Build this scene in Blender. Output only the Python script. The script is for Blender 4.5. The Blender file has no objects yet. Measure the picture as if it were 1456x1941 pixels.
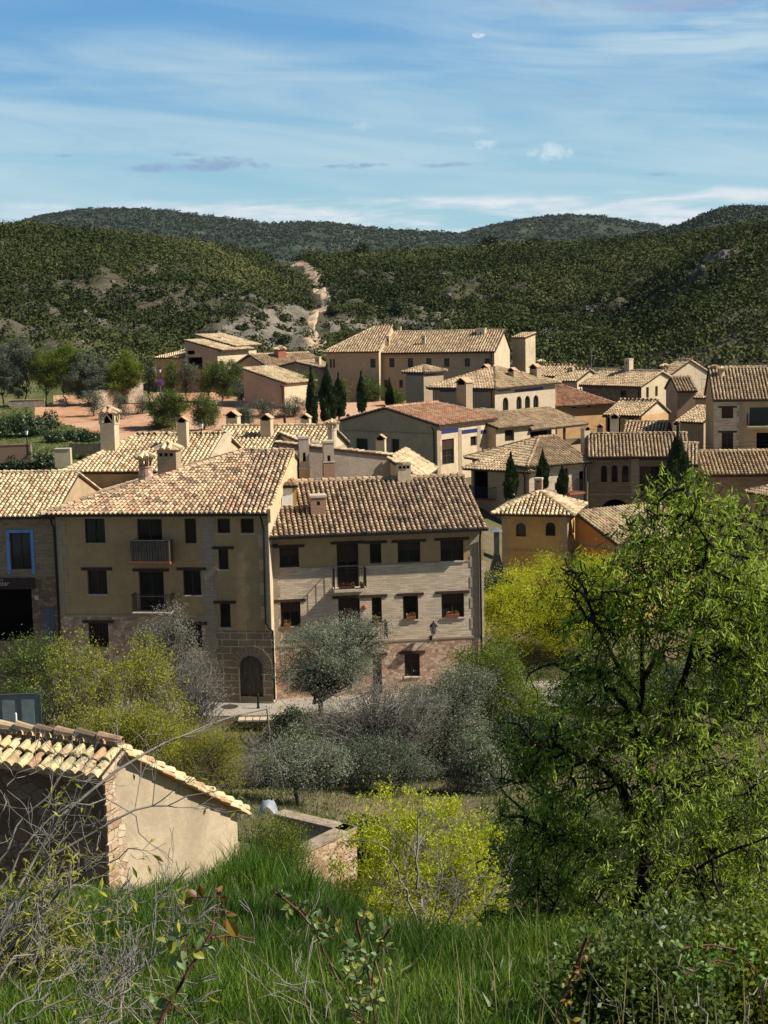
import bpy, math, random
import numpy as np
from mathutils import Matrix, Vector

# ------------------------------------------------------------------ camera, sky, sun, exposure
scene = bpy.context.scene
COL = scene.collection
F, CX, CY, CAMZ = 2800.0, 728.0, 970.5, 19.6
PITCH, ROLL = math.atan(370.5/2800), -0.021
CAMR = Matrix.Rotation(math.pi/2-PITCH, 3, 'X') @ Matrix.Rotation(ROLL, 3, 'Z')
camd = bpy.data.cameras.new('camera')
cam = bpy.data.objects.new('camera', camd); COL.objects.link(cam)
cam.matrix_world = Matrix.Translation((0, 0, CAMZ)) @ CAMR.to_4x4()
camd.sensor_fit = 'VERTICAL'; camd.sensor_height = 36.0; camd.lens = 36.0*F/1941.0
camd.clip_start = 0.1; camd.clip_end = 20000
scene.camera = cam
scene.view_settings.view_transform = 'Standard'
scene.view_settings.look = 'None'
scene.view_settings.exposure = 0.60
scene.view_settings.gamma = 1.0
SUN_EL, SUN_AZ = math.radians(43), math.radians(-9.0)   # azimuth from +X towards +Y
sd = bpy.data.lights.new('sun', 'SUN'); sd.energy = 5.0; sd.angle = math.radians(0.5); sd.color = (1.0, 0.93, 0.82)
so = bpy.data.objects.new('sun', sd); COL.objects.link(so)
sv = Vector((math.cos(SUN_EL)*math.cos(SUN_AZ), math.cos(SUN_EL)*math.sin(SUN_AZ), math.sin(SUN_EL)))
so.rotation_euler = (-sv).to_track_quat('-Z', 'Y').to_euler()
so.location = (60, 0, 90)

class NT:
    """small node-tree helper"""
    def __init__(s, tree): s.t = tree; s.n = tree.nodes; s.l = tree.links
    def new(s, typ, **kw):
        n = s.n.new(typ)
        for k, v in kw.items():
            if k in n.bl_rna.properties: setattr(n, k, v)
            else: s.set(n, k, v)
        return n
    def set(s, n, k, v):
        i = n.inputs[k] if not isinstance(k, str) or k in n.inputs else n.inputs[int(k[1:])]
        if isinstance(v, bpy.types.NodeSocket): s.l.new(v, i)
        else: i.default_value = v
    def math(s, op, a, b=None, c=None, clamp=False):
        n = s.n.new('ShaderNodeMath'); n.operation = op; n.use_clamp = clamp
        for i, v in enumerate((a, b, c)):
            if v is not None: s.set(n, i, v)
        return n.outputs[0]
    def mix(s, f, a, b, blend='MIX'):
        n = s.n.new('ShaderNodeMix'); n.data_type = 'RGBA'; n.blend_type = blend
        s.set(n, 0, f); s.set(n, 6, a if not isinstance(a, tuple) else (*a[:3], 1)); s.set(n, 7, b if not isinstance(b, tuple) else (*b[:3], 1))
        return n.outputs[2]
    def ramp(s, f, stops, interp='LINEAR'):
        n = s.n.new('ShaderNodeValToRGB'); n.color_ramp.interpolation = interp
        e = n.color_ramp.elements
        while len(e) < len(stops): e.new(0.5)
        for q, (p, c) in zip(e, stops):
            q.position = p; q.color = (c, c, c, 1) if isinstance(c, (int, float)) else (*c[:3], 1)
        s.l.new(f, n.inputs[0]); return n.outputs[0]
    def noise(s, vec, scale, detail=4, rough=0.55, dist=0.0):
        n = s.n.new('ShaderNodeTexNoise'); n.inputs['Scale'].default_value = scale; n.inputs['Detail'].default_value = detail
        n.inputs['Roughness'].default_value = rough; n.inputs['Distortion'].default_value = dist
        if vec is not None: s.l.new(vec, n.inputs['Vector'])
        return n.outputs[0]
    def sstep(s, v, lo, hi):
        n = s.n.new('ShaderNodeMapRange'); n.interpolation_type = 'SMOOTHSTEP'
        s.set(n, 0, v); n.inputs[1].default_value = lo; n.inputs[2].default_value = hi
        return n.outputs[0]

def make_world():
    w = bpy.data.worlds.new('World'); scene.world = w; w.use_nodes = True
    T = NT(w.node_tree); T.n.clear()
    sky = T.new('ShaderNodeTexSky'); sky.sky_type = 'NISHITA'; sky.sun_disc = False
    sky.sun_elevation = SUN_EL
    sky.sun_rotation = math.pi/2 - SUN_AZ
    sky.altitude = 700; sky.air_density = 1.0; sky.dust_density = 0.4; sky.ozone_density = 2.2
    tc = T.new('ShaderNodeTexCoord'); sep = T.new('ShaderNodeSeparateXYZ'); T.l.new(tc.outputs['Generated'], sep.inputs[0])
    yy = T.math('MAXIMUM', sep.outputs[1], 0.15)
    u = T.math('DIVIDE', sep.outputs[0], yy); v = T.math('SUBTRACT', T.math('DIVIDE', sep.outputs[2], yy), 0.045)
    def coord(su, sv_, ou=0.0, ov=0.0):
        c = T.new('ShaderNodeCombineXYZ')
        T.l.new(T.math('MULTIPLY_ADD', u, su, ou), c.inputs[0]); T.l.new(T.math('MULTIPLY_ADD', v, sv_, ov), c.inputs[1])
        return c.outputs[0]
    # cirrus veil: long thin streaks, slightly tilted
    tilt = T.math('MULTIPLY_ADD', u, 0.10, v)
    c = T.new('ShaderNodeCombineXYZ'); T.l.new(T.math('MULTIPLY', u, 3.0), c.inputs[0]); T.l.new(T.math('MULTIPLY', tilt, 17.0), c.inputs[1])
    n1 = T.noise(c.outputs[0], 1.0, 6, 0.55, 0.5)
    c2 = T.new('ShaderNodeCombineXYZ'); T.l.new(T.math('MULTIPLY_ADD', u, 5.0, 7.3), c2.inputs[0]); T.l.new(T.math('MULTIPLY', tilt, 42.0), c2.inputs[1])
    n2 = T.noise(c2.outputs[0], 1.0, 6, 0.62, 0.6)
    veil = T.math('MULTIPLY', T.sstep(T.math('MULTIPLY_ADD', n2, 0.5, T.math('MULTIPLY', n1, 0.5)), 0.36, 0.66), 0.72)
    # thinner veil low and top left
    band = T.math('MULTIPLY', T.sstep(v, 0.0, 0.07), 0.75)
    veil = T.math('MULTIPLY', veil, T.math('ADD', band, 0.25))
    up = T.math('MULTIPLY', T.sstep(v, 0.115, 0.16), T.sstep(T.math('MULTIPLY', u, -1.0), -0.10, 0.02))
    veil = T.math('MULTIPLY', veil, T.math('MULTIPLY_ADD', up, -0.72, 1.0))
    # streaks top right
    n3 = T.noise(coord(4.0, 30.0, 3.1, 1.7), 1.0, 7, 0.6, 0.4)
    tr = T.math('MULTIPLY', T.math('MULTIPLY', T.sstep(n3, 0.36, 0.62), T.sstep(v, 0.09, 0.13)), T.sstep(u, 0.04, 0.20))
    veil = T.math('MAXIMUM', veil, T.math('MULTIPLY', tr, 0.85))
    col = T.mix(veil, T.mix(T.sstep(v, 0.0, 0.17), (3.2, 5.9, 7.0), (0.95, 3.4, 6.6)), (6.0, 7.6, 8.1))
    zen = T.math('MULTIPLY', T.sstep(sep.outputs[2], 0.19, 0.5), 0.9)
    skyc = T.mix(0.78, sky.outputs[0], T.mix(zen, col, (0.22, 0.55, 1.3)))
    # horizon cumulus band (low, behind the mountains)
    nb = T.noise(coord(9.0, 75.0, 0.6, 0.0), 1.0, 8, 0.62, 0.5)
    nb2 = T.noise(coord(22.0, 110.0, 4.0, 2.0), 1.0, 6, 0.6, 0.2)
    top = T.math('MULTIPLY_ADD', T.noise(coord(6.0, 0.0, 5.2, 9.0), 1.0, 5, 0.6), 0.032, 0.018)
    mask = T.sstep(T.math('SUBTRACT', top, v), -0.002, 0.005)
    dens = T.math('MULTIPLY', mask, T.sstep(T.math('MULTIPLY_ADD', nb2, 0.45, T.math('MULTIPLY', nb, 0.9)), 0.54, 0.80))
    skyc = T.mix(T.math('MULTIPLY', dens, 0.95), skyc, T.mix(nb2, (4.9, 6.1, 7.4), (9.0, 9.0, 8.9)))
    # single clouds: (u, v, half width, half height, kind)
    def blob(u0, v0, hw, hh, colr, amt, ns=60.0, flat=2.6):
        du = T.math('DIVIDE', T.math('SUBTRACT', u, u0), hw); dv = T.math('DIVIDE', T.math('SUBTRACT', v, v0), hh)
        r = T.math('ADD', T.math('MULTIPLY', du, du), T.math('MULTIPLY', dv, dv))
        nn = T.noise(coord(2.2/hw, 2.2/hw*flat*0.6, u0*50, v0*90), 1.0, 7, 0.68, 0.4)
        m = T.sstep(T.math('ADD', T.math('SUBTRACT', 1.0, r), T.math('MULTIPLY', T.math('SUBTRACT', nn, 0.5), 4.6)), 0.0, 1.3)
        return T.mix(T.math('MULTIPLY', m, amt), skyc, colr)
    grey = (2.5, 3.6, 5.6); white = (6.3, 7.5, 8.3)
    for (px, py, hw, hh, colr, amt, ns, fl) in (
        (395, 318, 165, 10, grey, 0.85, 14, 4.0), (440, 306, 75, 9, grey, 0.8, 20, 4.0), (365, 295, 38, 5, grey, 0.7, 30, 5.0), (690, 316, 66, 6, grey, 0.75, 20, 5.0),
        (860, 314, 70, 6, grey, 0.7, 20, 5.0), (150, 297, 28, 3, grey, 0.7, 30, 5.0), (1250, 332, 40, 5, grey, 0.55, 30, 5.0),
        (1230, 18, 250, 20, (3.3, 4.2, 6.0), 0.85, 9, 4.0), (1050, 290, 48, 22, white, 0.75, 34, 1.5), (930, 276, 26, 9, white, 0.6, 50, 2.0),
        (920, 78, 13, 6, (7.5, 8.3, 9.0), 0.9, 70, 1.6), (705, 243, 26, 9, white, 0.35, 40, 2.0), (1100, 186, 80, 6, grey, 0.25, 20, 5.0), (890, 250, 70, 10, white, 0.25, 20, 3.0)):
        skyc = blob((px-728)/2800.0, (470-0.021*(px-728)-py)/2850.0 + 0.0, hw/2800.0, hh/2800.0, colr, amt, ns, fl)
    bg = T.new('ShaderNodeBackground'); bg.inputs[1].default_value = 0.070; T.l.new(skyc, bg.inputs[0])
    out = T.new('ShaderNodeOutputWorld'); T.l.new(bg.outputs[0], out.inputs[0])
make_world()

# ------------------------------------------------------------------ projection helpers (the photograph is 1456 x 1941)
CR = np.array(CAMR)
def ray(px, py): return CR @ np.array([(px-CX)/F, -(py-CY)/F, -1.0])
def P(px, py, Y):
    d = ray(px, py); return np.array([0, 0, CAMZ]) + d*(Y/d[1])
def proj(pts):
    q = (np.asarray(pts, float)-np.array([0, 0, CAMZ])) @ CR
    return CX-F*q[..., 0]/q[..., 2], CY+F*q[..., 1]/q[..., 2]
def PZ(px, z, Y):
    """point at column px, depth Y and height z"""
    lo, hi = -4000, 6000
    for _ in range(50):
        m = (lo+hi)/2
        if P(px, m, Y)[2] > z: lo = m
        else: hi = m
    return P(px, (lo+hi)/2, Y)
rs = np.random.RandomState(7)
random.seed(7)
def ss(x, a, b):
    t = np.clip((np.asarray(x, float)-a)/(b-a), 0, 1); return t*t*(3-2*t)

# ------------------------------------------------------------------ smooth value noise for the ground
_tab = rs.rand(256, 256)
def vnoise(x, y):
    x = np.asarray(x, float); y = np.asarray(y, float)
    xi = np.floor(x).astype(int); yi = np.floor(y).astype(int); fx = x-xi; fy = y-yi
    fx = fx*fx*(3-2*fx); fy = fy*fy*(3-2*fy)
    a = _tab[xi % 256, yi % 256]; b = _tab[(xi+1) % 256, yi % 256]; c = _tab[xi % 256, (yi+1) % 256]; d = _tab[(xi+1) % 256, (yi+1) % 256]
    return (a*(1-fx)+b*fx)*(1-fy)+(c*(1-fx)+d*fx)*fy-0.5
def fbm(x, y, o=4):
    s = 0; k = 1.0; f = 1.0
    for i in range(o):
        s = s+k*vnoise(x*f+17*i, y*f+31*i); k *= 0.5; f *= 2.03
    return s

# ------------------------------------------------------------------ meshes
def tag(o, label=None, cat=None, group=None, kind=None):
    for k, v in (('label', label), ('category', cat), ('group', group), ('kind', kind)):
        if v: o[k] = v
    return o
def empty(name, loc=(0, 0, 0), rz=0.0, label=None, cat=None, group=None):
    o = bpy.data.objects.new(name, None); COL.objects.link(o); o.location = [float(q) for q in loc]; o.rotation_euler = (0, 0, rz)
    o.empty_display_size = 0.2
    return tag(o, label, cat, group)
def mk(name, V, Q, mats, midx=None, tint=None, parent=None, smooth=False, uv=False, T3=None):
    """mesh from numpy quads Q (M,4) and optional triangles T3 (K,3)"""
    V = np.ascontiguousarray(V, dtype=np.float32).reshape(-1, 3)
    Q = np.asarray(Q, dtype=np.int32).reshape(-1, 4)
    tot = [np.full(len(Q), 4, np.int32)]; li = [Q.ravel()]
    if T3 is not None and len(T3):
        T3 = np.asarray(T3, np.int32).reshape(-1, 3); tot.append(np.full(len(T3), 3, np.int32)); li.append(T3.ravel())
    tot = np.concatenate(tot); li = np.concatenate(li)
    me = bpy.data.meshes.new(name)
    me.vertices.add(len(V)); me.vertices.foreach_set('co', V.ravel())
    me.loops.add(len(li)); me.loops.foreach_set('vertex_index', li)
    st = np.concatenate([[0], np.cumsum(tot)[:-1]]).astype(np.int32)
    me.polygons.add(len(tot)); me.polygons.foreach_set('loop_start', st); me.polygons.foreach_set('loop_total', tot)
    if midx is not None: me.polygons.foreach_set('material_index', np.asarray(midx, np.int32))
    me.polygons.foreach_set('use_smooth', np.full(len(tot), smooth))
    for m in (mats if isinstance(mats, (list, tuple)) else [mats]): me.materials.append(m)
    if tint is not None:
        a = me.attributes.new('tint', 'FLOAT', 'FACE'); a.data.foreach_set('value', np.asarray(tint, np.float32))
    me.update(calc_edges=True); me.validate()
    if uv: boxuv(me)
    o = bpy.data.objects.new(name, me); COL.objects.link(o)
    if parent is not None: o.parent = parent
    return o
def boxuv(me):
    n = len(me.polygons); L = len(me.loops)
    nor = np.zeros(n*3, np.float32); me.polygons.foreach_get('normal', nor); nor = np.abs(nor.reshape(-1, 3))
    tot = np.zeros(n, np.int32); me.polygons.foreach_get('loop_total', tot)
    vi = np.zeros(L, np.int32); me.loops.foreach_get('vertex_index', vi)
    co = np.zeros(len(me.vertices)*3, np.float32); me.vertices.foreach_get('co', co); co = co.reshape(-1, 3)
    ln = np.repeat(nor, tot, axis=0); c = co[vi]
    k = np.where(ln[:, 2] > 0.8, 2, np.where(ln[:, 0] > ln[:, 1], 0, 1))
    uvv = np.where((k == 2)[:, None], c[:, :2], np.where((k == 0)[:, None], c[:, [1, 2]], c[:, [0, 2]]))
    l = me.uv_layers.new(name='UVMap'); l.data.foreach_set('uv', uvv.astype(np.float32).ravel())

class MB:
    """collects polygons, links them as one object"""
    def __init__(s): s.v = []; s.f = []; s.m = []; s.t = []
    def poly(s, pts, m=0, t=0.5):
        b = len(s.v); s.v += [tuple(map(float, p)) for p in pts]; s.f.append(tuple(range(b, b+len(pts)))); s.m.append(m); s.t.append(t)
    def hexa(s, c, m=0, t=0.5):
        """8 corners: bottom 0-3 counter-clockwise, top 4-7"""
        b = len(s.v); s.v += [tuple(map(float, p)) for p in c]
        for f in ((3, 2, 1, 0), (4, 5, 6, 7), (0, 1, 5, 4), (1, 2, 6, 5), (2, 3, 7, 6), (3, 0, 4, 7)):
            s.f.append(tuple(b+i for i in f)); s.m.append(m); s.t.append(t)
    def box(s, x0, x1, y0, y1, z0, z1, m=0, t=0.5):
        s.hexa([(x0, y0, z0), (x1, y0, z0), (x1, y1, z0), (x0, y1, z0), (x0, y0, z1), (x1, y0, z1), (x1, y1, z1), (x0, y1, z1)], m, t)
    def bar(s, a, b, w, h=None, m=0):
        a = Vector(a); b = Vector(b); d = (b-a).normalized(); h = h or w
        up = Vector((0, 0, 1)) if abs(d.z) < 0.9 else Vector((0, 1, 0))
        x = d.cross(up).normalized()*w/2; y = d.cross(x).normalized()*h/2
        s.hexa([a-x-y, a+x-y, a+x+y, a-x+y, b-x-y, b+x-y, b+x+y, b-x+y], m)
    def tube(s, pts, rad, n=6, m=0, cap=True):
        pts = [Vector(p) for p in pts]; rings = []
        if not hasattr(rad, '__len__'): rad = [rad]*len(pts)
        for i, p in enumerate(pts):
            d = (pts[min(i+1, len(pts)-1)]-pts[max(i-1, 0)]).normalized()
            up = Vector((0, 0, 1)) if abs(d.z) < 0.9 else Vector((0, 1, 0))
            x = d.cross(up).normalized(); y = x.cross(d).normalized()
            b = len(s.v); rings.append(b)
            for k in range(n):
                a = 2*math.pi*k/n; s.v.append(tuple(p+x*math.cos(a)*rad[i]+y*math.sin(a)*rad[i]))
        for i in range(len(rings)-1):
            for k in range(n):
                k2 = (k+1) % n; s.f.append((rings[i]+k, rings[i]+k2, rings[i+1]+k2, rings[i+1]+k)); s.m.append(m); s.t.append(0.5)
        if cap:
            s.f.append(tuple(rings[0]+k for k in range(n))[::-1]); s.m.append(m); s.t.append(0.5)
            s.f.append(tuple(rings[-1]+k for k in range(n))); s.m.append(m); s.t.append(0.5)
    def lathe(s, c, prof, n=12, m=0):
        """prof: (radius, z) list round the vertical axis through c"""
        b = len(s.v)
        for r, z in prof:
            for k in range(n):
                a = 2*math.pi*k/n; s.v.append((c[0]+r*math.cos(a), c[1]+r*math.sin(a), c[2]+z))
        for i in range(len(prof)-1):
            for k in range(n):
                k2 = (k+1) % n; s.f.append((b+i*n+k, b+i*n+k2, b+(i+1)*n+k2, b+(i+1)*n+k)); s.m.append(m); s.t.append(0.5)
    def add(s, V, Q, m=0, tint=None):
        b = len(s.v); s.v += [tuple(p) for p in np.asarray(V, float).reshape(-1, 3).tolist()]
        q = (np.asarray(Q)+b).tolist(); s.f += [tuple(x) for x in q]; s.m += [m]*len(q)
        s.t += (list(tint) if tint is not None else [0.5]*len(q))
    def build(s, name, mats, parent=None, smooth=False, uv=True):
        me = bpy.data.meshes.new(name); me.from_pydata(s.v, [], s.f)
        for m in (mats if isinstance(mats, (list, tuple)) else [mats]): me.materials.append(m)
        me.polygons.foreach_set('material_index', np.array(s.m, np.int32))
        me.polygons.foreach_set('use_smooth', np.full(len(s.f), smooth))
        a = me.attributes.new('tint', 'FLOAT', 'FACE'); a.data.foreach_set('value', np.array(s.t, np.float32))
        me.update(calc_edges=True)
        if uv: boxuv(me)
        o = bpy.data.objects.new(name, me); COL.objects.link(o)
        if parent is not None: o.parent = parent
        return o

# ------------------------------------------------------------------ materials
MATS = {}
def mat(name, fn, rough=0.9, spec=0.2, **kw):
    if name in MATS: return MATS[name]
    m = bpy.data.materials.new(name); m.use_nodes = True; T = NT(m.node_tree); T.n.clear()
    b = T.new('ShaderNodeBsdfPrincipled'); b.inputs['Roughness'].default_value = rough; b.inputs['Specular IOR Level'].default_value = spec
    for k, v in kw.items(): b.inputs[k.replace('_', ' ')].default_value = v
    o = T.new('ShaderNodeOutputMaterial'); T.l.new(b.outputs[0], o.inputs[0])
    r = fn(T, b)
    c, h, dist = r if isinstance(r, tuple) and len(r) == 3 and isinstance(r[1], (bpy.types.NodeSocket, type(None))) else (r, None, 0)
    if isinstance(c, tuple): b.inputs['Base Color'].default_value = (*c[:3], 1)
    else: T.l.new(c, b.inputs['Base Color'])
    if h is not None:
        bp = T.new('ShaderNodeBump'); bp.inputs['Distance'].default_value = dist; bp.inputs['Strength'].default_value = 0.8
        T.l.new(h, bp.inputs['Height']); T.l.new(bp.outputs[0], b.inputs['Normal'])
    MATS[name] = m; return m
def pos(T):
    g = T.new('ShaderNodeNewGeometry'); return g.outputs['Position']
def uvn(T): return T.new('ShaderNodeTexCoord').outputs['UV']
def mulc(T, c, f): return T.mix(1.0, c, f, 'MULTIPLY')
def scal(c, k): return tuple(q*k for q in c)

def plaster(name, c, var=0.25, stain=0.35, dirt=(0.20, 0.16, 0.12)):
    def fn(T, b):
        p = pos(T); n = T.noise(p, 0.55, 6, 0.62, 0.3); n2 = T.noise(p, 9.0, 5, 0.6)
        base = T.mix(T.ramp(n, [(0.3, 0.0), (0.7, 1.0)]), scal(c, 1-var*0.7), scal(c, 1+var*0.4))
        s = T.new('ShaderNodeMapping'); T.l.new(p, s.inputs[0]); s.inputs['Scale'].default_value = (2.2, 2.2, 0.28)
        st = T.sstep(T.noise(s.outputs[0], 1.0, 6, 0.65), 0.52, 0.78)
        base = T.mix(T.math('MULTIPLY', st, stain), base, dirt)
        base = T.mix(T.math('MULTIPLY', T.sstep(n2, 0.42, 0.75), 0.35), base, scal(c, 0.72))
        n4 = T.noise(p, 2.1, 7, 0.7, 0.8); base = T.mix(T.math('MULTIPLY', T.sstep(n4, 0.46, 0.62), 0.15+stain*0.6), base, tuple(q*0.6+w*0.25 for q, w in zip(c, dirt)))
        base = T.mix(T.math('MULTIPLY', T.sstep(n4, 0.54, 0.36), 0.25), base, scal(c, 1.12))
        return base, n2, 0.02
    return mat(name, fn)
def brick(name, c1, c2, mortar, w=0.26, h=0.075, ms=0.012, bias=0.0, stain=0.4, off=0.5, wob=0.0):
    def fn(T, b):
        u = uvn(T)
        if wob:
            nz = T.new('ShaderNodeTexNoise'); nz.inputs['Scale'].default_value = 2.2; T.l.new(u, nz.inputs['Vector'])
            vm = T.new('ShaderNodeVectorMath'); vm.operation = 'MULTIPLY_ADD'; T.l.new(nz.outputs['Color'], vm.inputs[0]); vm.inputs[1].default_value = (wob, wob, 0); T.l.new(u, vm.inputs[2]); u2 = vm.outputs[0]
        else: u2 = u
        t = T.new('ShaderNodeTexBrick'); T.l.new(u2, t.inputs['Vector']); t.inputs['Scale'].default_value = 1.0
        t.inputs['Brick Width'].default_value = w; t.inputs['Row Height'].default_value = h; t.inputs['Mortar Size'].default_value = ms
        t.inputs['Mortar Smooth'].default_value = 0.3; t.inputs['Bias'].default_value = bias; t.offset = off
        t.inputs['Color1'].default_value = (*c1, 1); t.inputs['Color2'].default_value = (*c2, 1); t.inputs['Mortar'].default_value = (*mortar, 1)
        p = pos(T); n = T.noise(p, 0.8, 6, 0.65); n2 = T.noise(p, 14.0, 4, 0.6)
        # course-long tone changes, as in hand laid brick
        mp = T.new('ShaderNodeMapping'); T.l.new(u, mp.inputs[0]); mp.inputs['Scale'].default_value = (0.5, 0.72/h, 1)
        n3 = T.noise(mp.outputs[0], 1.0, 4, 0.7)
        c = T.mix(T.math('MULTIPLY', T.sstep(n3, 0.45, 0.75), 0.22), t.outputs[0], scal(c2, 0.62))
        c = T.mix(T.math('MULTIPLY', T.sstep(n, 0.45, 0.8), stain), c, scal(mortar, 0.6))
        c = T.mix(T.math('MULTIPLY', T.sstep(n2, 0.45, 0.8), 0.4), c, scal(c1, 0.7))
        hh = T.math('MULTIPLY_ADD', n2, 0.4, T.math('SUBTRACT', 1.0, t.outputs[1]))
        return c, hh, 0.015
    return mat(name, fn)
def rubble(name, cols, mortar, scale=3.2, ms=0.09, asp=1.5):
    def fn(T, b):
        mp = T.new('ShaderNodeMapping'); T.l.new(uvn(T), mp.inputs[0]); mp.inputs['Scale'].default_value = (1, asp, 1)
        nz = T.new('ShaderNodeTexNoise'); nz.inputs['Scale'].default_value = 3.0; T.l.new(mp.outputs[0], nz.inputs['Vector'])
        vm = T.new('ShaderNodeVectorMath'); vm.operation = 'MULTIPLY_ADD'; T.l.new(nz.outputs['Color'], vm.inputs[0]); vm.inputs[1].default_value = (0.12, 0.12, 0); T.l.new(mp.outputs[0], vm.inputs[2])
        v = T.new('ShaderNodeTexVoronoi', voronoi_dimensions='2D'); v.inputs['Scale'].default_value = scale; T.l.new(vm.outputs[0], v.inputs['Vector'])
        e = T.new('ShaderNodeTexVoronoi', voronoi_dimensions='2D', feature='DISTANCE_TO_EDGE'); e.inputs['Scale'].default_value = scale; T.l.new(vm.outputs[0], e.inputs['Vector'])
        sx = T.new('ShaderNodeSeparateColor'); T.l.new(v.outputs['Color'], sx.inputs[0])
        st = [(i/len(cols), c) for i, c in enumerate(cols)]
        c = T.ramp(sx.outputs[0], st, 'CONSTANT')
        n2 = T.noise(pos(T), 11.0, 5, 0.65)
        c = T.mix(T.math('MULTIPLY', T.sstep(n2, 0.4, 0.75), 0.45), c, scal(cols[0], 0.55))
        ed = T.sstep(e.outputs[0], ms*0.3, ms)
        c = T.mix(ed, mortar, c)
        return c, T.math('MULTIPLY_ADD', n2, 0.35, ed), 0.04
    return mat(name, fn)
def tiles_mat(name, cols, lichen=0.5, hue=1.0):
    def fn(T, b):
        a = T.new('ShaderNodeAttribute'); a.attribute_name = 'tint'
        c = T.ramp(a.outputs['Fac'], [(i/len(cols), q) for i, q in enumerate(cols)], 'CONSTANT')
        p = pos(T); n = T.noise(p, 7.0, 6, 0.7); n2 = T.noise(p, 0.6, 5, 0.6); n3 = T.noise(p, 28.0, 4, 0.6)
        c = T.mix(T.math('MULTIPLY', T.sstep(T.math('MULTIPLY_ADD', n2, 0.5, T.math('MULTIPLY', n, 0.6)), 0.50, 0.68), lichen), c, (0.075, 0.062, 0.045))
        c = T.mix(T.math('MULTIPLY', T.sstep(n3, 0.5, 0.8), 0.4), c, (0.10, 0.075, 0.05))
        c = T.mix(T.math('MULTIPLY', T.sstep(n, 0.56, 0.75), 0.25), c, (0.56, 0.42, 0.24))
        return c, n3, 0.01
    return mat(name, fn, 0.95, 0.1)
def plain(name, c, rough=0.8, metal=0.0, spec=0.3, var=0.25, sc=6.0):
    def fn(T, b):
        n = T.noise(pos(T), sc, 5, 0.6)
        return T.mix(T.ramp(n, [(0.3, 0.0), (0.7, 1.0)]), scal(c, 1-var), scal(c, 1+var)), n, 0.004
    return mat(name, fn, rough, spec, Metallic=metal)
def wood(name, c):
    def fn(T, b):
        mp = T.new('ShaderNodeMapping'); T.l.new(uvn(T), mp.inputs[0]); mp.inputs['Scale'].default_value = (18, 1.2, 1)
        n = T.noise(mp.outputs[0], 1.0, 5, 0.65, 0.5)
        return T.mix(T.ramp(n, [(0.35, 0.0), (0.65, 1.0)]), scal(c, 0.55), scal(c, 1.35)), n, 0.01
    return mat(name, fn, 0.75)
def leafm(name, cols, trans=0.35, gloss=0.35, rough=0.45):
    """leaf colour by the per-face tint; a part of the light passes through"""
    if name in MATS: return MATS[name]
    m = bpy.data.materials.new(name); m.use_nodes = True; T = NT(m.node_tree); T.n.clear()
    a = T.new('ShaderNodeAttribute'); a.attribute_name = 'tint'
    c = T.ramp(a.outputs['Fac'], [(i/max(1, len(cols)-1), q) for i, q in enumerate(cols)])
    b = T.new('ShaderNodeBsdfPrincipled'); b.inputs['Roughness'].default_value = rough; b.inputs['Specular IOR Level'].default_value = gloss
    T.l.new(c, b.inputs['Base Color'])
    t = T.new('ShaderNodeBsdfTranslucent'); T.l.new(T.mix(1.0, c, (1.15, 1.15, 0.65), 'MULTIPLY'), t.inputs[0])
    mx = T.new('ShaderNodeMixShader'); mx.inputs[0].default_value = trans; T.l.new(b.outputs[0], mx.inputs[1]); T.l.new(t.outputs[0], mx.inputs[2])
    o = T.new('ShaderNodeOutputMaterial'); T.l.new(mx.outputs[0], o.inputs[0]); MATS[name] = m; return m

OCHRE = plaster('ochre plaster', (0.42, 0.28, 0.14), 0.2, 0.38, (0.22, 0.15, 0.08))
GOLD = plaster('golden plaster', (0.50, 0.315, 0.115), 0.3, 0.4)
ORANGE = plaster('orange plaster', (0.52, 0.235, 0.075), 0.3, 0.4)
CREAM = plaster('cream plaster', (0.58, 0.46, 0.30), 0.3, 0.42)
SAND = plaster('sand plaster', (0.44, 0.32, 0.19), 0.3, 0.45)
ROSE = plaster('rose sand plaster', (0.40, 0.285, 0.19), 0.3, 0.45)
GREYP = plaster('weathered grey plaster', (0.40, 0.33, 0.26), 0.4, 0.5)
MUD = plaster('old mud plaster', (0.44, 0.355, 0.24), 0.5, 0.75, (0.30, 0.20, 0.11))
APRICOT = plaster('apricot plaster', (0.54, 0.33, 0.15), 0.25, 0.4)
BRK = brick('buff thin brick', (0.72, 0.58, 0.42), (0.46, 0.35, 0.24), (0.50, 0.40, 0.29), 0.46, 0.092, 0.013)
BRKD = brick('brown thin brick', (0.34, 0.24, 0.145), (0.20, 0.14, 0.085), (0.22, 0.17, 0.115), 0.42, 0.10, 0.014)
BRKS = brick('sand brick', (0.42, 0.31, 0.19), (0.34, 0.24, 0.145), (0.42, 0.34, 0.24), 0.35, 0.10, 0.016)
BRKR = brick('red brick', (0.32, 0.16, 0.10), (0.24, 0.13, 0.085), (0.38, 0.29, 0.2), 0.26, 0.075, 0.016)
QUOIN = brick('pale brick quoins', (0.44, 0.35, 0.24), (0.35, 0.27, 0.18), (0.32, 0.26, 0.19), 0.35, 0.085, 0.012)
ASHLAR = brick('cut stone blocks', (0.29, 0.205, 0.12), (0.22, 0.155, 0.085), (0.56, 0.48, 0.36), 0.86, 0.36, 0.022, 0.0, 0.25, 0.5, 0.03)
PINKST = rubble('pink rubble stone', [(0.46, 0.27, 0.18), (0.58, 0.40, 0.28), (0.34, 0.20, 0.14), (0.62, 0.48, 0.36), (0.50, 0.29, 0.19)], (0.46, 0.36, 0.26), 4.6, 0.07, 1.4)
BROWNST = rubble('brown rubble stone', [(0.20, 0.12, 0.08), (0.26, 0.17, 0.11), (0.16, 0.10, 0.07), (0.28, 0.20, 0.14)], (0.18, 0.14, 0.10), 3.8, 0.07, 1.4)
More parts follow.
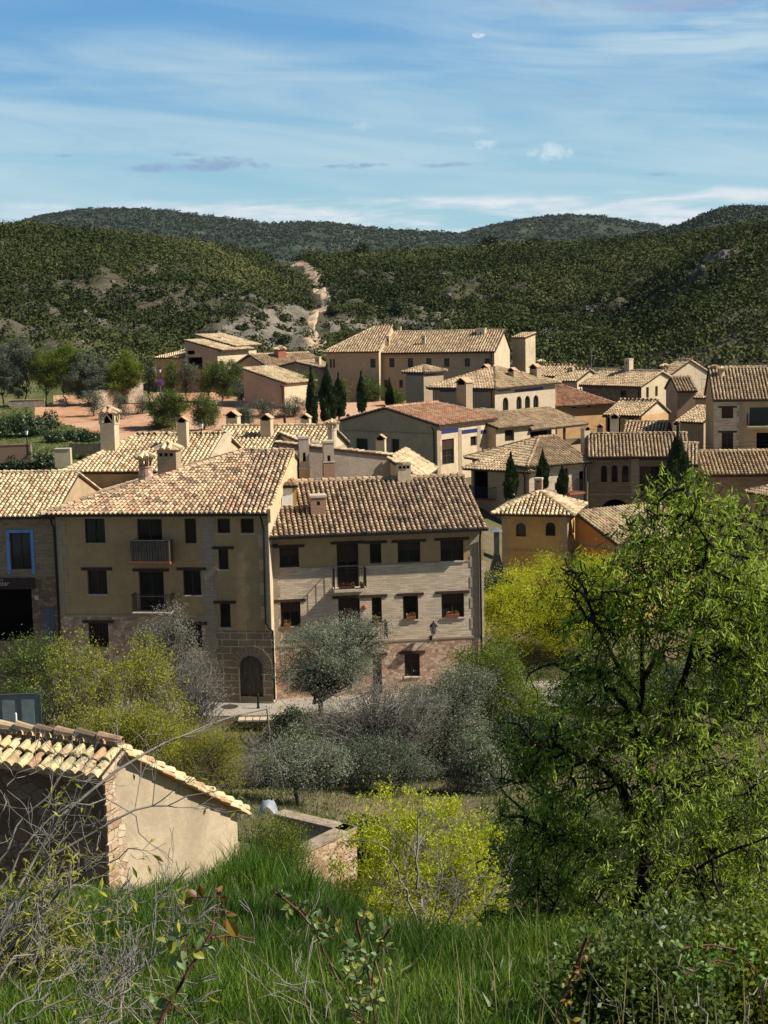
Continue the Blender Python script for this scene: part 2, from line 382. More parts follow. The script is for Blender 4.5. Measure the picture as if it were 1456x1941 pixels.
FIELDST = rubble('field stone', [(0.42, 0.34, 0.25), (0.5, 0.42, 0.31), (0.34, 0.26, 0.19), (0.46, 0.30, 0.2)], (0.2, 0.15, 0.1), 3.4, 0.09, 1.6)
WARMST = rubble('warm quarry stone', [(0.44, 0.28, 0.17), (0.50, 0.37, 0.25), (0.36, 0.21, 0.12), (0.46, 0.32, 0.20)], (0.36, 0.26, 0.17), 5.0, 0.07, 1.3)
T_NEAR = tiles_mat('mixed clay tiles', [(0.62, 0.46, 0.29), (0.56, 0.40, 0.25), (0.46, 0.28, 0.18), (0.60, 0.45, 0.27), (0.38, 0.26, 0.17), (0.50, 0.29, 0.18), (0.20, 0.145, 0.10), (0.58, 0.43, 0.26), (0.42, 0.31, 0.20)], 0.45)
T_PALE = tiles_mat('straw coloured clay tiles', [(0.66, 0.53, 0.32), (0.60, 0.46, 0.27), (0.66, 0.53, 0.34), (0.50, 0.32, 0.19), (0.62, 0.49, 0.29), (0.36, 0.27, 0.16), (0.66, 0.56, 0.36)], 0.35)
T_DARK = tiles_mat('lichen dark clay tiles', [(0.55, 0.41, 0.26), (0.48, 0.32, 0.21), (0.38, 0.26, 0.18), (0.57, 0.44, 0.28), (0.22, 0.16, 0.115), (0.44, 0.33, 0.22), (0.50, 0.35, 0.22), (0.34, 0.25, 0.17)], 0.5)
T_FAR = tiles_mat('sand clay tiles', [(0.50, 0.375, 0.22), (0.45, 0.315, 0.185), (0.55, 0.43, 0.27), (0.41, 0.27, 0.16), (0.33, 0.24, 0.155)], 0.45)
T_RED = tiles_mat('red clay tiles', [(0.48, 0.25, 0.14), (0.40, 0.19, 0.11), (0.52, 0.32, 0.19), (0.34, 0.17, 0.11), (0.48, 0.34, 0.22)], 0.4)
BASET = plain('tile channels', (0.075, 0.05, 0.036), 0.95, 0, 0.1, 0.4, 9)  # far darker than the cover tiles: groove shade put into the colour
MORTAR = plain('lime mortar', (0.50, 0.37, 0.24), 0.95, 0, 0.1)
WOODD = wood('dark stained wood', (0.055, 0.033, 0.022))
WOODM = wood('brown wood', (0.13, 0.065, 0.035))
WOODG = wood('weathered boards', (0.10, 0.08, 0.062))
IRON = plain('black iron', (0.022, 0.02, 0.02), 0.5, 0.6, 0.4)
STEEL = plain('galvanised steel', (0.35, 0.36, 0.37), 0.45, 0.8, 0.5)
ZINC = plain('grey blue painted sheet', (0.17, 0.215, 0.225), 0.5, 0.2, 0.4, 0.18)
BLUE = plain('sky blue paint', (0.12, 0.24, 0.50), 0.7)
NAVY = plain('dark blue glazed tile', (0.03, 0.035, 0.12), 0.4)
WHITE = plain('white paint', (0.78, 0.76, 0.70), 0.7, 0, 0.3, 0.1)
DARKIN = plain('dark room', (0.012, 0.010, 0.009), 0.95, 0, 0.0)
STONEC = plain('pale cut stone', (0.50, 0.42, 0.31), 0.9, 0, 0.2, 0.2)
CONC = plain('concrete', (0.36, 0.33, 0.28), 0.9, 0, 0.2, 0.2, 1.5)
REDC = plain('red glazed clay', (0.40, 0.05, 0.03), 0.4)
CLAYP = plain('terracotta clay', (0.30, 0.105, 0.06), 0.8)
BARK = plain('grey brown bark', (0.085, 0.065, 0.05), 0.95, 0, 0.1, 0.4, 14)
BARKD = plain('dark bark', (0.028, 0.022, 0.018), 0.95, 0, 0.1, 0.4, 20)
BARKW = plain('silver grey twigs', (0.22, 0.20, 0.175), 0.9, 0, 0.1, 0.3, 20)
BARKR = plain('reddish stem', (0.11, 0.04, 0.032), 0.7, 0, 0.3, 0.4, 30)
CURTAIN = plain('curtain cloth', (0.30, 0.28, 0.25), 0.95, 0, 0.1)
BLIND = wood('wooden slat blind', (0.055, 0.03, 0.02))
def _glass(T, b):
    n = T.noise(pos(T), 1.2, 2); return T.mix(n, (0.010, 0.011, 0.012), (0.03, 0.028, 0.024))
GLASS = mat('dark window glass', _glass, 0.08, 0.2)
# ------------------------------------------------------------------ barrel tiles
_an = np.radians([0, 36, 72, 108, 144, 180])
def tile_block(C, DU, DV, DN, w, L, r, rng):
    """one arched cover tile per row of C (lower end centre); DU across, DV up the slope, DN out of the slope"""
    n = len(C)
    rr = r*(1+rng.uniform(-0.08, 0.08, n)); yaw = rng.normal(0, 0.035, n)
    dv = DV+DU*yaw[:, None]
    lo = C+DN*(0.030+rng.uniform(-0.008, 0.010, n))[:, None]+DU*rng.uniform(-0.012, 0.012, n)[:, None]; hi = C+dv*L*1.12+DN*0.002
    V = np.zeros((n, 12, 3))
    for k, a in enumerate(_an):
        V[:, k] = lo+DU*(math.cos(a)*rr)[:, None]+DN*(math.sin(a)*rr*1.15)[:, None]
        V[:, 6+k] = hi+DU*(math.cos(a)*rr*0.78)[:, None]+DN*(math.sin(a)*rr*0.80)[:, None]
    q = [[k, k+1, 7+k, 6+k] for k in range(5)]+[[5, 4, 1, 0], [4, 3, 2, 1]]
    Q = (np.array(q)[None]+(np.arange(n)*12)[:, None, None]).reshape(-1, 4)
    tint = np.repeat(rng.rand(n)*0.999, 7)
    return V.reshape(-1, 3), Q, tint
def inpoly(x, y, poly):
    ins = np.zeros(len(x), bool); j = len(poly)-1
    for i in range(len(poly)):
        xi, yi = poly[i]; xj, yj = poly[j]
        c = ((yi > y) != (yj > y)) & (x < (xj-xi)*(y-yi)/((yj-yi) if abs(yj-yi) > 1e-9 else 1e-9)+xi)
        ins ^= c; j = i
    return ins
def roof_face(mb, poly, sp=0.25, ex=0.34, r=None, mt=0, mbase=1, mund=2, th=0.14, lean=0.0, fan=None, seed=1):
    """poly: 3D corners, first two = the eave (left, right seen from outside). Slab, channels and cover tiles."""
    rng = np.random.RandomState(seed+int(abs(poly[0][0]*7+poly[1][1]*13)) % 1000)
    poly = [np.array(p, float) for p in poly]
    e0, e1 = poly[0], poly[1]; du = (e1-e0)/np.linalg.norm(e1-e0)
    far = max(poly[2:], key=lambda p: np.linalg.norm(np.cross(p-e0, du)))
    dn = np.cross(du, far-e0); dn /= np.linalg.norm(dn); dv = np.cross(dn, du)
    if dn[2] < 0: dn = -dn; dv = np.cross(dn, du)
    if np.dot(dv, far-e0) < 0: dv = -dv
    p2 = [(np.dot(p-e0, du), np.dot(p-e0, dv)) for p in poly]
    top = [p+dn*0.0 for p in poly]; bot = [p-np.array([0, 0, th]) for p in poly]
    mb.poly(top if np.dot(np.cross(poly[1]-poly[0], poly[2]-poly[1]), dn) > 0 else top[::-1], mbase)
    mb.poly(bot[::-1], mund)
    for i in range(len(poly)):
        j = (i+1) % len(poly); mb.poly([bot[i], bot[j], top[j], top[i]], mund)
    W = max(p[0] for p in p2)-min(p[0] for p in p2); H = max(p[1] for p in p2); u0 = min(p[0] for p in p2)
    r = r or sp*0.375
    lean = math.tan(lean)
    us = np.arange(u0-H*abs(lean)-sp*(3 if fan else 0), u0+W+H*abs(lean)+sp, sp)+sp*0.5; vs = np.arange(-0.06, H, ex)
    U, Vv = np.meshgrid(us, vs)
    U = U.ravel(); Vv = Vv.ravel(); LN = np.full(U.shape, lean)
    if fan is not None:  # lean changes along the eave: tan(lean) from fan[0] at the left to fan[1] at fan[2] metres
        LN = fan[0]+(fan[1]-fan[0])*np.clip((U)/fan[2], 0, 1)
    UU = U+Vv*LN
    row = np.round((U-us[0])/sp).astype(int)
    Vv = Vv+rng.uniform(-0.04, 0.04, len(us))[np.clip(row, 0, len(us)-1)]*(Vv > 0.1)
    k = inpoly(UU+1e-4, np.clip(Vv+ex*0.45, 0.02, 1e9), p2)
    UU = UU[k]; Vv = Vv[k]; LN = LN[k]
    if len(UU) == 0: return
    C = e0+UU[:, None]*du+Vv[:, None]*dv
    DV = dv+LN[:, None]*du; DV /= np.linalg.norm(DV, axis=1)[:, None]
    DU = du-(DV@du)[:, None]*DV; DU /= np.linalg.norm(DU, axis=1)[:, None]
    V, Q, t = tile_block(C, DU, DV, np.repeat(dn[None], len(C), 0), sp, ex, r, rng)
    sm = (0.5+1.5*fbm(C[:, 0]*.55+C[:, 2]*.3, C[:, 1]*.9+seed*7, 3)) % 1.0; k = rng.rand(len(C)) < .5; t = t.reshape(-1, 7); t[k] = sm[k, None]*.999; t = t.ravel()
    mb.add(V, Q, mt, t)
def ridge_tiles(mb, a, b, r=0.13, L=0.38, m=0, mm=3, seed=3):
    rng = np.random.RandomState(seed); a = np.array(a, float); b = np.array(b, float)
    if a[2] > b[2]+1e-6: a, b = b, a
    d = b-a; n = max(1, int(round(np.linalg.norm(d)/L))); dv = d/np.linalg.norm(d)
    du = np.cross(dv, [0, 0, 1.0]); du /= np.linalg.norm(du); dn = np.cross(du, dv)
    C = a+np.arange(n)[:, None]*d/n+dn*0.03
    V, Q, t = tile_block(C, np.repeat(du[None], n, 0), np.repeat(dv[None], n, 0), np.repeat(dn[None], n, 0), r, L, r, rng)
    mb.add(V, Q, m, t)
    x = du*r*1.05; mb.hexa([a-x-dn*.02, a+x-dn*.02, b+x-dn*.02, b-x-dn*.02, a-x*.9+dn*.05, a+x*.9+dn*.05, b+x*.9+dn*.05, b-x*.9+dn*.05], mm)

# ------------------------------------------------------------------ houses
class House:
    def __init__(s, name, label, cat, pL, pR, D, zb, group=None, zoff=0.0, ground=None):
        """pL = (px, py, Y) of the front left wall top, pR = (px, Y) of the front right corner"""
        p0 = P(*pL); s.ze = p0[2]+zoff; p1 = PZ(pR[0], p0[2], pR[1])
        s.th = math.atan2(p1[1]-p0[1], p1[0]-p0[0]); s.W = math.hypot(p1[0]-p0[0], p1[1]-p0[1]); s.D = D; s.zb = zb
        s.o = np.array([p0[0], p0[1], zb]); s.h = s.ze-zb
        s.c, s.s = math.cos(s.th), math.sin(s.th)
        s.root = empty(name, s.o, s.th, label, cat, group)
        s.roof = None
    def loc(s, w):
        d = np.asarray(w, float)-s.o; return np.array([d[0]*s.c+d[1]*s.s, -d[0]*s.s+d[1]*s.c, d[2]])
    def world(s, l): return np.array([l[0]*s.c-l[1]*s.s, l[0]*s.s+l[1]*s.c, l[2]])+s.o
    def hit(s, px, py, side, off=0.0):
        """(along, up) on one wall: 0 front, 1 right, 3 left, 2 back; off = distance out of the wall"""
        o = s.loc((0, 0, CAMZ)); d = ray(px, py); d = np.array([d[0]*s.c+d[1]*s.s, -d[0]*s.s+d[1]*s.c, d[2]])
        if side == 0: t = (-off-o[1])/d[1]
        elif side == 2: t = (s.D+off-o[1])/d[1]
        elif side == 1: t = (s.W+off-o[0])/d[0]
        else: t = (-off-o[0])/d[0]
        p = o+d*t
        return ((p[0], p[1], s.W-p[0], s.D-p[1])[(0, 1, 2, 3)[side]] if side != 1 else p[1]), p[2]
    def pt(s, side, a, z, dep=0.0):
        """dep > 0 goes into the wall"""
        if side == 0: return (a, dep, z)
        if side == 1: return (s.W-dep, a, z)
        if side == 2: return (s.W-a, s.D-dep, z)
        return (dep, s.D-a, z)
    def bx(s, mb, side, a0, a1, z0, z1, d0, d1, m=0):
        g = lambda a, z, d: s.pt(side, a, z, d)
        mb.hexa([g(a0, z0, d0), g(a1, z0, d0), g(a1, z0, d1), g(a0, z0, d1), g(a0, z1, d0), g(a1, z1, d0), g(a1, z1, d1), g(a0, z1, d1)], m)
    def wall(s, side, zones, ops=(), top=None, name='wall', rev=0.24, strips=(), z0=None):
        """zones: [(height of its upper limit, material)], ops: openings in pixels (x0,y0,x1,y1,style,flags)
        strips: [(a0, a1, z0, z1, material)] patches of the wall with another facing"""
        L = s.W if side in (0, 2) else s.D; H = s.h
        rects = []
        for o in ops:
            x0, y0, x1, y1 = o[:4]; st = o[4] if len(o) > 4 else 'win'; fl = o[5] if len(o) > 5 else ''
            xm, ym = (x0+x1)/2, (y0+y1)/2
            a0 = s.hit(x0, ym, side)[0]; a1 = s.hit(x1, ym, side)[0]; zb = s.hit(xm, y1, side)[1]; zt = s.hit(xm, y0, side)[1]
            if a1 < a0: a0, a1 = a1, a0
            a0 = max(a0, 0.06); a1 = min(a1, L-0.06); zb = max(zb, 0.02); zt = min(zt, H-0.05)
            if a1-a0 > 0.12 and zt-zb > 0.12: rects.append((a0, a1, zb, zt, st, fl))
        mats = [m for _, m in zones]+[q[4] for q in strips]; um = []
        for m in mats:
            if m not in um: um.append(m)
        xs = sorted({0.0, L, *[q for r in rects for q in r[:2]], *[min(max(q, 0), L) for t in strips for q in t[:2]]})
        zs = sorted({0.0, H, *[q for r in rects for q in r[2:4]], *[min(z, H) for z, _ in zones], *[min(max(q, 0), H) for t in strips for q in t[2:4]]})
        def mi(a, z):
            for t in strips:
                if t[0] < a < t[1] and t[2] < z < t[3]: return um.index(t[4])
            for zt, m in zones:
                if z < zt: return um.index(m)
            return um.index(zones[-1][1])
        mb = MB(); g = lambda a, z, d=0.0: s.pt(side, a, z, d)
        for i in range(len(xs)-1):
            for j in range(len(zs)-1):
                if xs[i+1]-xs[i] < 1e-5 or zs[j+1]-zs[j] < 1e-5: continue
                a = (xs[i]+xs[i+1])/2; z = (zs[j]+zs[j+1])/2
                if any(r[0] < a < r[1] and r[2] < z < r[3] for r in rects): continue
                mb.poly([g(xs[i], zs[j]), g(xs[i+1], zs[j]), g(xs[i+1], zs[j+1]), g(xs[i], zs[j+1])], mi(a, z))
        if top:
            tp = [(a if a is not None else L, z) for a, z in top]
            mb.poly([g(0, H), g(L, H)]+[g(a, z) for a, z in tp], um.index(zones[-1][1]))
        for (a0, a1, zb, zt, st, fl) in rects:
            k = mi((a0+a1)/2, zt+0.01)
            arch = 'A' in fl
            if arch:
                rr = (a1-a0)/2; ca = (a0+a1)/2; hh = min(rr, (zt-zb)*0.6); zc = zt-hh; N = 10
                A = [(ca+rr*math.cos(math.pi*i/N), zc+hh*math.sin(math.pi*i/N)) for i in range(N+1)]
                for i in range(N):
                    (xa, za), (xb, zb2) = A[i], A[i+1]
                    mb.poly([g(xb, zb2), g(xa, za), g(xa, zt), g(xb, zt)], k)
                    mb.poly([g(xa, za), g(xb, zb2), g(xb, zb2, rev), g(xa, za, rev)], k)
                mb.poly([g(a0, zb), g(a0, zc), g(a0, zc, rev), g(a0, zb, rev)], k); mb.poly([g(a1, zc), g(a1, zb), g(a1, zb, rev), g(a1, zc, rev)], k)
            else:
                mb.poly([g(a0, zb), g(a0, zt), g(a0, zt, rev), g(a0, zb, rev)], k); mb.poly([g(a1, zt), g(a1, zb), g(a1, zb, rev), g(a1, zt, rev)], k)
                mb.poly([g(a0, zt), g(a1, zt), g(a1, zt, rev), g(a0, zt, rev)], k)
            mb.poly([g(a1, zb), g(a0, zb), g(a0, zb, rev), g(a1, zb, rev)], k)
        w = mb.build(name, um, s.root)
        for r in rects: s.window(side, *r, rev=rev)
        return w
    def window(s, side, a0, a1, zb, zt, st, fl, rev=0.24):
        w = a1-a0; h = zt-zb; nm = {'door': 'door', 'garage': 'door', 'gap': 'opening'}.get(st, 'window')
        fr = MB(); B = lambda mb, *q: s.bx(mb, side, *q)
        f = min(0.075, w*0.14); d0, d1 = rev-0.07, rev-0.01
        fm = {'door': WOODG, 'blue': WOODD}.get(st, WOODD)
        if st == 'door':   # boarded door leaf
            n = max(3, int(w/0.14))
            for i in range(n): B(fr, a0+w*i/n+0.006, a0+w*(i+1)/n-0.006, zb, zt, rev-0.06-(i % 2)*0.006, rev-0.01)
        elif st == 'gap':
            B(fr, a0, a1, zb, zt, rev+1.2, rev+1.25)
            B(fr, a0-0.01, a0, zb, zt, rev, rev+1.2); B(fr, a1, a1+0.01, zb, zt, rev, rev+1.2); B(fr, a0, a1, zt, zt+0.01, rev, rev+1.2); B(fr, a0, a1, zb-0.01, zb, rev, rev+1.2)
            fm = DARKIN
        else:
            B(fr, a0, a0+f, zb, zt, d0, d1); B(fr, a1-f, a1, zb, zt, d0, d1); B(fr, a0+f, a1-f, zb, zb+f, d0, d1); B(fr, a0+f, a1-f, zt-f, zt, d0, d1)
            if w > 0.55 and 'n' not in fl: B(fr, (a0+a1)/2-f*0.5, (a0+a1)/2+f*0.5, zb+f, zt-f, d0-0.004, d1)
            if h > 1.7: B(fr, a0+f, a1-f, zb+h*0.32, zb+h*0.32+f*0.8, d0+0.004, d1)
        wo = fr.build(nm, fm, s.root)
        if st == 'gap': return wo
        if st != 'door':
            g = MB(); B(g, a0+f*0.5, a1-f*0.5, zb+f*0.5, zt-f*0.5, rev-0.035, rev-0.022); B(g, a0, a1, zb, zt, rev+0.02, rev+0.03)
            g.build('pane', GLASS, wo)
        else:
            g = MB(); B(g, a1-0.14, a1-0.09, zb+h*0.42, zb+h*0.48, rev-0.11, rev-0.05); g.build('handle', IRON, wo)
        if 'c' in fl:
            c = MB(); n = 10
            for i in range(n): B(c, a0+f+(w-2*f)*i/n, a0+f+(w-2*f)*(i+1)/n, zb+f, zb+h*0.55, rev-0.018-(i % 2)*0.015, rev+0.0)
            c.build('curtain', CURTAIN, wo)
        if 'B' in fl:
            c = MB(); zz = zt-h*(0.42 if 'b' not in fl else 0.95); n = max(3, int((zt-zz)/0.055))
            for i in range(n): B(c, a0+0.02, a1-0.02, zz+(zt-zz)*i/n+0.006, zz+(zt-zz)*(i+1)/n, rev-0.12-(i % 2)*0.008, rev-0.085)
            c.build('blind', BLIND, wo)
        if 'L' in fl:
            c = MB(); B(c, a0-0.30, a1+0.30, zt, zt+0.15, -0.05, rev-0.02); c.build('lintel', WOODD, wo)
        if 'S' in fl:
            c = MB(); B(c, a0-0.06, a1+0.06, zb-0.05, zb+0.012, -0.06, rev-0.075); c.build('sill', STONEC, wo)
        if 'G' in fl:   # iron bars
            c = MB(); n = max(3, int(w/0.13))
            for i in range(1, n): B(c, a0+w*i/n-0.009, a0+w*i/n+0.009, zb, zt, 0.04, 0.058)
            for q in (0.2, 0.5, 0.8): B(c, a0, a1, zb+h*q, zb+h*q+0.03, 0.032, 0.038)
            c.build('window_bars', IRON, wo)
        if 'O' in fl:   # brick arch over the window
            c = MB(); ca = (a0+a1)/2; rr = w/2; hh = min(rr, h*0.6); zc = zt-hh; N = 11
            for i in range(N):
                t0 = math.pi*(i+0.08)/N; t1 = math.pi*(i+0.92)/N; R = rr+0.26; r0 = rr+0.05
                q = [(ca+r0*math.cos(t0), zc+(hh+.05)*math.sin(t0)), (ca+R*math.cos(t0), zc+(hh+.26)*math.sin(t0)), (ca+R*math.cos(t1), zc+(hh+.26)*math.sin(t1)), (ca+r0*math.cos(t1), zc+(hh+.05)*math.sin(t1))]
                c.hexa([s.pt(side, a, z, -0.02) for a, z in q]+[s.pt(side, a, z, 0.0) for a, z in q])
            c.build('arch_trim', QUOIN, wo)
        if 'W' in fl:   # painted surround
            c = MB(); m_ = 0.17
            B(c, a0-m_, a0, zb-0.25, zt+m_, -0.03, 0.0); B(c, a1, a1+m_, zb-0.25, zt+m_, -0.03, 0.0); B(c, a0, a1, zt, zt+m_, -0.03, 0.0)
            c.build('surround', BLUE, wo)
        return wo
    def quoin(s, side, a, z0, z1, w=0.62, w2=0.42, h=0.62, m=None, name='quoins', to=1, pr=0.025):
        mb = MB(); z = z0; i = 0
        while z < z1-0.05:
            ww = w if i % 2 else w2; zz = min(z+h, z1)
            a0, a1 = (a, a+ww) if to > 0 else (a-ww, a)
            if to == 0: a0, a1 = a-ww/2, a+ww/2
            s.bx(mb, side, a0, a1, z, zz, -pr, 0.0); z += h; i += 1
        return mb.build(name, m or QUOIN, s.root)
    def band(s, side, py, h=0.08, m=None, name='string_course', pr=0.03, xs=None, dent=False):
        """horizontal band at image row py measured at the middle of the wall (or between xs)"""
        L = s.W if side in (0, 2) else s.D
        if xs: a0 = s.hit(xs[0], py, side)[0]; a1 = s.hit(xs[1], py, side)[0]; z = s.hit(sum(xs)/2, py, side)[1]
        else: a0, a1 = 0.0, L; q = proj([s.world(s.pt(side, L/2, 2.0))])[0][0]; z = s.hit(q, py, side)[1]
        a0, a1 = min(a0, a1), max(a0, a1)
        mb = MB(); s.bx(mb, side, a0, a1, z, z+h, -pr, 0.0)
        if dent:
            n = int((a1-a0)/0.22)
            for i in range(n): s.bx(mb, side, a0+(a1-a0)*(i+.2)/n, a0+(a1-a0)*(i+.7)/n, z-h*1.1, z, -pr*0.9, 0.0, 1)
        return mb.build(name, [m or STONEC, BRKR], s.root)
    def frieze(s, side, spans, py, h=0.26):
        for x0, x1 in spans: s.band(side, py, h, NAVY, 'tile_frieze', 0.02, (x0, x1))
    def flue(s, ax, pr=0.1): pass
    # --- roofs; pitch as tangent
    def mats(s, tm): return [tm, BASET, s.under, s.rmort]
    under = WOODD; rmort = MORTAR
    def roof_build(s, mb, tm, name='roof'): s.roof = mb.build(name, s.mats(tm), s.root); return s.roof
    def gable_x(s, pitch=0.33, ov=0.45, ovs=0.15, rw=None, tm=None, sp=0.25, ex=0.34, zt=0.0, fan=None, walls=None, lean=0.0, seed=1):
        W, D, H = s.W, s.D, s.h+zt; rw = D/2 if rw is None else rw; zr = H+rw*pitch; pb = (zr-H)/(D-rw)
        mb = MB(); t = 0.12
        roof_face(mb, [(-ovs, -ov, H-ov*pitch+t), (W+ovs, -ov, H-ov*pitch+t), (W+ovs, rw, zr+t), (-ovs, rw, zr+t)], sp, ex, fan=fan, lean=lean, seed=seed)
        roof_face(mb, [(W+ovs, D+ov, H-ov*pb+t), (-ovs, D+ov, H-ov*pb+t), (-ovs, rw, zr+t), (W+ovs, rw, zr+t)], sp*1.5, ex*1.3)
        ridge_tiles(mb, (-ovs, rw, zr+t+.02), (W+ovs, rw, zr+t+.025), 0.13)
        s.roof_build(mb, tm or T_NEAR)
        m = walls or SAND
        if not isinstance(m, tuple): m = (m, m)
        g = MB(); g.poly([(W, 0, s.h), (W, D, s.h), (W, rw, zr)], 0); g2 = MB(); g2.poly([(0, D, s.h), (0, 0, s.h), (0, rw, zr)], 1); g2.build('gable', list(m), s.root)
        if zt > 0.01:
            g.poly([(0, 0, s.h), (W, 0, s.h), (W, 0, H), (0, 0, H)], 0)
        g.build('gable', list(m), s.root)
        s.zr = zr; return s.roof
    def gable_y(s, pitch=0.33, ov=0.3, ovf=0.15, ru=None, tm=None, sp=0.25, ex=0.34, walls=None, front=True):
        W, D, H = s.W, s.D, s.h; ru = W/2 if ru is None else ru; zr = H+ru*pitch; pr = (zr-H)/(W-ru); mb = MB(); t = 0.12
        roof_face(mb, [(-ov, D+ovf, H-ov*pitch+t), (-ov, -ovf, H-ov*pitch+t), (ru, -ovf, zr+t), (ru, D+ovf, zr+t)], sp, ex)
        roof_face(mb, [(W+ov, -ovf, H-ov*pr+t), (W+ov, D+ovf, H-ov*pr+t), (ru, D+ovf, zr+t), (ru, -ovf, zr+t)], sp, ex)
        ridge_tiles(mb, (ru, -ovf, zr+t+.02), (ru, D+ovf, zr+t+.025))
        s.roof_build(mb, tm or T_FAR); m = walls or SAND; g = MB()
        g.poly([(0, 0, H), (W, 0, H), (ru, 0, zr)]); g.build('gable', m, s.root); g = MB(); g.poly([(W, D, H), (0, D, H), (ru, D, zr)]); g.build('gable', m, s.root); s.zr = zr; return s.roof
    def hip(s, pitch=0.33, ov=0.4, tm=None, sp=0.25, ex=0.34, left=True, right=True, walls=None, fan=None, rw=None, hl=None, hr=None, seed=1):
        """hl/hr: horizontal run of the hips (default half the depth)"""
        W, D, H = s.W, s.D, s.h; rw = D/2 if rw is None else rw; zr = H+rw*pitch; t = 0.12; mb = MB(); e = H-ov*pitch+t
        hl = (rw if hl is None else hl) if left else -0.12; hr = (rw if hr is None else hr) if right else -0.12
        if left and right and hl+hr > W: hl = hr = W/2
        A = (-ov if left else hl, -ov, e); Bp = (W+ov if right else W-hr, -ov, e); C = (W+ov if right else W-hr, D+ov, e); Dp = (-ov if left else hl, D+ov, e)
        R0 = (hl, rw, zr+t); R1 = (W-hr, rw, zr+t)
        pt = R1[0]-R0[0] < 0.05
        roof_face(mb, [A, Bp, R1, R0] if not pt else [A, Bp, R0], sp, ex, fan=fan, seed=seed); roof_face(mb, [C, Dp, R0, R1] if not pt else [C, Dp, R0], sp*1.4, ex*1.3)
        if left: roof_face(mb, [Dp, A, R0], sp, ex); ridge_tiles(mb, A, R0, 0.12); ridge_tiles(mb, Dp, R0, 0.12)
        if right: roof_face(mb, [Bp, C, R1], sp, ex); ridge_tiles(mb, Bp, R1, 0.12); ridge_tiles(mb, C, R1, 0.12)
        if not pt: ridge_tiles(mb, R0, R1)
        s.roof_build(mb, tm or T_FAR)
        g = MB(); m = walls or SAND
        if not left: g.poly([(0, D, H), (0, 0, H), (0, rw, zr)])
        if not right: g.poly([(W, 0, H), (W, D, H), (W, rw, zr)])
        if not (left and right): g.build('gable', m, s.root)
        s.zr = zr; return s.roof
    def shed(s, rise, ov=0.3, tm=None, sp=0.25, ex=0.34, low='front', walls=None, ovs=0.12):
        """single slope, low side front / right / left"""
        W, D, H = s.W, s.D, s.h; t = 0.12; mb = MB(); g = MB(); m = walls or SAND
        if low == 'front':
            k = rise/D; roof_face(mb, [(-ovs, -ov, H-ov*k+t), (W+ovs, -ov, H-ov*k+t), (W+ovs, D+.1, H+rise+t), (-ovs, D+.1, H+rise+t)], sp, ex)
            g.poly([(W, 0, H), (W, D, H), (W, D, H+rise)]); g.poly([(0, D, H), (0, 0, H), (0, D, H+rise)]); g.poly([(W, D, H), (0, D, H), (0, D, H+rise), (W, D, H+rise)])
        elif low == 'right':
            k = rise/W; roof_face(mb, [(W+ov, -ovs, H-ov*k+t), (W+ov, D+ovs, H-ov*k+t), (-.1, D+ovs, H+rise+t), (-.1, -ovs, H+rise+t)], sp, ex)
            g.poly([(0, 0, H), (W, 0, H), (0, 0, H+rise)]); g.poly([(W, D, H), (0, D, H), (0, D, H+rise)]); g.poly([(0, D, H), (0, 0, H), (0, 0, H+rise), (0, D, H+rise)])
        else:
            k = rise/W; roof_face(mb, [(-ov, D+ovs, H-ov*k+t), (-ov, -ovs, H-ov*k+t), (W+.1, -ovs, H+rise+t), (W+.1, D+ovs, H+rise+t)], sp, ex)
            g.poly([(0, 0, H), (W, 0, H), (W, 0, H+rise)]); g.poly([(W, D, H), (0, D, H), (W, D, H+rise)]); g.poly([(W, 0, H), (W, D, H), (W, D, H+rise), (W, 0, H+rise)])
        s.roof_build(mb, tm or T_FAR); g.build('gable', m, s.root); return s.roof
    def box4(s, zones, ops0=(), ops1=(), ops3=(), side_m=None, **kw):
        s.wall(0, zones, ops0, **kw)
        z2 = [(99, side_m)] if side_m else zones
        s.wall(1, z2, ops1); s.wall(2, z2); s.wall(3, z2, ops3)
    # --- chimneys, sub-parts of the roof
    def chimney(s, x0, x1, yt, yb, Y, style='gable', m=None, tm=None, name='chimney', down=1.2, low=None):
        """drawn between pixels x0..x1, top yt, foot yb at depth Y"""
        w = (x1-x0)/F*Y; c = s.loc(P((x0+x1)/2, yb, Y)); h = (yb-yt)/F*Y/math.cos(PITCH)*0.985; c = c+np.array([0, w/2, 0]); x, y, z = c
        m = m or CREAM; tm = tm or T_PALE; mb = MB(); r = w/2
        if style == 'round':
            hb = h-w*0.95
            mb.lathe((x, y, z-down), [(r*1.05, 0), (r*0.98, down), (r*0.86, down+hb), (r*0.95, down+hb), (r*0.95, down+hb+.07), (0, down+hb+.07)], 14)
            for k in range(7):
                a = 2*math.pi*k/7; mb.box(x+r*.72*math.cos(a)-.045, x+r*.72*math.cos(a)+.045, y+r*.72*math.sin(a)-.045, y+r*.72*math.sin(a)+.045, z+hb+.06, z+h-w*.38)
            mb.lathe((x, y, z+h-w*0.42), [(0, -.03), (r*1.28, -.02), (r*1.32, .05), (r*.2, w*.34), (0, w*.36)], 14, 1)
            _cone(mb, (x, y, z+h-w*0.36), r*1.42, w*0.36, 11, 1)
            mb.lathe((x, y, z+h-.04), [(0, 0), (.06, .02), (.075, .08), (.04, .14), (0, .16)], 8, 0)
        elif style == 'hat':       # square stack, open lantern, pyramid tile hat
            hb = h-w*1.15
            mb.box(x-r, x+r, y-r, y+r, z-down, z+hb); mb.box(x-r*1.1, x+r*1.1, y-r*1.1, y+r*1.1, z+hb, z+hb+.07)
            zz = z+hb+.07; z2 = z+h-w*.42; k = r*.98
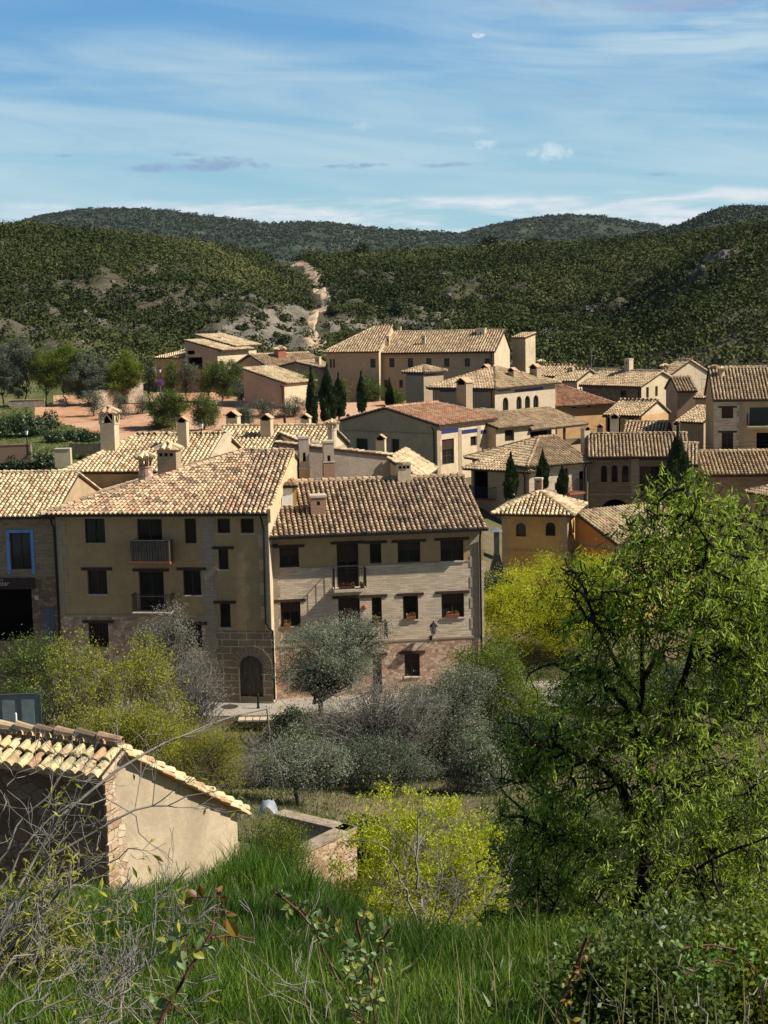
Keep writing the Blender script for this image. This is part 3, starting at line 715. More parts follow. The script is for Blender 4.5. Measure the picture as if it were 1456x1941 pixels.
            for sx in (-1, 1):
                for sy in (-1, 1): mb.box(x+sx*k-.06, x+sx*k+.06, y+sy*k-.06, y+sy*k+.06, zz, z2)
                for sgn in (-1, 1):
                    mb.bar((x+sx*k, y-k*.9*sgn, zz), (x+sx*k, y, z2), .06); mb.bar((x-k*.9*sgn, y+sx*k, zz), (x, y+sx*k, z2), .06)
            mb.box(x-k*.5, x+k*.5, y-k*.5, y+k*.5, zz, z2, 2); mb.box(x-r*1.12, x+r*1.12, y-r*1.12, y+r*1.12, z2, z2+.06)
            _pyr(mb, x, y, z2+.06, r*1.42, w*.40, 1)
        elif style == 'gable':     # two leaning tiles make a little roof
            hb = h-w*0.55
            mb.box(x-r, x+r, y-r, y+r, z-down, z+hb)
            mb.box(x-r*.72, x+r*.72, y-r*1.01, y+r*1.01, z+hb-w*.05, z+hb+w*.10, 2)
            mb.box(x-r, x-r*.72, y-r, y+r, z+hb, z+hb+w*.12); mb.box(x+r*.72, x+r, y-r, y+r, z+hb, z+hb+w*.12)
            zz = z+hb+w*.12; e = r*1.2; tt = .05; hk = w*.42
            for sg in (-1, 1):
                mb.hexa([(x+sg*e, y-e, zz), (x, y-e, zz+hk), (x, y+e, zz+hk), (x+sg*e, y+e, zz), (x+sg*e, y-e, zz+tt), (x, y-e, zz+hk+tt), (x, y+e, zz+hk+tt), (x+sg*e, y+e, zz+tt)], 1)
            mb.poly([(x-e*.9, y-r*.9, zz), (x+e*.9, y-r*.9, zz), (x, y-r*.9, zz+hk*.95)], 2)
        elif style == 'box':       # broad brick stack with a tiled hat
            hb = h-w*0.42
            mb.box(x-r, x+r, y-r, y+r, z-down, z+hb); mb.box(x-r*1.08, x+r*1.08, y-r*1.08, y+r*1.08, z+hb-.05, z+hb)
            for i in range(3): mb.box(x-r*.75+i*r*.55, x-r*.75+i*r*.55+r*.32, y-r*1.012, y-r*.5, z+hb*.62, z+hb*.8, 2)
            _pyr(mb, x, y, z+hb, r*1.25, w*.34, 1)
        elif style == 'flat':      # brick stack under a slab
            mb.box(x-r, x+r, y-r, y+r, z-down, z+h-.12); mb.box(x-r*1.12, x+r*1.12, y-r*1.12, y+r*1.12, z+h-.12, z+h, 3)
            mb.box(x-.08, x+.08, y-r*1.01, y-r*.5, z+h*.5, z+h*.68, 2)
        elif style == 'arch':      # stack with a row of arched tiles on top
            mb.box(x-r, x+r, y-r*.8, y+r*.8, z-down, z+h-.26)
            for i in range(3): mb.box(x-r*.85+i*r*.62, x-r*.85+i*r*.62+r*.4, y-r*.82, y-r*.3, z+h-.46, z+h-.32, 2)
            C = np.array([[x-r*.72+i*r*.72, y-r*1.1, z+h-.27] for i in range(3)]); o = np.ones(3)[:, None]
            V, Q, t = tile_block(C, o*[1., 0, 0], o*[0, 1., 0], o*[0, 0, 1.], .2, r*2.0, r*.36, np.random.RandomState(int(x0))); mb.add(V, Q, 1, t)
        if low: mb.box(x-r*1.06, x+r*1.06, y-r*1.06, y+r*1.06, z-down, z+low[0], 4); mb.box(x-r*1.16, x+r*1.16, y-r*1.16, y+r*1.16, z+low[0], z+low[0]+.06, 3)
        return mb.build(name, [m, tm, DARKIN, STONEC, (low[1] if low else m)], s.roof)
    def downpipe(s, side, pts, m=None, r=0.055, name='downspout'):
        mb = MB(); q = [s.pt(side, *s.hit(px, py, side, o), -o) for px, py, o in pts]; mb.tube(q, r, 8); return mb.build(name, m or IRON, s.root)
    def gutter(s, a0, a1, z, y=-0.5, m=None):
        mb = MB(); mb.box(a0, a1, y-0.07, y+0.05, z-0.10, z-0.005); return mb.build('gutter', m or IRON, s.root)
    def balcony(s, side, x0, x1, yt, yb, yslab, dep=0.75, style='iron', slab=None):
        """railing between rows yt (hand rail) and yb (foot); slab down to yslab, all measured dep out of the wall"""
        a0, zt = s.hit(x0, yt, side, dep); a1, _ = s.hit(x1, yt, side, dep); zb = s.hit((x0+x1)/2, yb, side, dep)[1]; zs = s.hit((x0+x1)/2, yslab, side, dep)[1]
        a0, a1 = min(a0, a1), max(a0, a1)
        mb = MB(); s.bx(mb, side, a0-.03, a1+.03, zs, zb-.01, -dep-.04, -0.005)
        if slab is not None: mb.m = [0]*len(mb.m)
        b = mb.build('balcony', slab or STONEC, s.root)
        r = MB(); zt = s.hit((x0+x1)/2, yt, side, dep)[1]
        if style == 'wood':
            n = int((a1-a0)/0.14)
            for i in range(n): s.bx(r, side, a0+(a1-a0)*i/n+.012, a0+(a1-a0)*(i+1)/n-.012, zb, zt, -dep, -dep+.03)
            for q in (a0, a1-.03):
                for i in range(4): s.bx(r, side, q, q+.03, zb, zt, -dep+.03+(dep-.04)*i/4+.01, -dep+.03+(dep-.04)*(i+1)/4-.01)
            s.bx(r, side, a0-.02, a1+.02, zt, zt+.05, -dep-.02, -dep+.05)
            mt = WOODG
        else:
            n = max(4, int((a1-a0)/0.115))
            for i in range(n+1):
                a = a0+(a1-a0)*i/n; s.bx(r, side, a-.009, a+.009, zb+.05, zt, -dep, -dep+.018)
            for q in (a0, a1):
                for i in range(6): s.bx(r, side, q-.009, q+.009, zb+.05, zt, -dep*i/6-.02, -dep*i/6-.002)
                s.bx(r, side, q-.015, q+.015, zt, zt+.035, -dep, -.01); s.bx(r, side, q-.015, q+.015, zb+.04, zb+.06, -dep, -.01)
            s.bx(r, side, a0-.02, a1+.02, zt+.036, zt+.06, -dep-.012, -dep+.03); s.bx(r, side, a0, a1, zb+.03, zb+.055, -dep-.004, -dep+.022)
            mt = IRON
        r.build('railing', mt, b); return b
def _cone(mb, c, r, h, n, m):
    """ring of leaning cover tiles"""
    rng = np.random.RandomState(n); C = []; U = []; V = []; N = []
    for k in range(n):
        a = 2*math.pi*k/n; o = np.array([math.cos(a), math.sin(a), 0]); t = np.array([-math.sin(a), math.cos(a), 0]); v = np.array([-o[0]*r, -o[1]*r, h]); v /= np.linalg.norm(v)
        C.append(np.array(c)+o*r); U.append(t); V.append(v); N.append(np.cross(t, v) if np.cross(t, v)[2] > 0 else -np.cross(t, v))
    L = math.hypot(r, h)*0.85; V_, Q, t = tile_block(np.array(C), np.array(U), np.array(V), np.array(N), .2, L, r*math.pi/n*0.85, rng); mb.add(V_, Q, m, t)
def _pyr(mb, x, y, z, e, h, m):
    A = [(x-e, y-e, z), (x+e, y-e, z), (x+e, y+e, z), (x-e, y+e, z)]; ap = (x, y, z+h)
    mb.poly(A[::-1], m)
    for i in range(4): roof_face(mb, [A[i], A[(i+1) % 4], ap], e*2/4, e*1.2, None, m, m, m, 0.04, seed=i)
# ------------------------------------------------------------------ terrain: one fan shaped sheet from behind the camera to the horizon
PA = ([-160, -60, -20, 0, 2, 6, 10, 14, 18, 20, 24, 34, 42, 50, 58, 64, 71.4, 72.2, 78, 95, 120, 165, 200, 225],
      [95, 44, 24, 18.3, 17.9, 16.5, 15.1, 13.7, 12.35, 11.3, 9.7, 6.8, 4.8, 2.9, 1.2, 0.2, -0.7, -0.3, -0.1, 1.0, 5.6, 7.8, 9.3, 12])  # unseen hillside behind the camera, added to hold back low sky light
PB = ([-160, -60, -20, 0, 2, 6, 10, 14, 20, 34, 42, 50, 58, 64, 71.4, 72.2, 78, 95, 120, 165, 200, 225],
      [95, 44, 24, 18.3, 17.9, 16.5, 15.0, 13.0, 10.0, 5.6, 3.6, 2.0, 0.7, -0.2, -0.8, -0.5, -0.3, 0.8, 5.0, 7.8, 9.3, 12])
RX = [-1500, -300, 0, 100, 200, 300, 400, 480, 540, 600, 700, 800, 900, 1000, 1100, 1200, 1300, 1400, 1456, 1700, 2900]
RY = [440, 440, 433, 436, 443, 458, 470, 487, 499, 492, 484, 482, 476, 472, 470, 462, 455, 440, 436, 425, 425]
RD = [430, 420, 420, 420, 425, 440, 470, 520, 560, 540, 500, 500, 500, 500, 490, 480, 450, 430, 420, 400, 400]
_rz = [float(P(min(max(a, -400), 1900), b, c)[2]) for a, b, c in zip(RX, RY, RD)]
def ground(x, Y):
    x = np.asarray(x, float); Y = np.asarray(Y, float)
    a = np.where(Y > 5, x/np.maximum(Y, 5), x/5.0); px = 728+2800*a
    k = ss(a, -0.075, 0.035)
    z = np.interp(Y, *PA)*(1-k)+np.interp(Y, *PB)*k
    z = z+ss(a, 0.10, 0.30)*ss(Y, 45, 66)*(1-ss(Y, 66, 90))*0.5
    z = z-1.5*np.exp(-((px-600)/110.0)**2)*np.exp(-((Y-33)/6.0)**2)
    z = z-3.7*ss(px, 850, 1120)*ss(Y, 85, 105)*(1-ss(Y, 119, 140))
    zr = np.interp(px, RX, _rz); yr = np.interp(px, RX, RD)
    yf = np.interp(px, [0, 400, 620, 1000, 1456], [238, 245, 225, 226, 205])
    t = np.clip((Y-yf)/(yr-yf), 0, 1)
    # gentle foot, steeper flank, rounded top
    er = (zr-CAMZ)/yr; hill = CAMZ+np.clip(Y, yf, yr)*(-0.034+(er+0.034)*(0.45*t+0.55*np.sin(t*math.pi/2)))
    # right flank: a nearer bluff, its face turned to the left
    bl = ss(px, 1150, 1400)*np.exp(-((Y-285)/55.0)**2)*11.0
    gully = -0.8*np.exp(-((px-(600+40*np.sin(t*5)))/42.0)**2)*ss(t, 0.05, 0.35)*(1-ss(t, 0.75, 1.0))
    n = (1-0.75*np.exp(-((px-605)/60.0)**2))*fbm(x/28.0, Y/38.0, 5)*6.0*ss(t, 0.02, 0.25)*(1-0.9*ss(t, 0.45, 0.95))
    rocks = np.maximum(0, fbm(x/9.0+9, Y/11.0+3, 4)-0.12)*5.0*ss(t, 0.05, 0.2)*(1-ss(t, 0.6, 0.9))
    hill = hill+n+bl+gully+rocks
    z = np.where(Y > yf, z*(1-ss(Y, yf, yf+25))+hill*ss(Y, yf, yf+25), z)
    over = np.clip(Y-yr, 0, None); z = np.where(over > 0, np.maximum(zr+n-over*0.06, 4), z)
    near = fbm(x/2.3, Y/2.3, 4)*0.22*ss(Y, 3, 8)*(1-ss(Y, 68, 71)); z = z+near
    z = z+fbm(x/6.0+5, Y/6.0, 3)*0.7*ss(Y, 26, 40)*(1-ss(Y, 62, 69))
    z = z+0.5*fbm(x/14.0, Y/9.0, 3)*ss(Y, 130, 160)*(1-ss(Y, 215, 240))
    # stepped terraces, left of the village
    z = z+1.3*ss(Y-0.02*x, 196, 198)*(1-ss(px, 190, 300))*(1-ss(Y, 225, 240))
    # levelled road in front of the houses
    lv = ss(Y, 71.6, 72.4)*(1-ss(Y, 76, 79)); z = z*(1-lv)+(-0.05)*lv
    return z
_yn = np.concatenate([np.linspace(-160, -16, 20)[:-1], np.linspace(-16, 2, 10)[:-1], np.linspace(2, 26, 70)[:-1], np.linspace(26, 80, 110)[:-1], np.linspace(80, 200, 70)[:-1], np.linspace(200, 560, 230)[:-1], np.geomspace(560, 4200, 34)])
_an2 = np.linspace(-0.46, 0.46, 420)
_A, _Y = np.meshgrid(_an2, _yn); _X = _A*(np.maximum(_Y, 0)+18+np.maximum(-_Y, 0)*3); _Z = ground(_X, _Y)
def in_px(x, Y, z, poly):
    u, v = proj(np.stack([x, Y, z], -1)); return inpoly(u.ravel(), v.ravel(), poly).reshape(np.shape(x))
PATHP = [(566, 497), (592, 500), (606, 516), (612, 538), (626, 556), (632, 578), (616, 596), (614, 622), (624, 640), (622, 672), (600, 668), (596, 640), (586, 616), (588, 590), (604, 566), (596, 548), (586, 530), (590, 512), (560, 503), (520, 496), (520, 488)]
SCREEP = [(418, 622), (470, 598), (520, 584), (548, 580), (590, 584), (584, 612), (600, 668), (622, 680), (560, 690), (470, 665), (430, 650)]
SCREE2 = [(622, 612), (700, 606), (760, 602), (860, 588), (900, 596), (860, 610), (760, 622), (700, 634), (640, 640), (626, 660)]
FIELDP = [(60, 772), (150, 760), (280, 762), (300, 738), (380, 738), (420, 752), (560, 758), (780, 758), (830, 800), (640, 822), (560, 842), (240, 845), (130, 808), (60, 792)]
def zone(x, Y, z):
    """0 scrub earth, 1 path, 2 scree, 3 red earth, 4 short grass, 5 garden soil, 6 meadow bank"""
    k = np.zeros(np.shape(x), int)
    far = Y > 215
    k[in_px(x, Y, z, SCREEP) & far] = 2; k[in_px(x, Y, z, SCREE2) & far] = 2; k[in_px(x, Y, z, PATHP) & far] = 1
    mid = (Y > 76) & (Y < 235)
    k[mid] = 4; k[mid & (728+2800*x/np.maximum(Y, 1) > 870)] = 5; k[mid & (728+2800*x/np.maximum(Y, 1) > 1000) & (Y > 168)] = 0; k[in_px(x, Y, z, FIELDP) & mid] = 3
    k[(Y > 20) & (Y <= 76)] = 5; k[Y <= 20] = 6; k[Y < -16] = 0
    return k
_K = zone(_X, _Y, _Z)
def Yat(px, py, Y0=20, Y1=420):
    """depth at which the ground is seen at a pixel"""
    Y = np.linspace(Y0, Y1, 4000); x = (px-CX)/F*Y; z = ground(x, Y); v = proj(np.stack([x, Y, z], -1))[1]; return float(Y[np.argmin(np.abs(v-py))])
def make_ground():
    ny, nx = _A.shape; V = np.stack([_X, _Y, _Z], -1).reshape(-1, 3)
    i = (np.arange(ny-1)[:, None]*nx+np.arange(nx-1)[None]).ravel(); Q = np.stack([i, i+1, i+1+nx, i+nx], 1)
    kc = _K[:-1, :-1].ravel()
    def fn(T, b, c1, c2, c3, sc, bump):
        p = pos(T); n = T.noise(p, sc, 7, 0.68, 0.2); n2 = T.noise(p, sc*6.3, 5, 0.7); n3 = T.noise(p, sc*0.22, 4, 0.6)
        c = T.mix(T.sstep(n, 0.38, 0.62), c1, c2); c = T.mix(T.math('MULTIPLY', T.sstep(n3, 0.42, 0.66), 0.7), c, c3)
        c = T.mix(T.math('MULTIPLY', T.sstep(n2, 0.45, 0.7), 0.5), c, scal(c1, 0.55))
        return c, T.math('MULTIPLY_ADD', n2, 0.5, n), bump
    defs = [('stony scrub earth', (0.10, 0.085, 0.058), (0.045, 0.05, 0.026), (0.12, 0.105, 0.08), 0.35, 0.6), ('pale path earth', (0.44, 0.32, 0.21), (0.54, 0.41, 0.28), (0.38, 0.27, 0.17), 1.1, 0.2),
            ('limestone scree', (0.19, 0.165, 0.13), (0.27, 0.24, 0.195), (0.12, 0.105, 0.075), 1.3, 0.5), ('red earth', (0.42, 0.20, 0.105), (0.50, 0.29, 0.17), (0.54, 0.37, 0.25), 0.5, 0.08),
            ('field grass and weeds', (0.075, 0.10, 0.03), (0.12, 0.125, 0.05), (0.24, 0.19, 0.11), 0.4, 0.1), ('garden earth and dead leaves', (0.14, 0.11, 0.075), (0.09, 0.095, 0.04), (0.20, 0.14, 0.09), 0.9, 0.08),
            ('soil under the grass', (0.035, 0.045, 0.015), (0.045, 0.06, 0.018), (0.05, 0.05, 0.02), 3.0, 0.03)]
    ms = [mat(d[0], (lambda T, b, d=d: fn(T, b, *d[1:])), 0.97, 0.05) for d in defs]
    kinds = [0, 4, 5, 6]
    sel = np.isin(kc, [0, 4, 5, 6])
    mi = np.searchsorted(kinds, np.where(sel, kc, 0))
    # one sheet; path, scree and red earth lie on it as their own thin sheets
    tag(mk('ground', V, Q, [ms[k] for k in kinds], mi, smooth=True), kind='structure')
    for kk, nm in ((2, 'scree_slope'), (3, 'red_earth_field')):
        s = kc == kk; q = Q[s]; u, inv = np.unique(q, return_inverse=True)
        o = mk(nm, V[u]+[0, 0, 0.10 if kk < 3 else 0.05], inv.reshape(-1, 4), ms[kk], smooth=True); tag(o, kind='structure')
    # the stony path: a ribbon that climbs the slope
    cl = [(582, 497, 15), (599, 512, 11), (607, 532, 9), (614, 550, 9), (624, 566, 11), (622, 584, 12), (606, 602, 13), (601, 622, 12), (607, 642, 15), (612, 664, 18)]
    Ys = np.array([Yat(a, b, 215, 560) for a, b, c in cl]); o = np.argsort(Ys); px = np.array([c[0] for c in cl], float)[o]; hw = np.array([c[2] for c in cl], float)[o]; Ys = Ys[o]
    yy = np.arange(Ys[0]-6, Ys[-1]+8, 1.0); m = len(yy); pc = np.interp(yy, Ys, px); pc = np.convolve(np.pad(pc, 4, 'edge'), np.ones(9)/9, 'valid'); w = np.interp(yy, Ys, hw)
    wl = w*(1+1.3*fbm(yy*.13, yy*0+3, 3)); wr = w*(1+1.3*fbm(yy*.13+40, yy*0+9, 3)); nx_ = 9; tt = np.linspace(0, 1, nx_)
    pp = (pc-wl)[:, None]+((wl+wr)[:, None])*tt; X = (pp-CX)/F*yy[:, None]; YY = np.repeat(yy[:, None], nx_, 1); Z = ground(X, YY)+.22; Z[:, [0, -1]] -= .3
    i = (np.arange(m-1)[:, None]*nx_+np.arange(nx_-1)[None]).ravel()
    tag(mk('hill_path', np.stack([X, YY, Z], -1).reshape(-1, 3), np.stack([i, i+1, i+1+nx_, i+nx_], 1), ms[1], smooth=True), kind='structure')
make_ground()

def make_far_hills():
    m = mat('distant hillside', lambda T, b: (T.mix(T.sstep(T.noise(pos(T), 0.02, 8, 0.7), 0.50, 0.66), T.mix(T.sstep(T.noise(pos(T), 0.12, 5, 0.7), 0.4, 0.6), (0.030, 0.045, 0.028), (0.048, 0.06, 0.038)), (0.115, 0.105, 0.08)), T.noise(pos(T), 0.15, 5, 0.7), 6.0), 0.97, 0.05)
    res = []
    for nm, xs, ys, Y0, Yr, Y1 in (('far_hills', [-900, 0, 40, 100, 180, 260, 340, 400, 460, 520, 600, 660, 730, 800, 880, 930, 1000, 1080, 1140, 1200, 1260, 1330, 1456, 2300],
                       [470, 432, 425, 406, 395, 394, 398, 408, 414, 424, 419, 424, 433, 437, 441, 428, 413, 406, 409, 420, 429, 436, 440, 455], 1300, 2300, 3400),
                       ('near_right_hills', [1040, 1120, 1180, 1250, 1290, 1330, 1360, 1400, 1456, 1600, 2200], [485, 462, 448, 436, 425, 408, 396, 390, 392, 396, 410], 640, 1050, 1500)):
        px = np.linspace(xs[0], xs[-1], 420); a = (px-728)/2800; yy = np.concatenate([np.linspace(Y0, Yr, 80), np.linspace(Yr, Y1, 12)[1:]])
        zr = np.array([P(p, np.interp(p, xs, ys), Yr)[2] for p in px])
        A, YY = np.meshgrid(a, yy); X = A*YY; t = np.clip((YY-Y0)/(Yr-Y0), 0, 1); ov = np.clip((YY-Yr)/(Y1-Yr), 0, 1)
        zl = 2.0; e0 = (zl-CAMZ)/Y0; e1 = (zr[None]-CAMZ)/Yr; Z = CAMZ+np.minimum(YY, Yr)*(e0+(e1-e0)*(0.35*t+0.65*np.sin(t*math.pi/2)))-ov*zr[None]*0.5+fbm(X/150, YY/220, 5)*(24 if Y0 > 1000 else 11)*np.sin(np.clip(t*1.15, 0, 1)*math.pi)*(1-ov)
        V = np.stack([X, YY, Z], -1).reshape(-1, 3); ny, nx = A.shape
        i = (np.arange(ny-1)[:, None]*nx+np.arange(nx-1)[None]).ravel(); Q = np.stack([i, i+1, i+1+nx, i+nx], 1)
        tag(mk(nm, V, Q, m, smooth=True), kind='structure'); res.append((a, yy, Z))
    return res
FARH = make_far_hills()

# ------------------------------------------------------------------ street in front of the houses
def make_street():
    V = []; Q = []
    n = 70; xs = np.linspace(-22, 12, n)
    def fr(x): return 72.0+0.25*np.sin(x*0.35)+0.35*np.sin(x*0.13+1)
    V = [(x, fr(x), -0.02) for x in xs]+[(x, 77.6, -0.02) for x in xs]
    Q = [[i, i+1, n+i+1, n+i] for i in range(n-1)]
    def fn(T, b):
        p = pos(T); a = T.noise(p, 0.9, 7, 0.65, 0.4); c = T.noise(p, 9, 5, 0.7)
        col = T.mix(T.sstep(a, 0.35, 0.65), (0.27, 0.235, 0.185), (0.36, 0.32, 0.265)); col = T.mix(T.math('MULTIPLY', T.sstep(c, 0.5, 0.7), 0.5), col, (0.15, 0.125, 0.095))
        return col, c, 0.01
    o = mk('street', V, Q, mat('worn paving', fn)); tag(o, kind='structure')
    for w in range(1):
        mb = MB()
        for i in range(n-1): mb.hexa([(xs[i], fr(xs[i])-.28, -1.6), (xs[i+1], fr(xs[i+1])-.28, -1.6), (xs[i+1], fr(xs[i+1]), -1.6), (xs[i], fr(xs[i]), -1.6), (xs[i], fr(xs[i])-.28, .06), (xs[i+1], fr(xs[i+1])-.28, .06), (xs[i+1], fr(xs[i+1]), .06), (xs[i], fr(xs[i]), .06)])
        o = mb.build('retaining_wall', FIELDST); tag(o, 'low rough stone retaining wall holding up the edge of the street', 'stone wall')
make_street()
# ================================================================== the village
def onroof(h, px, py, pitch, up=0.12):
    """depth of the point seen at (px, py) on the front slope"""
    o = h.loc((0, 0, CAMZ)); d = ray(px, py); d = np.array([d[0]*h.c+d[1]*h.s, -d[0]*h.s+d[1]*h.c, d[2]])
    t = (h.h+up-o[2]+pitch*o[1])/(d[2]-pitch*d[1]); return h.world(o+d*t)[1]
PT = 0.33
# ---- ochre house with the arched door
A = House('apartment_house', 'ochre plastered house with a wooden balcony and round-arched door in cut stone', 'house', (104, 970, 75.6), (508, 74.2), 14.4, -0.3)
st = A.hit(386, 1100, 0)[0]; zs = A.hit(250, 1168, 0)[1]; za = A.hit(450, 1195, 0)[1]
ops = [(161, 983, 199, 1029, 'win', 'G'), (261, 984, 308, 1066, 'win', 'c'), (350, 983, 372, 1030, 'win', 'n'), (412, 983, 436, 1011, 'win', 'Sn'), (456, 983, 481, 1011, 'win', 'Sn'),
       (414, 1041, 433, 1080, 'win', 'LSn'), (417, 1144, 437, 1190, 'win', 'LSn'), (166, 1081, 203, 1127, 'win', 'LS'), (264, 1083, 311, 1158, 'win', 'L'), (347, 1081, 381, 1129, 'win', 'LS'),
       (168, 1181, 206, 1227, 'win', 'LG'), (350, 1184, 383, 1228, 'win', 'LG'), (455, 1243, 498, 1321, 'door', 'A')]
A.wall(0, [(zs, PINKST), (99, OCHRE)], ops, strips=[(st, A.W, 0, za, ASHLAR), (st, A.W, za, 99, OCHRE)])
A.wall(1, [(99, CREAM)]); A.wall(2, [(99, SAND)]); A.wall(3, [(99, SAND)])
A.under = WOODD
A.hip(PT, 0.55, T_NEAR, 0.25, 0.33, left=True, right=False, walls=CREAM, rw=6.9, fan=(0.40, -0.02, 10.0), hl=8.6, seed=5)
A.quoin(0, 0.02, zs, A.h-0.1, 0.52, 0.30, 0.62); A.quoin(0, st+0.30, 0, A.h-0.1, 0.78, 0.50, 0.62, to=0); A.quoin(0, A.W-0.02, za, A.h-0.1, 0.52, 0.30, 0.62, to=-1)
for y_ in (1035, 1080, 1131): A.band(0, y_, 0.035, OCHRE, 'string_course', 0.012, (120, 384))
A.band(0, 1169, 0.10, QUOIN, 'string_course', 0.03, (104, 386))
A.gutter(-0.5, A.W+0.1, A.h-0.06, -0.62)
A.downpipe(0, [(97, 985, .6), (98, 992, .3), (102, 1000, .1), (113, 1203, .1), (115, 1230, .1)], name='downspout')
A.downpipe(0, [(494, 980, .5), (497, 990, .3), (500, 1004, .1), (504, 1181, .1), (510, 1190, .1), (517, 1196, .1), (521, 1326, .1)], name='downspout')
A.balcony(0, 246, 320, 1026, 1065, 1070, 0.8, 'wood', CLAYP)
A.balcony(0, 250, 322, 1129, 1161, 1164, 0.75)
# carved arch ring round the door
mb = MB(); (a0, _), (a1, _) = A.hit(455, 1290, 0), A.hit(498, 1290, 0); zt = A.hit(476, 1243, 0)[1]; r0 = (a1-a0)/2+0.02; ca = (a0+a1)/2; zc = zt-r0
for i in range(13):
    t0 = math.pi*(i+.06)/13; t1 = math.pi*(i+.94)/13; R = r0+0.52
    q = [(ca+r0*math.cos(t0), zc+r0*math.sin(t0)), (ca+R*math.cos(t0), zc+R*math.sin(t0)), (ca+R*math.cos(t1), zc+R*math.sin(t1)), (ca+r0*math.cos(t1), zc+r0*math.sin(t1))]
    mb.hexa([A.pt(0, a, z, -0.03) for a, z in q]+[A.pt(0, a, z, 0) for a, z in q])
mb.build('door_arch', STONEC if False else plain('door arch stone', (0.27, 0.205, 0.13), 0.9), A.root)
mb = MB(); A.bx(mb, 0, a0-.06, a0, 0, zc, -.02, 0); A.bx(mb, 0, ca-r0-.5, a0-.06, zc-.05, zc, -.02, 0); mb.build('door_trim', STONEC, A.root)
A.chimney(258, 288, 858, 916, onroof(A, 273, 916, PT), 'round', PINKST)
A.chimney(298, 335, 836, 886, onroof(A, 316, 884, PT)+0.3, 'box', BRKS)
mb = MB()   # raised verge wall on the right
mb.hexa([(A.W-.02, -.1, A.h-.6), (A.W+.14, -.1, A.h-.6), (A.W+.14, 7, A.h+1.5), (A.W-.02, 7, A.h+1.5), (A.W-.02, -.1, A.h+.1), (A.W+.14, -.1, A.h+.1), (A.W+.14, 7, A.h+2.4), (A.W-.02, 7, A.h+2.4)])
mb.build('verge_wall', plaster('pale yellow plaster', (0.60, 0.47, 0.25)), A.root)

# ---- brick house left edge
B = House('brick_house', 'brown brick house at the left edge with a blue-framed window', 'house', (-95, 978, 76.0), (103, 75.62), 9.4, -0.3)
zs = B.hit(60, 1094, 0)[1]
B.wall(0, [(zs, BROWNST), (99, BRKD)], [(19, 1010, 59, 1079, 'blue', 'W'), (-60, 1116, 62, 1215, 'gap', '')])
B.wall(1, [(99, SAND)]); B.wall(2, [(99, SAND)]); B.wall(3, [(99, SAND)])
B.gable_x(PT, 0.45, 0.1, 4.7, T_PALE, 0.25, 0.33, seed=9)
sg = MB(); a0 = B.hit(-70, 1105, 0)[0]; a1 = B.hit(67, 1105, 0)[0]; z1 = B.hit(30, 1096, 0)[1]; z0 = B.hit(30, 1116, 0)[1]
B.bx(sg, 0, a0, a1, z0, z1, -.12, .1); sgo = sg.build('sign_board', plain('brown sign board', (0.045, 0.022, 0.018), 0.8), B.root)
def text(s, size, world, rz, m, parent=None, name='lettering', ext=0.006, shear=0.25, align='RIGHT'):
    c = bpy.data.curves.new(name, 'FONT'); c.body = s; c.size = size; c.extrude = ext; c.align_x = align; c.shear = shear; c.resolution_u = 3
    o = bpy.data.objects.new(name, c); COL.objects.link(o); bpy.context.view_layer.update(); dg = bpy.context.evaluated_depsgraph_get()
    me = bpy.data.meshes.new_from_object(o.evaluated_get(dg)); bpy.data.objects.remove(o); me.materials.clear(); me.materials.append(m)
    o = bpy.data.objects.new(name, me); COL.objects.link(o)
    o.rotation_euler = (math.pi/2, 0, rz); o.location = [float(q) for q in world]
    if parent is not None: o.parent = parent
    return o
TXT = plain('pale lettering', (0.42, 0.40, 0.38), 0.8)
a, z = B.hit(17, 1110, 0, .13); text('Alquezar', 0.36, B.pt(0, a, z, -.13), 0, TXT, sgo)
a, z = B.hit(6, 1101, 0, .13); text('Taberna', 0.17, B.pt(0, a, z, -.13), 0, TXT, sgo, shear=0)
mb = MB(); a, z = B.hit(70, 1133, 0); B.bx(mb, 0, a-.1, a+.1, z-.1, z+.12, -.05, 0); mb.build('number_plate', STONEC, B.root)
mb = MB(); a0, z1 = B.hit(78, 1153, 0); a1, _ = B.hit(103, 1153, 0); B.bx(mb, 0, a0, a1, 0, z1, -.03, 0); mb.build('plinth_panel', plain('slate grey render', (0.10, 0.10, 0.13), 0.9), B.root)

# ---- buff brick house on the right of the pair
E = House('brick_house', 'buff brick house with an ochre top storey and two iron balconies', 'house', (512, 1013, 74.9), (916, 76.4), 11.8, -0.3)
zo = E.hit(710, 1071, 0)[1]; zs = E.hit(760, 1217, 0)[1]
ops = [(530, 1038, 567, 1076, 'win', 'LSB'), (639, 1031, 680, 1114, 'win', 'LB'), (701, 1030, 723, 1068, 'win', 'Ln'), (754, 1028, 797, 1066, 'win', 'LB'), (835, 1024, 879, 1064, 'win', 'LSB'),
       (532, 1141, 570, 1188, 'win', 'LSBc'), (642, 1134, 683, 1213, 'win', 'LB'), (705, 1132, 724, 1180, 'win', 'LSn'), (764, 1129, 793, 1175, 'win', 'LSn'), (837, 1125, 880, 1171, 'win', 'LSB'),
       (707, 1243, 724, 1314, 'door', 'L'), (767, 1239, 796, 1283, 'win', 'LSBc')]
E.wall(0, [(zs, PINKST), (zo, BRK), (99, OCHRE)], ops); E.wall(1, [(99, BRK)]); E.wall(2, [(99, SAND)]); E.wall(3, [(99, SAND)])
E.gable_x(PT, 0.55, 0.12, 5.7, T_DARK, 0.265, 0.34, walls=(BRK, CREAM), seed=12)
E.quoin(0, 0.06, zs, E.h-.2, .36, .24, .55); E.quoin(0, E.W-.15, zs, E.h-.2, .60, .38, .55, to=-1)
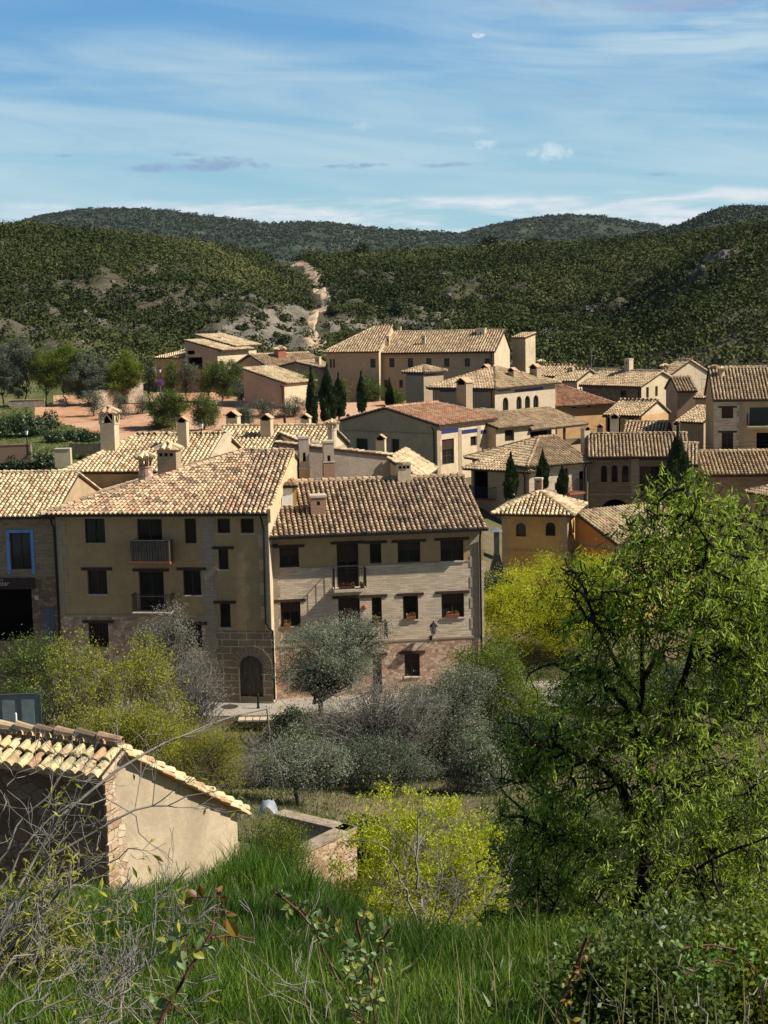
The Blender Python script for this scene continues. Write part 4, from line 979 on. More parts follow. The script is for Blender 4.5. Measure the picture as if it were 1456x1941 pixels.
E.band(0, 1071, 0.05, QUOIN, xs=(545, 900)); E.band(0, 1217, 0.10, QUOIN, 'string_course', .04, (525, 914))
E.gutter(-0.1, E.W+0.15, E.h-.06, -.62)
E.downpipe(0, [(911, 1008, .5), (910, 1018, .2), (910, 1024, .1), (914, 1290, .1)]); E.downpipe(0, [(526, 1032, .15), (506, 1038, .12), (500, 1046, .1)], name='pipe_branch')
E.balcony(0, 634, 694, 1080, 1117, 1122, 0.8); E.balcony(0, 638, 734, 1183, 1214, 1217, 0.8)
E.chimney(590, 619, 938, 976, onroof(E, 605, 978, PT), 'flat', BRKR)
E.chimney(755, 780, 872, 912, onroof(E, 767, 916, PT), 'arch', CREAM, T_NEAR)
# roof lantern box with a pale hatch
mb = MB(); Y = onroof(E, 543, 962, PT); c = E.loc(P(543, 962, Y)); w = 40/F*Y/2; h = 42/F*Y
mb.box(c[0]-w, c[0]+w, c[1], c[1]+2.2, c[2]-.7, c[2]+h); mb.box(c[0]-w*.42, c[0]+w*.62, c[1]-.03, c[1]+.05, c[2]+.12, c[2]+h*.88, 1)
roof_face(mb, [(c[0]-w-.08, c[1]-.15, c[2]+h+.02), (c[0]+w+.08, c[1]-.15, c[2]+h+.02), (c[0]+w+.08, c[1]+2.3, c[2]+h+.12), (c[0]-w-.08, c[1]+2.3, c[2]+h+.12)], .25, .34, None, 2, 2, 3)
mb.build('roof_hatch', [GOLD, WHITE, T_NEAR, WOODD], E.roof)
# pale eaves course of the ridge
mb = MB(); mb.box(2.6, E.W-.4, 5.62, 5.85, E.zr-.3, E.zr+.20); mb.build('ridge_course', MORTAR, E.roof)

# ---- grey rendered party wall behind
G = House('rendered_house', 'weathered grey rendered end wall rising behind the buff brick house, two tall chimneys against it', 'house', (531, 874, 83.4), (741, 84.4), 0.45, 0)
G.wall(0, [(99, GREYP)]); G.wall(1, [(99, CREAM)]); G.wall(2, [(99, SAND)]); G.wall(3, [(99, SAND)])
G.rmort = GREYP; G.shed(0.95, 0.1, T_PALE, low='right', walls=GREYP, ovs=.06)
mb = MB(); mb.box(.1, G.W-.1, .46, 6.5, 0, G.h-.9); mb.build('rear_wing', SAND, G.root)
G.chimney(569, 588, 826, 922, 82.6, 'flat', GREYP, name='chimney', down=1.0, low=(1.0, SAND)); G.chimney(615, 635, 834, 922, 82.3, 'flat', GREYP, down=1.0, low=(1.35, BRKR))
G.chimney(622, 642, 796, 862, 86.5, 'round', CREAM, down=2.5)
G2 = House('rendered_house', 'low cream annex stepping down beside the weathered grey end wall', 'house', (741, 908, 83.9), (793, 83.6), 6.0, 0)
G2.box4([(99, CREAM)]); G2.shed(1.05, 0.2, T_PALE, low='right', walls=CREAM); G2.chimney(713, 730, 824, 880, 95.0, 'gable', CREAM, down=4)

# ---- second row
C2 = House('village_house', 'long straw-tiled roof behind the ochre house, tall lantern chimney at its left end', 'house', (136, 893, 86.0), (392, 84.8), 9.6, 0)
C2.box4([(99, SAND)]); C2.hip(PT, 0.4, T_PALE, .26, .34, left=True, right=False, rw=4.8, walls=CREAM, hl=2.6)
C2.chimney(191, 219, 772, 852, onroof(C2, 205, 858, PT), 'hat', CREAM); C2.chimney(337, 355, 790, 850, onroof(C2, 346, 850, PT), 'gable', CREAM)
mb = MB(); mb.hexa([(C2.W-.1, -.2, C2.h-.3), (C2.W+.3, -.2, C2.h-.3), (C2.W+.3, 4.8, C2.h+1.3), (C2.W-.1, 4.8, C2.h+1.3), (C2.W-.1, -.2, C2.h+.25), (C2.W+.3, -.2, C2.h+.25), (C2.W+.3, 4.8, C2.h+1.85), (C2.W-.1, 4.8, C2.h+1.85)]); mb.build('verge_wall', CREAM, C2.root)
C3 = House('village_house', 'straw-tiled house end between the ochre house and the red field, three little gabled chimneys', 'house', (392, 862, 92.5), (600, 91.0), 8.0, 0)
C3.box4([(99, SAND)]); C3.gable_x(PT, .4, .2, 4.0, T_PALE, .27, .36, walls=CREAM)
C3.chimney(429, 451, 779, 826, 96.6, 'gable', CREAM); C3.chimney(494, 514, 785, 838, 94.0, 'gable', CREAM); C3.chimney(570, 587, 785, 830, 96, 'gable', CREAM)
C4 = House('village_house', 'narrow pale roof slope with a white vent between grey chimneys', 'house', (560, 866, 89.0), (640, 89.6), 6.0, 0)
C4.box4([(99, CREAM)]); C4.shed(1.0, .2, T_PALE, low='right', walls=CREAM)
C4.chimney(592, 606, 836, 852, 88.6, 'flat', WHITE, name='roof_vent', down=.3)

# ---- gabled hall in the middle
Hh = House('village_hall', 'plastered hall with a broad gable and terracotta roof, blue tile strips below', 'house', (643, 800, 132.0), (828, 125.4), 8.6, 5.0)
Hh.wall(0, [(Hh.hit(735, 888, 0)[1], FIELDST), (99, ROSE)], [(675, 831, 697, 856, 'win', ''), (742, 832, 757, 873, 'win', 'n')])
Hh.wall(1, [(99, CREAM)], [(838, 832, 861, 880, 'win', 'B'), (892, 827, 904, 845, 'win', 'n'), (925, 825, 933, 836, 'win', 'n')]); Hh.wall(2, [(99, SAND)]); Hh.wall(3, [(99, SAND)])
Hh.gable_y(0.24, .35, .25, None, T_RED, .30, .42, walls=ROSE)
Hh.frieze(1, [(832, 869), (874, 905), (910, 940)], 821, .34); Hh.quoin(1, 0, 0, Hh.h-.1, .62, .46, .6, BRKS); Hh.quoin(0, Hh.W, 0, Hh.h-.1, .62, .46, .6, BRKS, to=-1)
Hh.quoin(0, .0, 0, Hh.h-.1, .62, .46, .6, BRKS); Hh.quoin(0, Hh.W/2, 0, Hh.h+.9, .9, .7, .6, BRKS, to=0)
Hh.quoin(1, Hh.hit(872, 840, 1)[0], 0, Hh.h-.5, .5, .5, .6, BRKS, to=0); Hh.quoin(1, Hh.hit(908, 840, 1)[0], 0, Hh.h-.5, .5, .5, .6, BRKS, to=0)
Hh.band(0, 817, .14, BRKS, 'string_course', .04, (650, 826), dent=True)
# ---- upper hall with three arched windows
U = House('village_hall', 'tall brick hall with a row of arched windows and a hipped tile roof', 'house', (820, 734, 142.5), (938, 138.2), 11.0, 6.5)
U.wall(0, [(99, BRKS)], [(888, 750, 895, 766, 'win', 'n')]); U.wall(1, [(99, brick('cream thin brick', (0.56, 0.45, 0.32), (0.48, 0.37, 0.25), (0.5, 0.41, 0.3), .4, .09, .015))], [(953, 753, 964, 785, 'win', 'An'), (979, 751, 989, 783, 'win', 'An'), (995, 750, 1005, 782, 'win', 'An'), (1011, 749, 1021, 780, 'win', 'An')])
U.wall(2, [(99, SAND)]); U.wall(3, [(99, BRKS)]); U.hip(0.30, .45, T_FAR, .30, .42)
U.frieze(0, [(834, 862), (886, 927)], 743, .22); U.frieze(1, [(943, 968), (976, 1030)], 741, .26)
U.chimney(864, 886, 716, 786, 134.6, 'gable', BRKS, down=1.5, name='chimney'); U.chimney(962, 975, 697, 726, 143, 'gable', BRKS, down=2); U.chimney(1003, 1019, 690, 722, 146, 'gable', BRKS, down=2.5); U.chimney(910, 925, 691, 706, 145, 'gable', SAND)
TW = House('brick_tower', 'square brick tower with a pyramid tile cap, left of the upper hall', 'tower', (769, 706, 150.2), (803, 148.8), 3.4, 7.5)
TW.box4([(99, BRKS)]); TW.hip(.30, .3, T_FAR, .32, .42); TW.frieze(0, [(772, 801)], 712, .25); TW.frieze(1, [(805, 826)], 711, .25)
# ---- terrace lean-to east of the upper hall
V1 = House('terrace_porch', 'tiled lean-to porch on posts over a terrace, below the arched windows', 'porch', (1003, 815, 133.5), (1108, 139.5), 4.2, 5.5)
pw = MB()
for a in (.1, V1.W*.33, V1.W*.64, V1.W-.1): V1.bx(pw, 0, a-.09, a+.09, 0, V1.h, 0, .18)
V1.bx(pw, 0, 0, V1.W, V1.h-.2, V1.h, 0, .2); pw.build('posts', WOODD, V1.root)
V1.shed(1.3, .35, T_FAR, .30, .42, low='front', walls=CREAM)
mb = MB(); V1.bx(mb, 0, 0, V1.W, 0, V1.h-1.9, 0, .25); V1.bx(mb, 0, 0, V1.W, V1.h-1.9, V1.h, 3.9, 4.1, 1); mb.build('terrace_wall', [BRKS, DARKIN], V1.root)
V2 = House('hall_wing', 'low cream wing wall with a tiled slope joining the gabled hall and the porch', 'house', (940, 812, 130.5), (1005, 133.5), 5.0, 5.0)
V2.box4([(99, CREAM)], [(957, 815, 975, 836, 'win', 'n')]); V2.shed(1.2, .35, T_FAR, .30, .42, low='front')

# ---- long building behind
K = House('long_house', 'long brick building with a row of square windows at the hill foot', 'house', (716, 669, 188.5), (937, 184.6), 11.0, 8.5)
kw = [(x-5, 679, x+5, 696, 'win', 'n') for x in (708+0, 743, 778, 813, 847, 886, 924)]
K.wall(0, [(99, BRKS)], kw[1:]+[(757, 720, 764, 735, 'win', 'n'), (728, 720, 735, 735, 'win', 'n')]); K.wall(1, [(99, CREAM)]); K.wall(2, [(99, SAND)]); K.wall(3, [(99, SAND)])
K.gable_x(.36, .4, .2, 6.6, T_FAR, .34, .46, walls=CREAM); K.band(0, 676, .1, BRKS, xs=(720, 935)); K.band(0, 697, .1, BRKS, xs=(720, 935))
for x0, x1, yt, yb, Y in ((903, 919, 622, 644, 190), (732, 738, 637, 655, 190), (799, 806, 636, 653, 189), (866, 886, 632, 642, 194)): K.chimney(x0, x1, yt, yb, Y, 'flat', CREAM, down=1)
K2 = House('long_house', 'taller left end of the long brick building with a hipped roof and a double-arched window', 'house', (619, 667, 188.6), (718, 186.9), 11.5, 8.5)
K2.wall(0, [(99, BRKS)], [(625, 680, 629, 697, 'win', 'An'), (631, 680, 635, 697, 'win', 'An'), (702, 680, 712, 697, 'win', 'n')]); K2.wall(1, [(99, CREAM)]); K2.wall(2, [(99, SAND)]); K2.wall(3, [(99, SAND)])
K2.hip(.42, .4, T_FAR, .34, .46, left=True, right=False, rw=7.2, walls=CREAM, hl=4.8); K2.chimney(753, 760, 619, 642, 196, 'flat', CREAM, down=1.5)
K3 = House('village_tower', 'tall plain cream block with a bright side, right end of the long building', 'house', (971, 641, 199.5), (996, 198.0), 2.2, 8.5)
K3.wall(0, [(99, SAND)]); K3.wall(1, [(99, CREAM)]); K3.wall(2, [(99, SAND)]); K3.wall(3, [(99, SAND)]); K3.shed(0.5, .15, T_FAR, .34, .46, low='front', walls=CREAM)

# ---- low hipped house below the hall
L1 = House('courtyard_house', 'low brick house with a porch under the broad hipped roof, two cypresses before it', 'house', (893, 886, 118.6), (1002, 115.2), 9.0, 1.5)
L1.wall(0, [(99, BRKS)], [(897, 892, 925, 947, 'gap', '')]); L1.wall(1, [(99, BRKS)]); L1.wall(2, [(99, SAND)]); L1.wall(3, [(99, SAND)])
L1.hip(.36, .5, T_FAR, .28, .40, hl=3.8, hr=3.0); L1.frieze(0, [(945, 992)], 891, .22); L1.balcony(0, 893, 927, 925, 947, 950, 1.0, 'iron', CLAYP)
L2 = House('courtyard_house', 'sunlit brick wing with a corner balcony, right of the two cypresses', 'house', (1003, 882, 115.2), (1113, 117.6), 9.0, 1.5)
L2.wall(0, [(99, BRK)], [(1062, 888, 1078, 934, 'win', 'n'), (1098, 893, 1108, 930, 'gap', '')]); L2.wall(1, [(99, SAND)]); L2.wall(2, [(99, SAND)]); L2.wall(3, [(99, SAND)])
L2.hip(.34, .5, T_FAR, .28, .40, left=True, right=False, rw=4.6, hl=3.8); L2.frieze(0, [(1008, 1048)], 888, .24); L2.balcony(0, 1080, 1108, 912, 933, 937, 1.2, 'iron', CLAYP)
L2.chimney(1107, 1120, 808, 850, 121, 'gable', CREAM)
# ---- arcaded house
M1 = House('arcaded_house', 'shaded brick house with three arched windows above wide ground floor arches', 'house', (1117, 864, 117.4), (1306, 116.4), 8.6, 0.8)
M1.wall(0, [(99, BRKD)], [(1139, 882, 1151, 914, 'win', 'An'), (1159, 882, 1171, 914, 'win', 'An'), (1179, 882, 1192, 914, 'win', 'An'), (1213, 884, 1268, 930, 'win', ''), (1138, 946, 1194, 990, 'gap', 'A'), (1213, 948, 1256, 992, 'gap', 'A')])
M1.wall(1, [(99, CREAM)]); M1.wall(2, [(99, SAND)]); M1.wall(3, [(99, SAND)])
M1.gable_x(.32, .6, .15, 3.9, T_FAR, .28, .40, walls=CREAM); M1.frieze(0, [(1132, 1192), (1207, 1266)], 872, .24); M1.band(0, 938, .12, BRKS, dent=True); M1.quoin(0, M1.hit(1204, 900, 0)[0], 0, M1.h, .6, .6, .6, BRKS, to=0)
M1.chimney(1157, 1173, 784, 830, 122, 'gable', CREAM); M1.chimney(1132, 1143, 804, 828, 123, 'gable', CREAM); M1.chimney(1276, 1289, 798, 830, 121, 'gable', CREAM)
M2 = House('village_house', 'narrow tiled house with a white coping, behind the tall dark cypress', 'house', (1298, 880, 114.6), (1322, 114.4), 6.0, 1.0)
M2.box4([(99, CREAM)]); M2.gable_x(.32, .4, .1, 3.6, T_FAR, .28, .40, walls=CREAM)
N1 = House('long_shed', 'long low pinkish-tiled roof behind the almond tree at the right edge', 'house', (1333, 898, 118.5), (1475, 118.0), 8.0, 1.0)
N1.box4([(99, BRKD)]); N1.gable_x(.32, .5, .1, 4.0, T_FAR, .30, .40, walls=CREAM)
N2 = House('village_house', 'small sand-coloured house at the right edge with a dark doorway behind the almond tree', 'house', (1432, 932, 104), (1500, 100), 6.0, 1.0)
N2.box4([(99, SAND)], [(1440, 946, 1453, 990, 'door', 'n')]); N2.hip(.3, .5, T_FAR, .28, .40)
# ---- far right house
R = House('village_house', 'brick-faced house at the right edge with a dormer and a curtained loggia', 'house', (1354, 756, 126), (1500, 125.1), 9.5, 3.0)
sp = R.hit(1408, 790, 0)[0]
R.wall(0, [(99, BRK)], [(1368, 773, 1390, 793, 'win', 'LBb'), (1368, 820, 1390, 852, 'win', 'L'), (1421, 772, 1470, 809, 'win', 'c'), (1434, 820, 1475, 855, 'gap', '')], strips=[(sp, R.W, 0, 99, SAND)])
R.wall(1, [(99, SAND)]); R.wall(2, [(99, SAND)]); R.wall(3, [(99, APRICOT)]); R.quoin(0, sp, 0, R.h, .5, .3, .5, to=-1)
R.gable_x(.42, .45, .15, 5.4, T_FAR, .29, .40, walls=APRICOT); R.balcony(0, 1418, 1470, 786, 808, 812, .9, 'iron', CREAM)
R.chimney(1362, 1374, 696, 722, 129.5, 'round', CREAM); R.chimney(1350, 1358, 691, 712, 131, 'box', BRKS)
mb = MB(); Y = 128.4; c = R.loc(P(1443, 762, Y)); mb.box(c[0]-.8, c[0]+.9, c[1], c[1]+3, c[2]-.2, c[2]+1.0); mb.box(c[0]-.35, c[0]+.4, c[1]-.02, c[1], c[2]+.2, c[2]+.75, 1)
_pyr(mb, c[0]+.05, c[1]+1.2, c[2]+1.0, 1.35, .4, 2); mb.build('dormer', [CREAM, GLASS, T_FAR], R.roof)
# ---- cluster behind, centre right
S1 = House('village_house', 'gabled house with a rubble-stone side wall and a bright cream gable', 'house', (1104, 729, 166), (1216, 159.5), 6.6, 6.5)
S1.wall(0, [(99, rubble('dark field stone', [(0.22, 0.16, 0.11), (0.28, 0.21, 0.14), (0.18, 0.13, 0.09)], (0.2, 0.15, 0.1), 4, .07))], [(1176, 740, 1187, 752, 'win', 'n')])
S1.wall(1, [(99, CREAM)], [(1225, 734, 1230, 754, 'win', 'n'), (1242, 732, 1247, 751, 'win', 'n'), (1242, 782, 1247, 796, 'win', 'n')]); S1.wall(2, [(99, SAND)]); S1.wall(3, [(99, SAND)])
S1.gable_x(.40, .35, .2, 3.3, T_FAR, .31, .42, walls=CREAM); S1.chimney(1182, 1194, 680, 700, 165, 'flat', CREAM)
S2 = House('village_house', 'second cream gabled house with slim ochre shutters, right behind the stone-sided one', 'house', (1241, 716, 169.5), (1263, 167.5), 6.6, 6.5)
S2.wall(0, [(99, BRKR)]); S2.wall(1, [(99, CREAM)], [(1273, 728, 1277, 752, 'win', 'n'), (1279, 726, 1283, 750, 'win', 'n'), (1275, 768, 1279, 780, 'win', 'n')]); S2.wall(2, [(99, SAND)]); S2.wall(3, [(99, SAND)])
S2.gable_x(.55, .3, .15, 3.3, T_FAR, .31, .42, walls=CREAM); S2.chimney(1248, 1262, 690, 722, 168, 'round', BRKS)
S3 = House('village_house', 'apricot plastered house under a long reddish roof slope', 'house', (1056, 768, 149), (1150, 151.5), 8.0, 5.5)
S3.wall(0, [(99, APRICOT)], [(1084, 766, 1094, 774, 'win', 'n'), (1112, 764, 1121, 772, 'win', 'n')]); S3.wall(1, [(99, MUD)]); S3.wall(2, [(99, SAND)]); S3.wall(3, [(99, SAND)])
S3.hip(.34, .6, T_RED, .30, .42, rw=5.5, hl=1.2, hr=6.5)
S4 = House('village_house', 'low tiled outbuilding between the apricot house and the cream gable', 'house', (1148, 786, 146), (1216, 143.5), 5.5, 5.5)
S4.box4([(99, APRICOT)], [(1150, 790, 1176, 826, 'gap', ''), (1190, 790, 1202, 815, 'win', 'n')]); S4.gable_x(.36, .35, .15, 3.2, T_FAR, .30, .42, walls=CREAM)
S5 = House('open_porch', 'small tiled porch roof on brick posts above the arcaded house', 'porch', (1184, 822, 132), (1262, 131), 4.0, 5.0)
pw = MB()
for a in (.1, S5.W*.5, S5.W-.1): S5.bx(pw, 0, a-.14, a+.14, 0, S5.h, 0, .28); S5.bx(pw, 0, a-.14, a+.14, 0, S5.h, S5.D-.28, S5.D)
pw.build('posts', BRKR, S5.root); S5.gable_x(.34, .35, .2, 2.2, T_FAR, .30, .42, walls=CREAM)
S6 = House('village_house', 'small low house with a striped tile roof, left of the cream gable', 'house', (1010, 713, 176), (1072, 174), 5.5, 7.5)
S6.box4([(99, SAND)]); S6.gable_x(.36, .3, .15, 2.9, T_FAR, .34, .44, walls=CREAM); S6.chimney(1017, 1029, 682, 700, 178, 'round', BRKS, name='chimney')
S7 = House('village_house', 'cream cottage with a mono-pitch roof, between the striped roof and the stone-sided house', 'house', (1048, 722, 170), (1094, 168), 5.5, 7.5)
S7.box4([(99, CREAM)]); S7.gable_x(.36, .3, .15, 2.9, T_FAR, .34, .44, walls=CREAM); S7.chimney(1080, 1086, 696, 712, 171, 'flat', CREAM)
S8 = House('village_house', 'rendered house with peeling plaster in the gap before the dark bluff', 'house', (1284, 742, 150), (1320, 150), 6.0, 5.5)
S8.box4([(99, ROSE)]); S8.gable_x(.36, .3, .1, 3.2, T_FAR, .30, .42, walls=SAND)
S9 = House('village_house', 'lower lean-to house beside the peeling one, stepped tile roofs', 'house', (1318, 754, 146), (1346, 145), 6.0, 5.0)
S9.box4([(99, SAND)]); S9.gable_x(.36, .3, .1, 3.2, T_FAR, .30, .42, walls=SAND)
S10 = House('village_house', 'low tiled outhouse in the shade at the foot of the peeling wall', 'house', (1284, 799, 140), (1334, 138), 3.5, 5.0)
S10.box4([(99, SAND)]); S10.shed(1.2, .3, T_FAR, .30, .42)

# ---- far left group
O1 = House('villa', 'modern cream villa with stepped mono-pitch roofs, on the slope at the left', 'house', (351, 664, 205), (412, 203), 9.0, 9.5)
O1.wall(0, [(99, SAND)], [(355, 655, 369, 672, 'gap', ''), (356, 677, 384, 700, 'gap', '')]); O1.wall(1, [(99, CREAM)], [(416, 684, 424, 696, 'win', '')]); O1.wall(2, [(99, SAND)]); O1.wall(3, [(99, SAND)])
O1.shed(1.3, .7, T_PALE, .36, .5, low='right', walls=SAND)
O2 = House('villa', 'upper storey roof of the modern villa, stepping above its front wing', 'house', (372, 656, 210), (438, 208), 8.0, 9.5)
O2.box4([(99, SAND)], (), [(426, 668, 431, 676, 'win', 'n')], side_m=CREAM); O2.shed(1.5, .7, T_PALE, .36, .5, low='right', walls=SAND); O2.chimney(412, 420, 639, 652, 211, 'flat', CREAM)
O3 = House('village_house', 'small orange-brown house behind young trees at the left', 'house', (296, 679, 207), (340, 205), 7.0, 9.5)
O3.box4([(99, APRICOT)]); O3.shed(.9, .4, T_PALE, .36, .5, walls=APRICOT)
O4 = House('village_house', 'hip-roofed farm house with a stubby wide chimney, left of the long building', 'house', (448, 692, 207), (505, 200), 9.0, 9.3)
O4.box4([(99, ROSE)], side_m=ROSE); O4.gable_y(.32, .5, .3, None, T_FAR, .36, .5, walls=ROSE); O4.chimney(515, 532, 655, 668, 204, 'box', CLAYP)
O5 = House('village_house', 'pinkish farm wing with a low gable and a small chimney at its right', 'house', (512, 700, 199), (612, 196), 6.0, 9.2)
O5.box4([(99, ROSE)], side_m=CREAM); O5.gable_y(.22, .4, .3, None, T_FAR, .36, .5, walls=ROSE); O5.chimney(597, 606, 676, 694, 198, 'flat', CREAM)
O6 = House('farm_shed', 'tan rendered shed, roof sloping right, at the edge of the red field', 'shed', (462, 727, 184), (539, 181), 7.0, 8.6)
O6.box4([(99, ROSE)], side_m=CREAM); O6.shed(1.75, .3, T_PALE, .36, .5, low='right', walls=ROSE)
# ---- golden tower house
X = House('tower_house', 'golden plastered tower with a pyramid tile roof, brick corners and two arched windows', 'tower', (951, 969, 95.6), (1075, 94.4), 4.4, 0)
X.wall(0, [(99, GOLD)], [(978, 991, 997, 1017, 'win', 'AnO'), (1034, 990, 1053, 1016, 'win', 'AnO')]); X.wall(1, [(99, GOLD)], [(1079, 988, 1083, 1015, 'win', 'An'), (1086, 984, 1089, 1012, 'win', 'An')]); X.wall(2, [(99, GOLD)]); X.wall(3, [(99, GOLD)])
X.hip(.42, .55, T_PALE, .27, .34); X.chimney(1013, 1027, 906, 922, 97.2, 'flat', BRKR, down=.6, name='finial')
X.quoin(0, 0, 0, X.h-.1, .46, .32, .42, BRKS); X.quoin(0, X.W, 0, X.h-.1, .46, .32, .42, BRKS, to=-1); X.quoin(1, 0, 0, X.h-.1, .46, .32, .42, BRKS)
X.band(0, 1042, .10, BRKS, dent=True); X.band(1, 1042, .10, BRKS, dent=True); X.band(0, 972, .10, BRKS, dent=True)
X2 = House('tower_annex', 'bright orange annex with a long sand-tiled roof sloping right, joined to the golden tower', 'house', (1090, 1016, 95.4), (1165, 92.0), 7.0, 0)
X2.wall(0, [(99, ORANGE)]); X2.wall(1, [(99, GOLD)], [(1182, 1062, 1188, 1080, 'win', 'n')]); X2.wall(2, [(99, GOLD)]); X2.wall(3, [(99, GOLD)])
X2.shed(1.55, .35, T_PALE, .27, .36, low='right', walls=ORANGE); X2.band(0, 1034, .10, BRKS, dent=True); X2.quoin(0, X2.W, 0, X2.h-.1, .5, .36, .42, BRKS, to=-1)
X3 = House('garden_wall', 'warm quarry-stone wall glimpsed through the almond tree branches', 'stone wall', (1200, 1004, 101), (1250, 99), .5, 0)
X3.box4([(99, WARMST)]); g = MB(); g.box(-.05, X3.W+.05, -.05, .55, X3.h, X3.h+.08); g.build('coping', STONEC, X3.root)

# rain pipes on the corners of the houses in the second row
for h, a in ((Hh, .25), (U, .3), (K, .4), (M1, .35), (R, .5), (L2, .3), (S1, .3), (C2, .5), (L1, .3), (O6, .3)):
    mb = MB(); mb.tube([(h.W-a, -.42, h.h-.12), (h.W-a, -.12, h.h-.45), (h.W-a, -.10, .1)], .06, 6); mb.build('downspout', IRON, h.root)
for h in (U, K, M1, R, S1, N1, M2, S4): 
    mb = MB(); mb.box(-.1, h.W+.1, -.56, -.44, h.h-.24, h.h-.13); mb.build('gutter', plain('brown gutter', (.06, .035, .025), .6), h.root)
# ================================================================== plants
def unit(v): return v/np.maximum(np.linalg.norm(v, axis=-1, keepdims=True), 1e-9)
def leaf_quads(c, d, L, W, rng, bend=0.0):
    """one pointed leaf per row: centre c, direction d"""
    n = len(c); r = unit(rng.normal(size=(n, 3))); s = unit(np.cross(d, r)); L = np.broadcast_to(np.asarray(L, float), (n,))[:, None]; W = np.broadcast_to(np.asarray(W, float), (n,))[:, None]
    if bend:
        nn = np.cross(s, d); V = np.stack([c-d*L/2, c-s*W/2+nn*L*bend*0.1, c+d*L/2-nn*L*bend, c+s*W/2+nn*L*bend*0.1], 1)
    else: V = np.stack([c-d*L/2, c-s*W/2, c+d*L/2, c+s*W/2], 1)
    return V.reshape(-1, 3), np.arange(n*4).reshape(-1, 4)
def tubes(paths, sides=5):
    """paths: list of (points (k,3), radii (k,))"""
    Vs = []; Qs = []; b = 0; an = np.arange(sides)*2*math.pi/sides; ca, sa = np.cos(an), np.sin(an)
    for p, r in paths:
        p = np.asarray(p, float); k = len(p); d = np.gradient(p, axis=0); d = unit(d)
        up = np.where(np.abs(d[:, 2:3]) < 0.9, np.array([[0, 0, 1.0]]), np.array([[0, 1.0, 0]]))
        x = unit(np.cross(d, up)); y = np.cross(x, d); r = np.asarray(r, float)[:, None, None]
        V = p[:, None]+(x[:, None]*ca[None, :, None]+y[:, None]*sa[None, :, None])*r
        Vs.append(V.reshape(-1, 3)); i = (np.arange(k-1)[:, None]*sides+np.arange(sides)[None]); j = (np.arange(k-1)[:, None]*sides+(np.arange(sides)[None]+1) % sides)
        Qs.append((np.stack([i, j, j+sides, i+sides], -1)+b).reshape(-1, 4)); b += k*sides
    return np.concatenate(Vs), np.concatenate(Qs)
def curve(a, b, n, sag, rng, wob=0.06):
    a = np.asarray(a, float); b = np.asarray(b, float); t = np.linspace(0, 1, n)[:, None]; L = np.linalg.norm(b-a)
    p = a+(b-a)*t+np.array([0, 0, 1.0])*(np.sin(t*math.pi)*sag*L); w = rng.normal(size=(n, 3))*L*wob; w[0] = 0; w[-1] = 0; return p+w
def grow(p, d, L, r, depth, rng, out, spread=0.55, kids=3, shrink=0.66, up=0.15, tips=None, rmin=0.002):
    n = 5; pts = [p]; q = np.array(p, float); dd = unit(np.array(d, float))
    for i in range(n):
        dd = unit(dd+rng.normal(size=3)*0.13+np.array([0, 0, up*0.25])); q = q+dd*L/n; pts.append(q)
    out.append((np.array(pts), np.linspace(r, max(r*0.55, rmin), n+1)))
    if tips is not None and depth <= 1: tips.extend(pts[2:])
    if depth <= 0: return
    for k in range(kids):
        t = rng.uniform(0.35, 1.0) if k else 1.0; i = min(int(t*n), n); nd = unit(dd+rng.normal(size=3)*spread+np.array([0, 0, up]))
        grow(pts[i], nd, L*shrink*rng.uniform(0.75, 1.2), max(r*(0.55 if k else 0.65), rmin), depth-1, rng, out, spread, kids, shrink, up, tips, rmin)

L_OLIVE = leafm('olive leaves', [(0.10, 0.115, 0.072), (0.17, 0.19, 0.125), (0.28, 0.30, 0.215), (0.14, 0.16, 0.10)], 0.15)
L_GREY = leafm('grey green leaves', [(0.13, 0.13, 0.10), (0.24, 0.23, 0.175), (0.18, 0.165, 0.125)], 0.15)
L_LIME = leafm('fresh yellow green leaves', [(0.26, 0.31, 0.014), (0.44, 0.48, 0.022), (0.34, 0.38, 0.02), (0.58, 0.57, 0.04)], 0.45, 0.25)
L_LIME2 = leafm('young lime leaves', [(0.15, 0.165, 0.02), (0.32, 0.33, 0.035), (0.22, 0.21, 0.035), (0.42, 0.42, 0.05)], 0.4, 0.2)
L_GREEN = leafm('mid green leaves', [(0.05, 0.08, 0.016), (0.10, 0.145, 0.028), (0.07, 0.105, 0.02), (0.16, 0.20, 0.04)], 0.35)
L_BRIGHT = leafm('bright spring leaves', [(0.075, 0.11, 0.012), (0.14, 0.185, 0.018), (0.22, 0.26, 0.025)], 0.45)
L_ALMOND = leafm('glossy narrow leaves', [(0.06, 0.095, 0.016), (0.19, 0.27, 0.035), (0.36, 0.46, 0.065), (0.52, 0.60, 0.15)], 0.42, 0.2, 0.5)
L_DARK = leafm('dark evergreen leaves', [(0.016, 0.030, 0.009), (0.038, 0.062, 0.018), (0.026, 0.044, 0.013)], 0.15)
L_SCRUB = leafm('holm oak and juniper leaves', [(0.022, 0.032, 0.012), (0.048, 0.060, 0.020), (0.080, 0.092, 0.030), (0.13, 0.13, 0.05)], 0.1, 0.04, 0.8)
L_FAR = leafm('distant scrub leaves', [(0.022, 0.034, 0.022), (0.036, 0.05, 0.030), (0.052, 0.064, 0.038)], 0.1, 0.1)
L_GRASS = leafm('long grass blades', [(0.028, 0.070, 0.008), (0.060, 0.124, 0.013), (0.110, 0.190, 0.022), (0.20, 0.28, 0.05)], 0.3, 0.25, 0.45)
L_RED = leafm('young red leaves', [(0.13, 0.04, 0.02), (0.20, 0.075, 0.025), (0.22, 0.15, 0.04)], 0.3)
L_ROSE = leafm('bramble leaves', [(0.09, 0.15, 0.05), (0.16, 0.24, 0.09), (0.30, 0.30, 0.04)], 0.3)

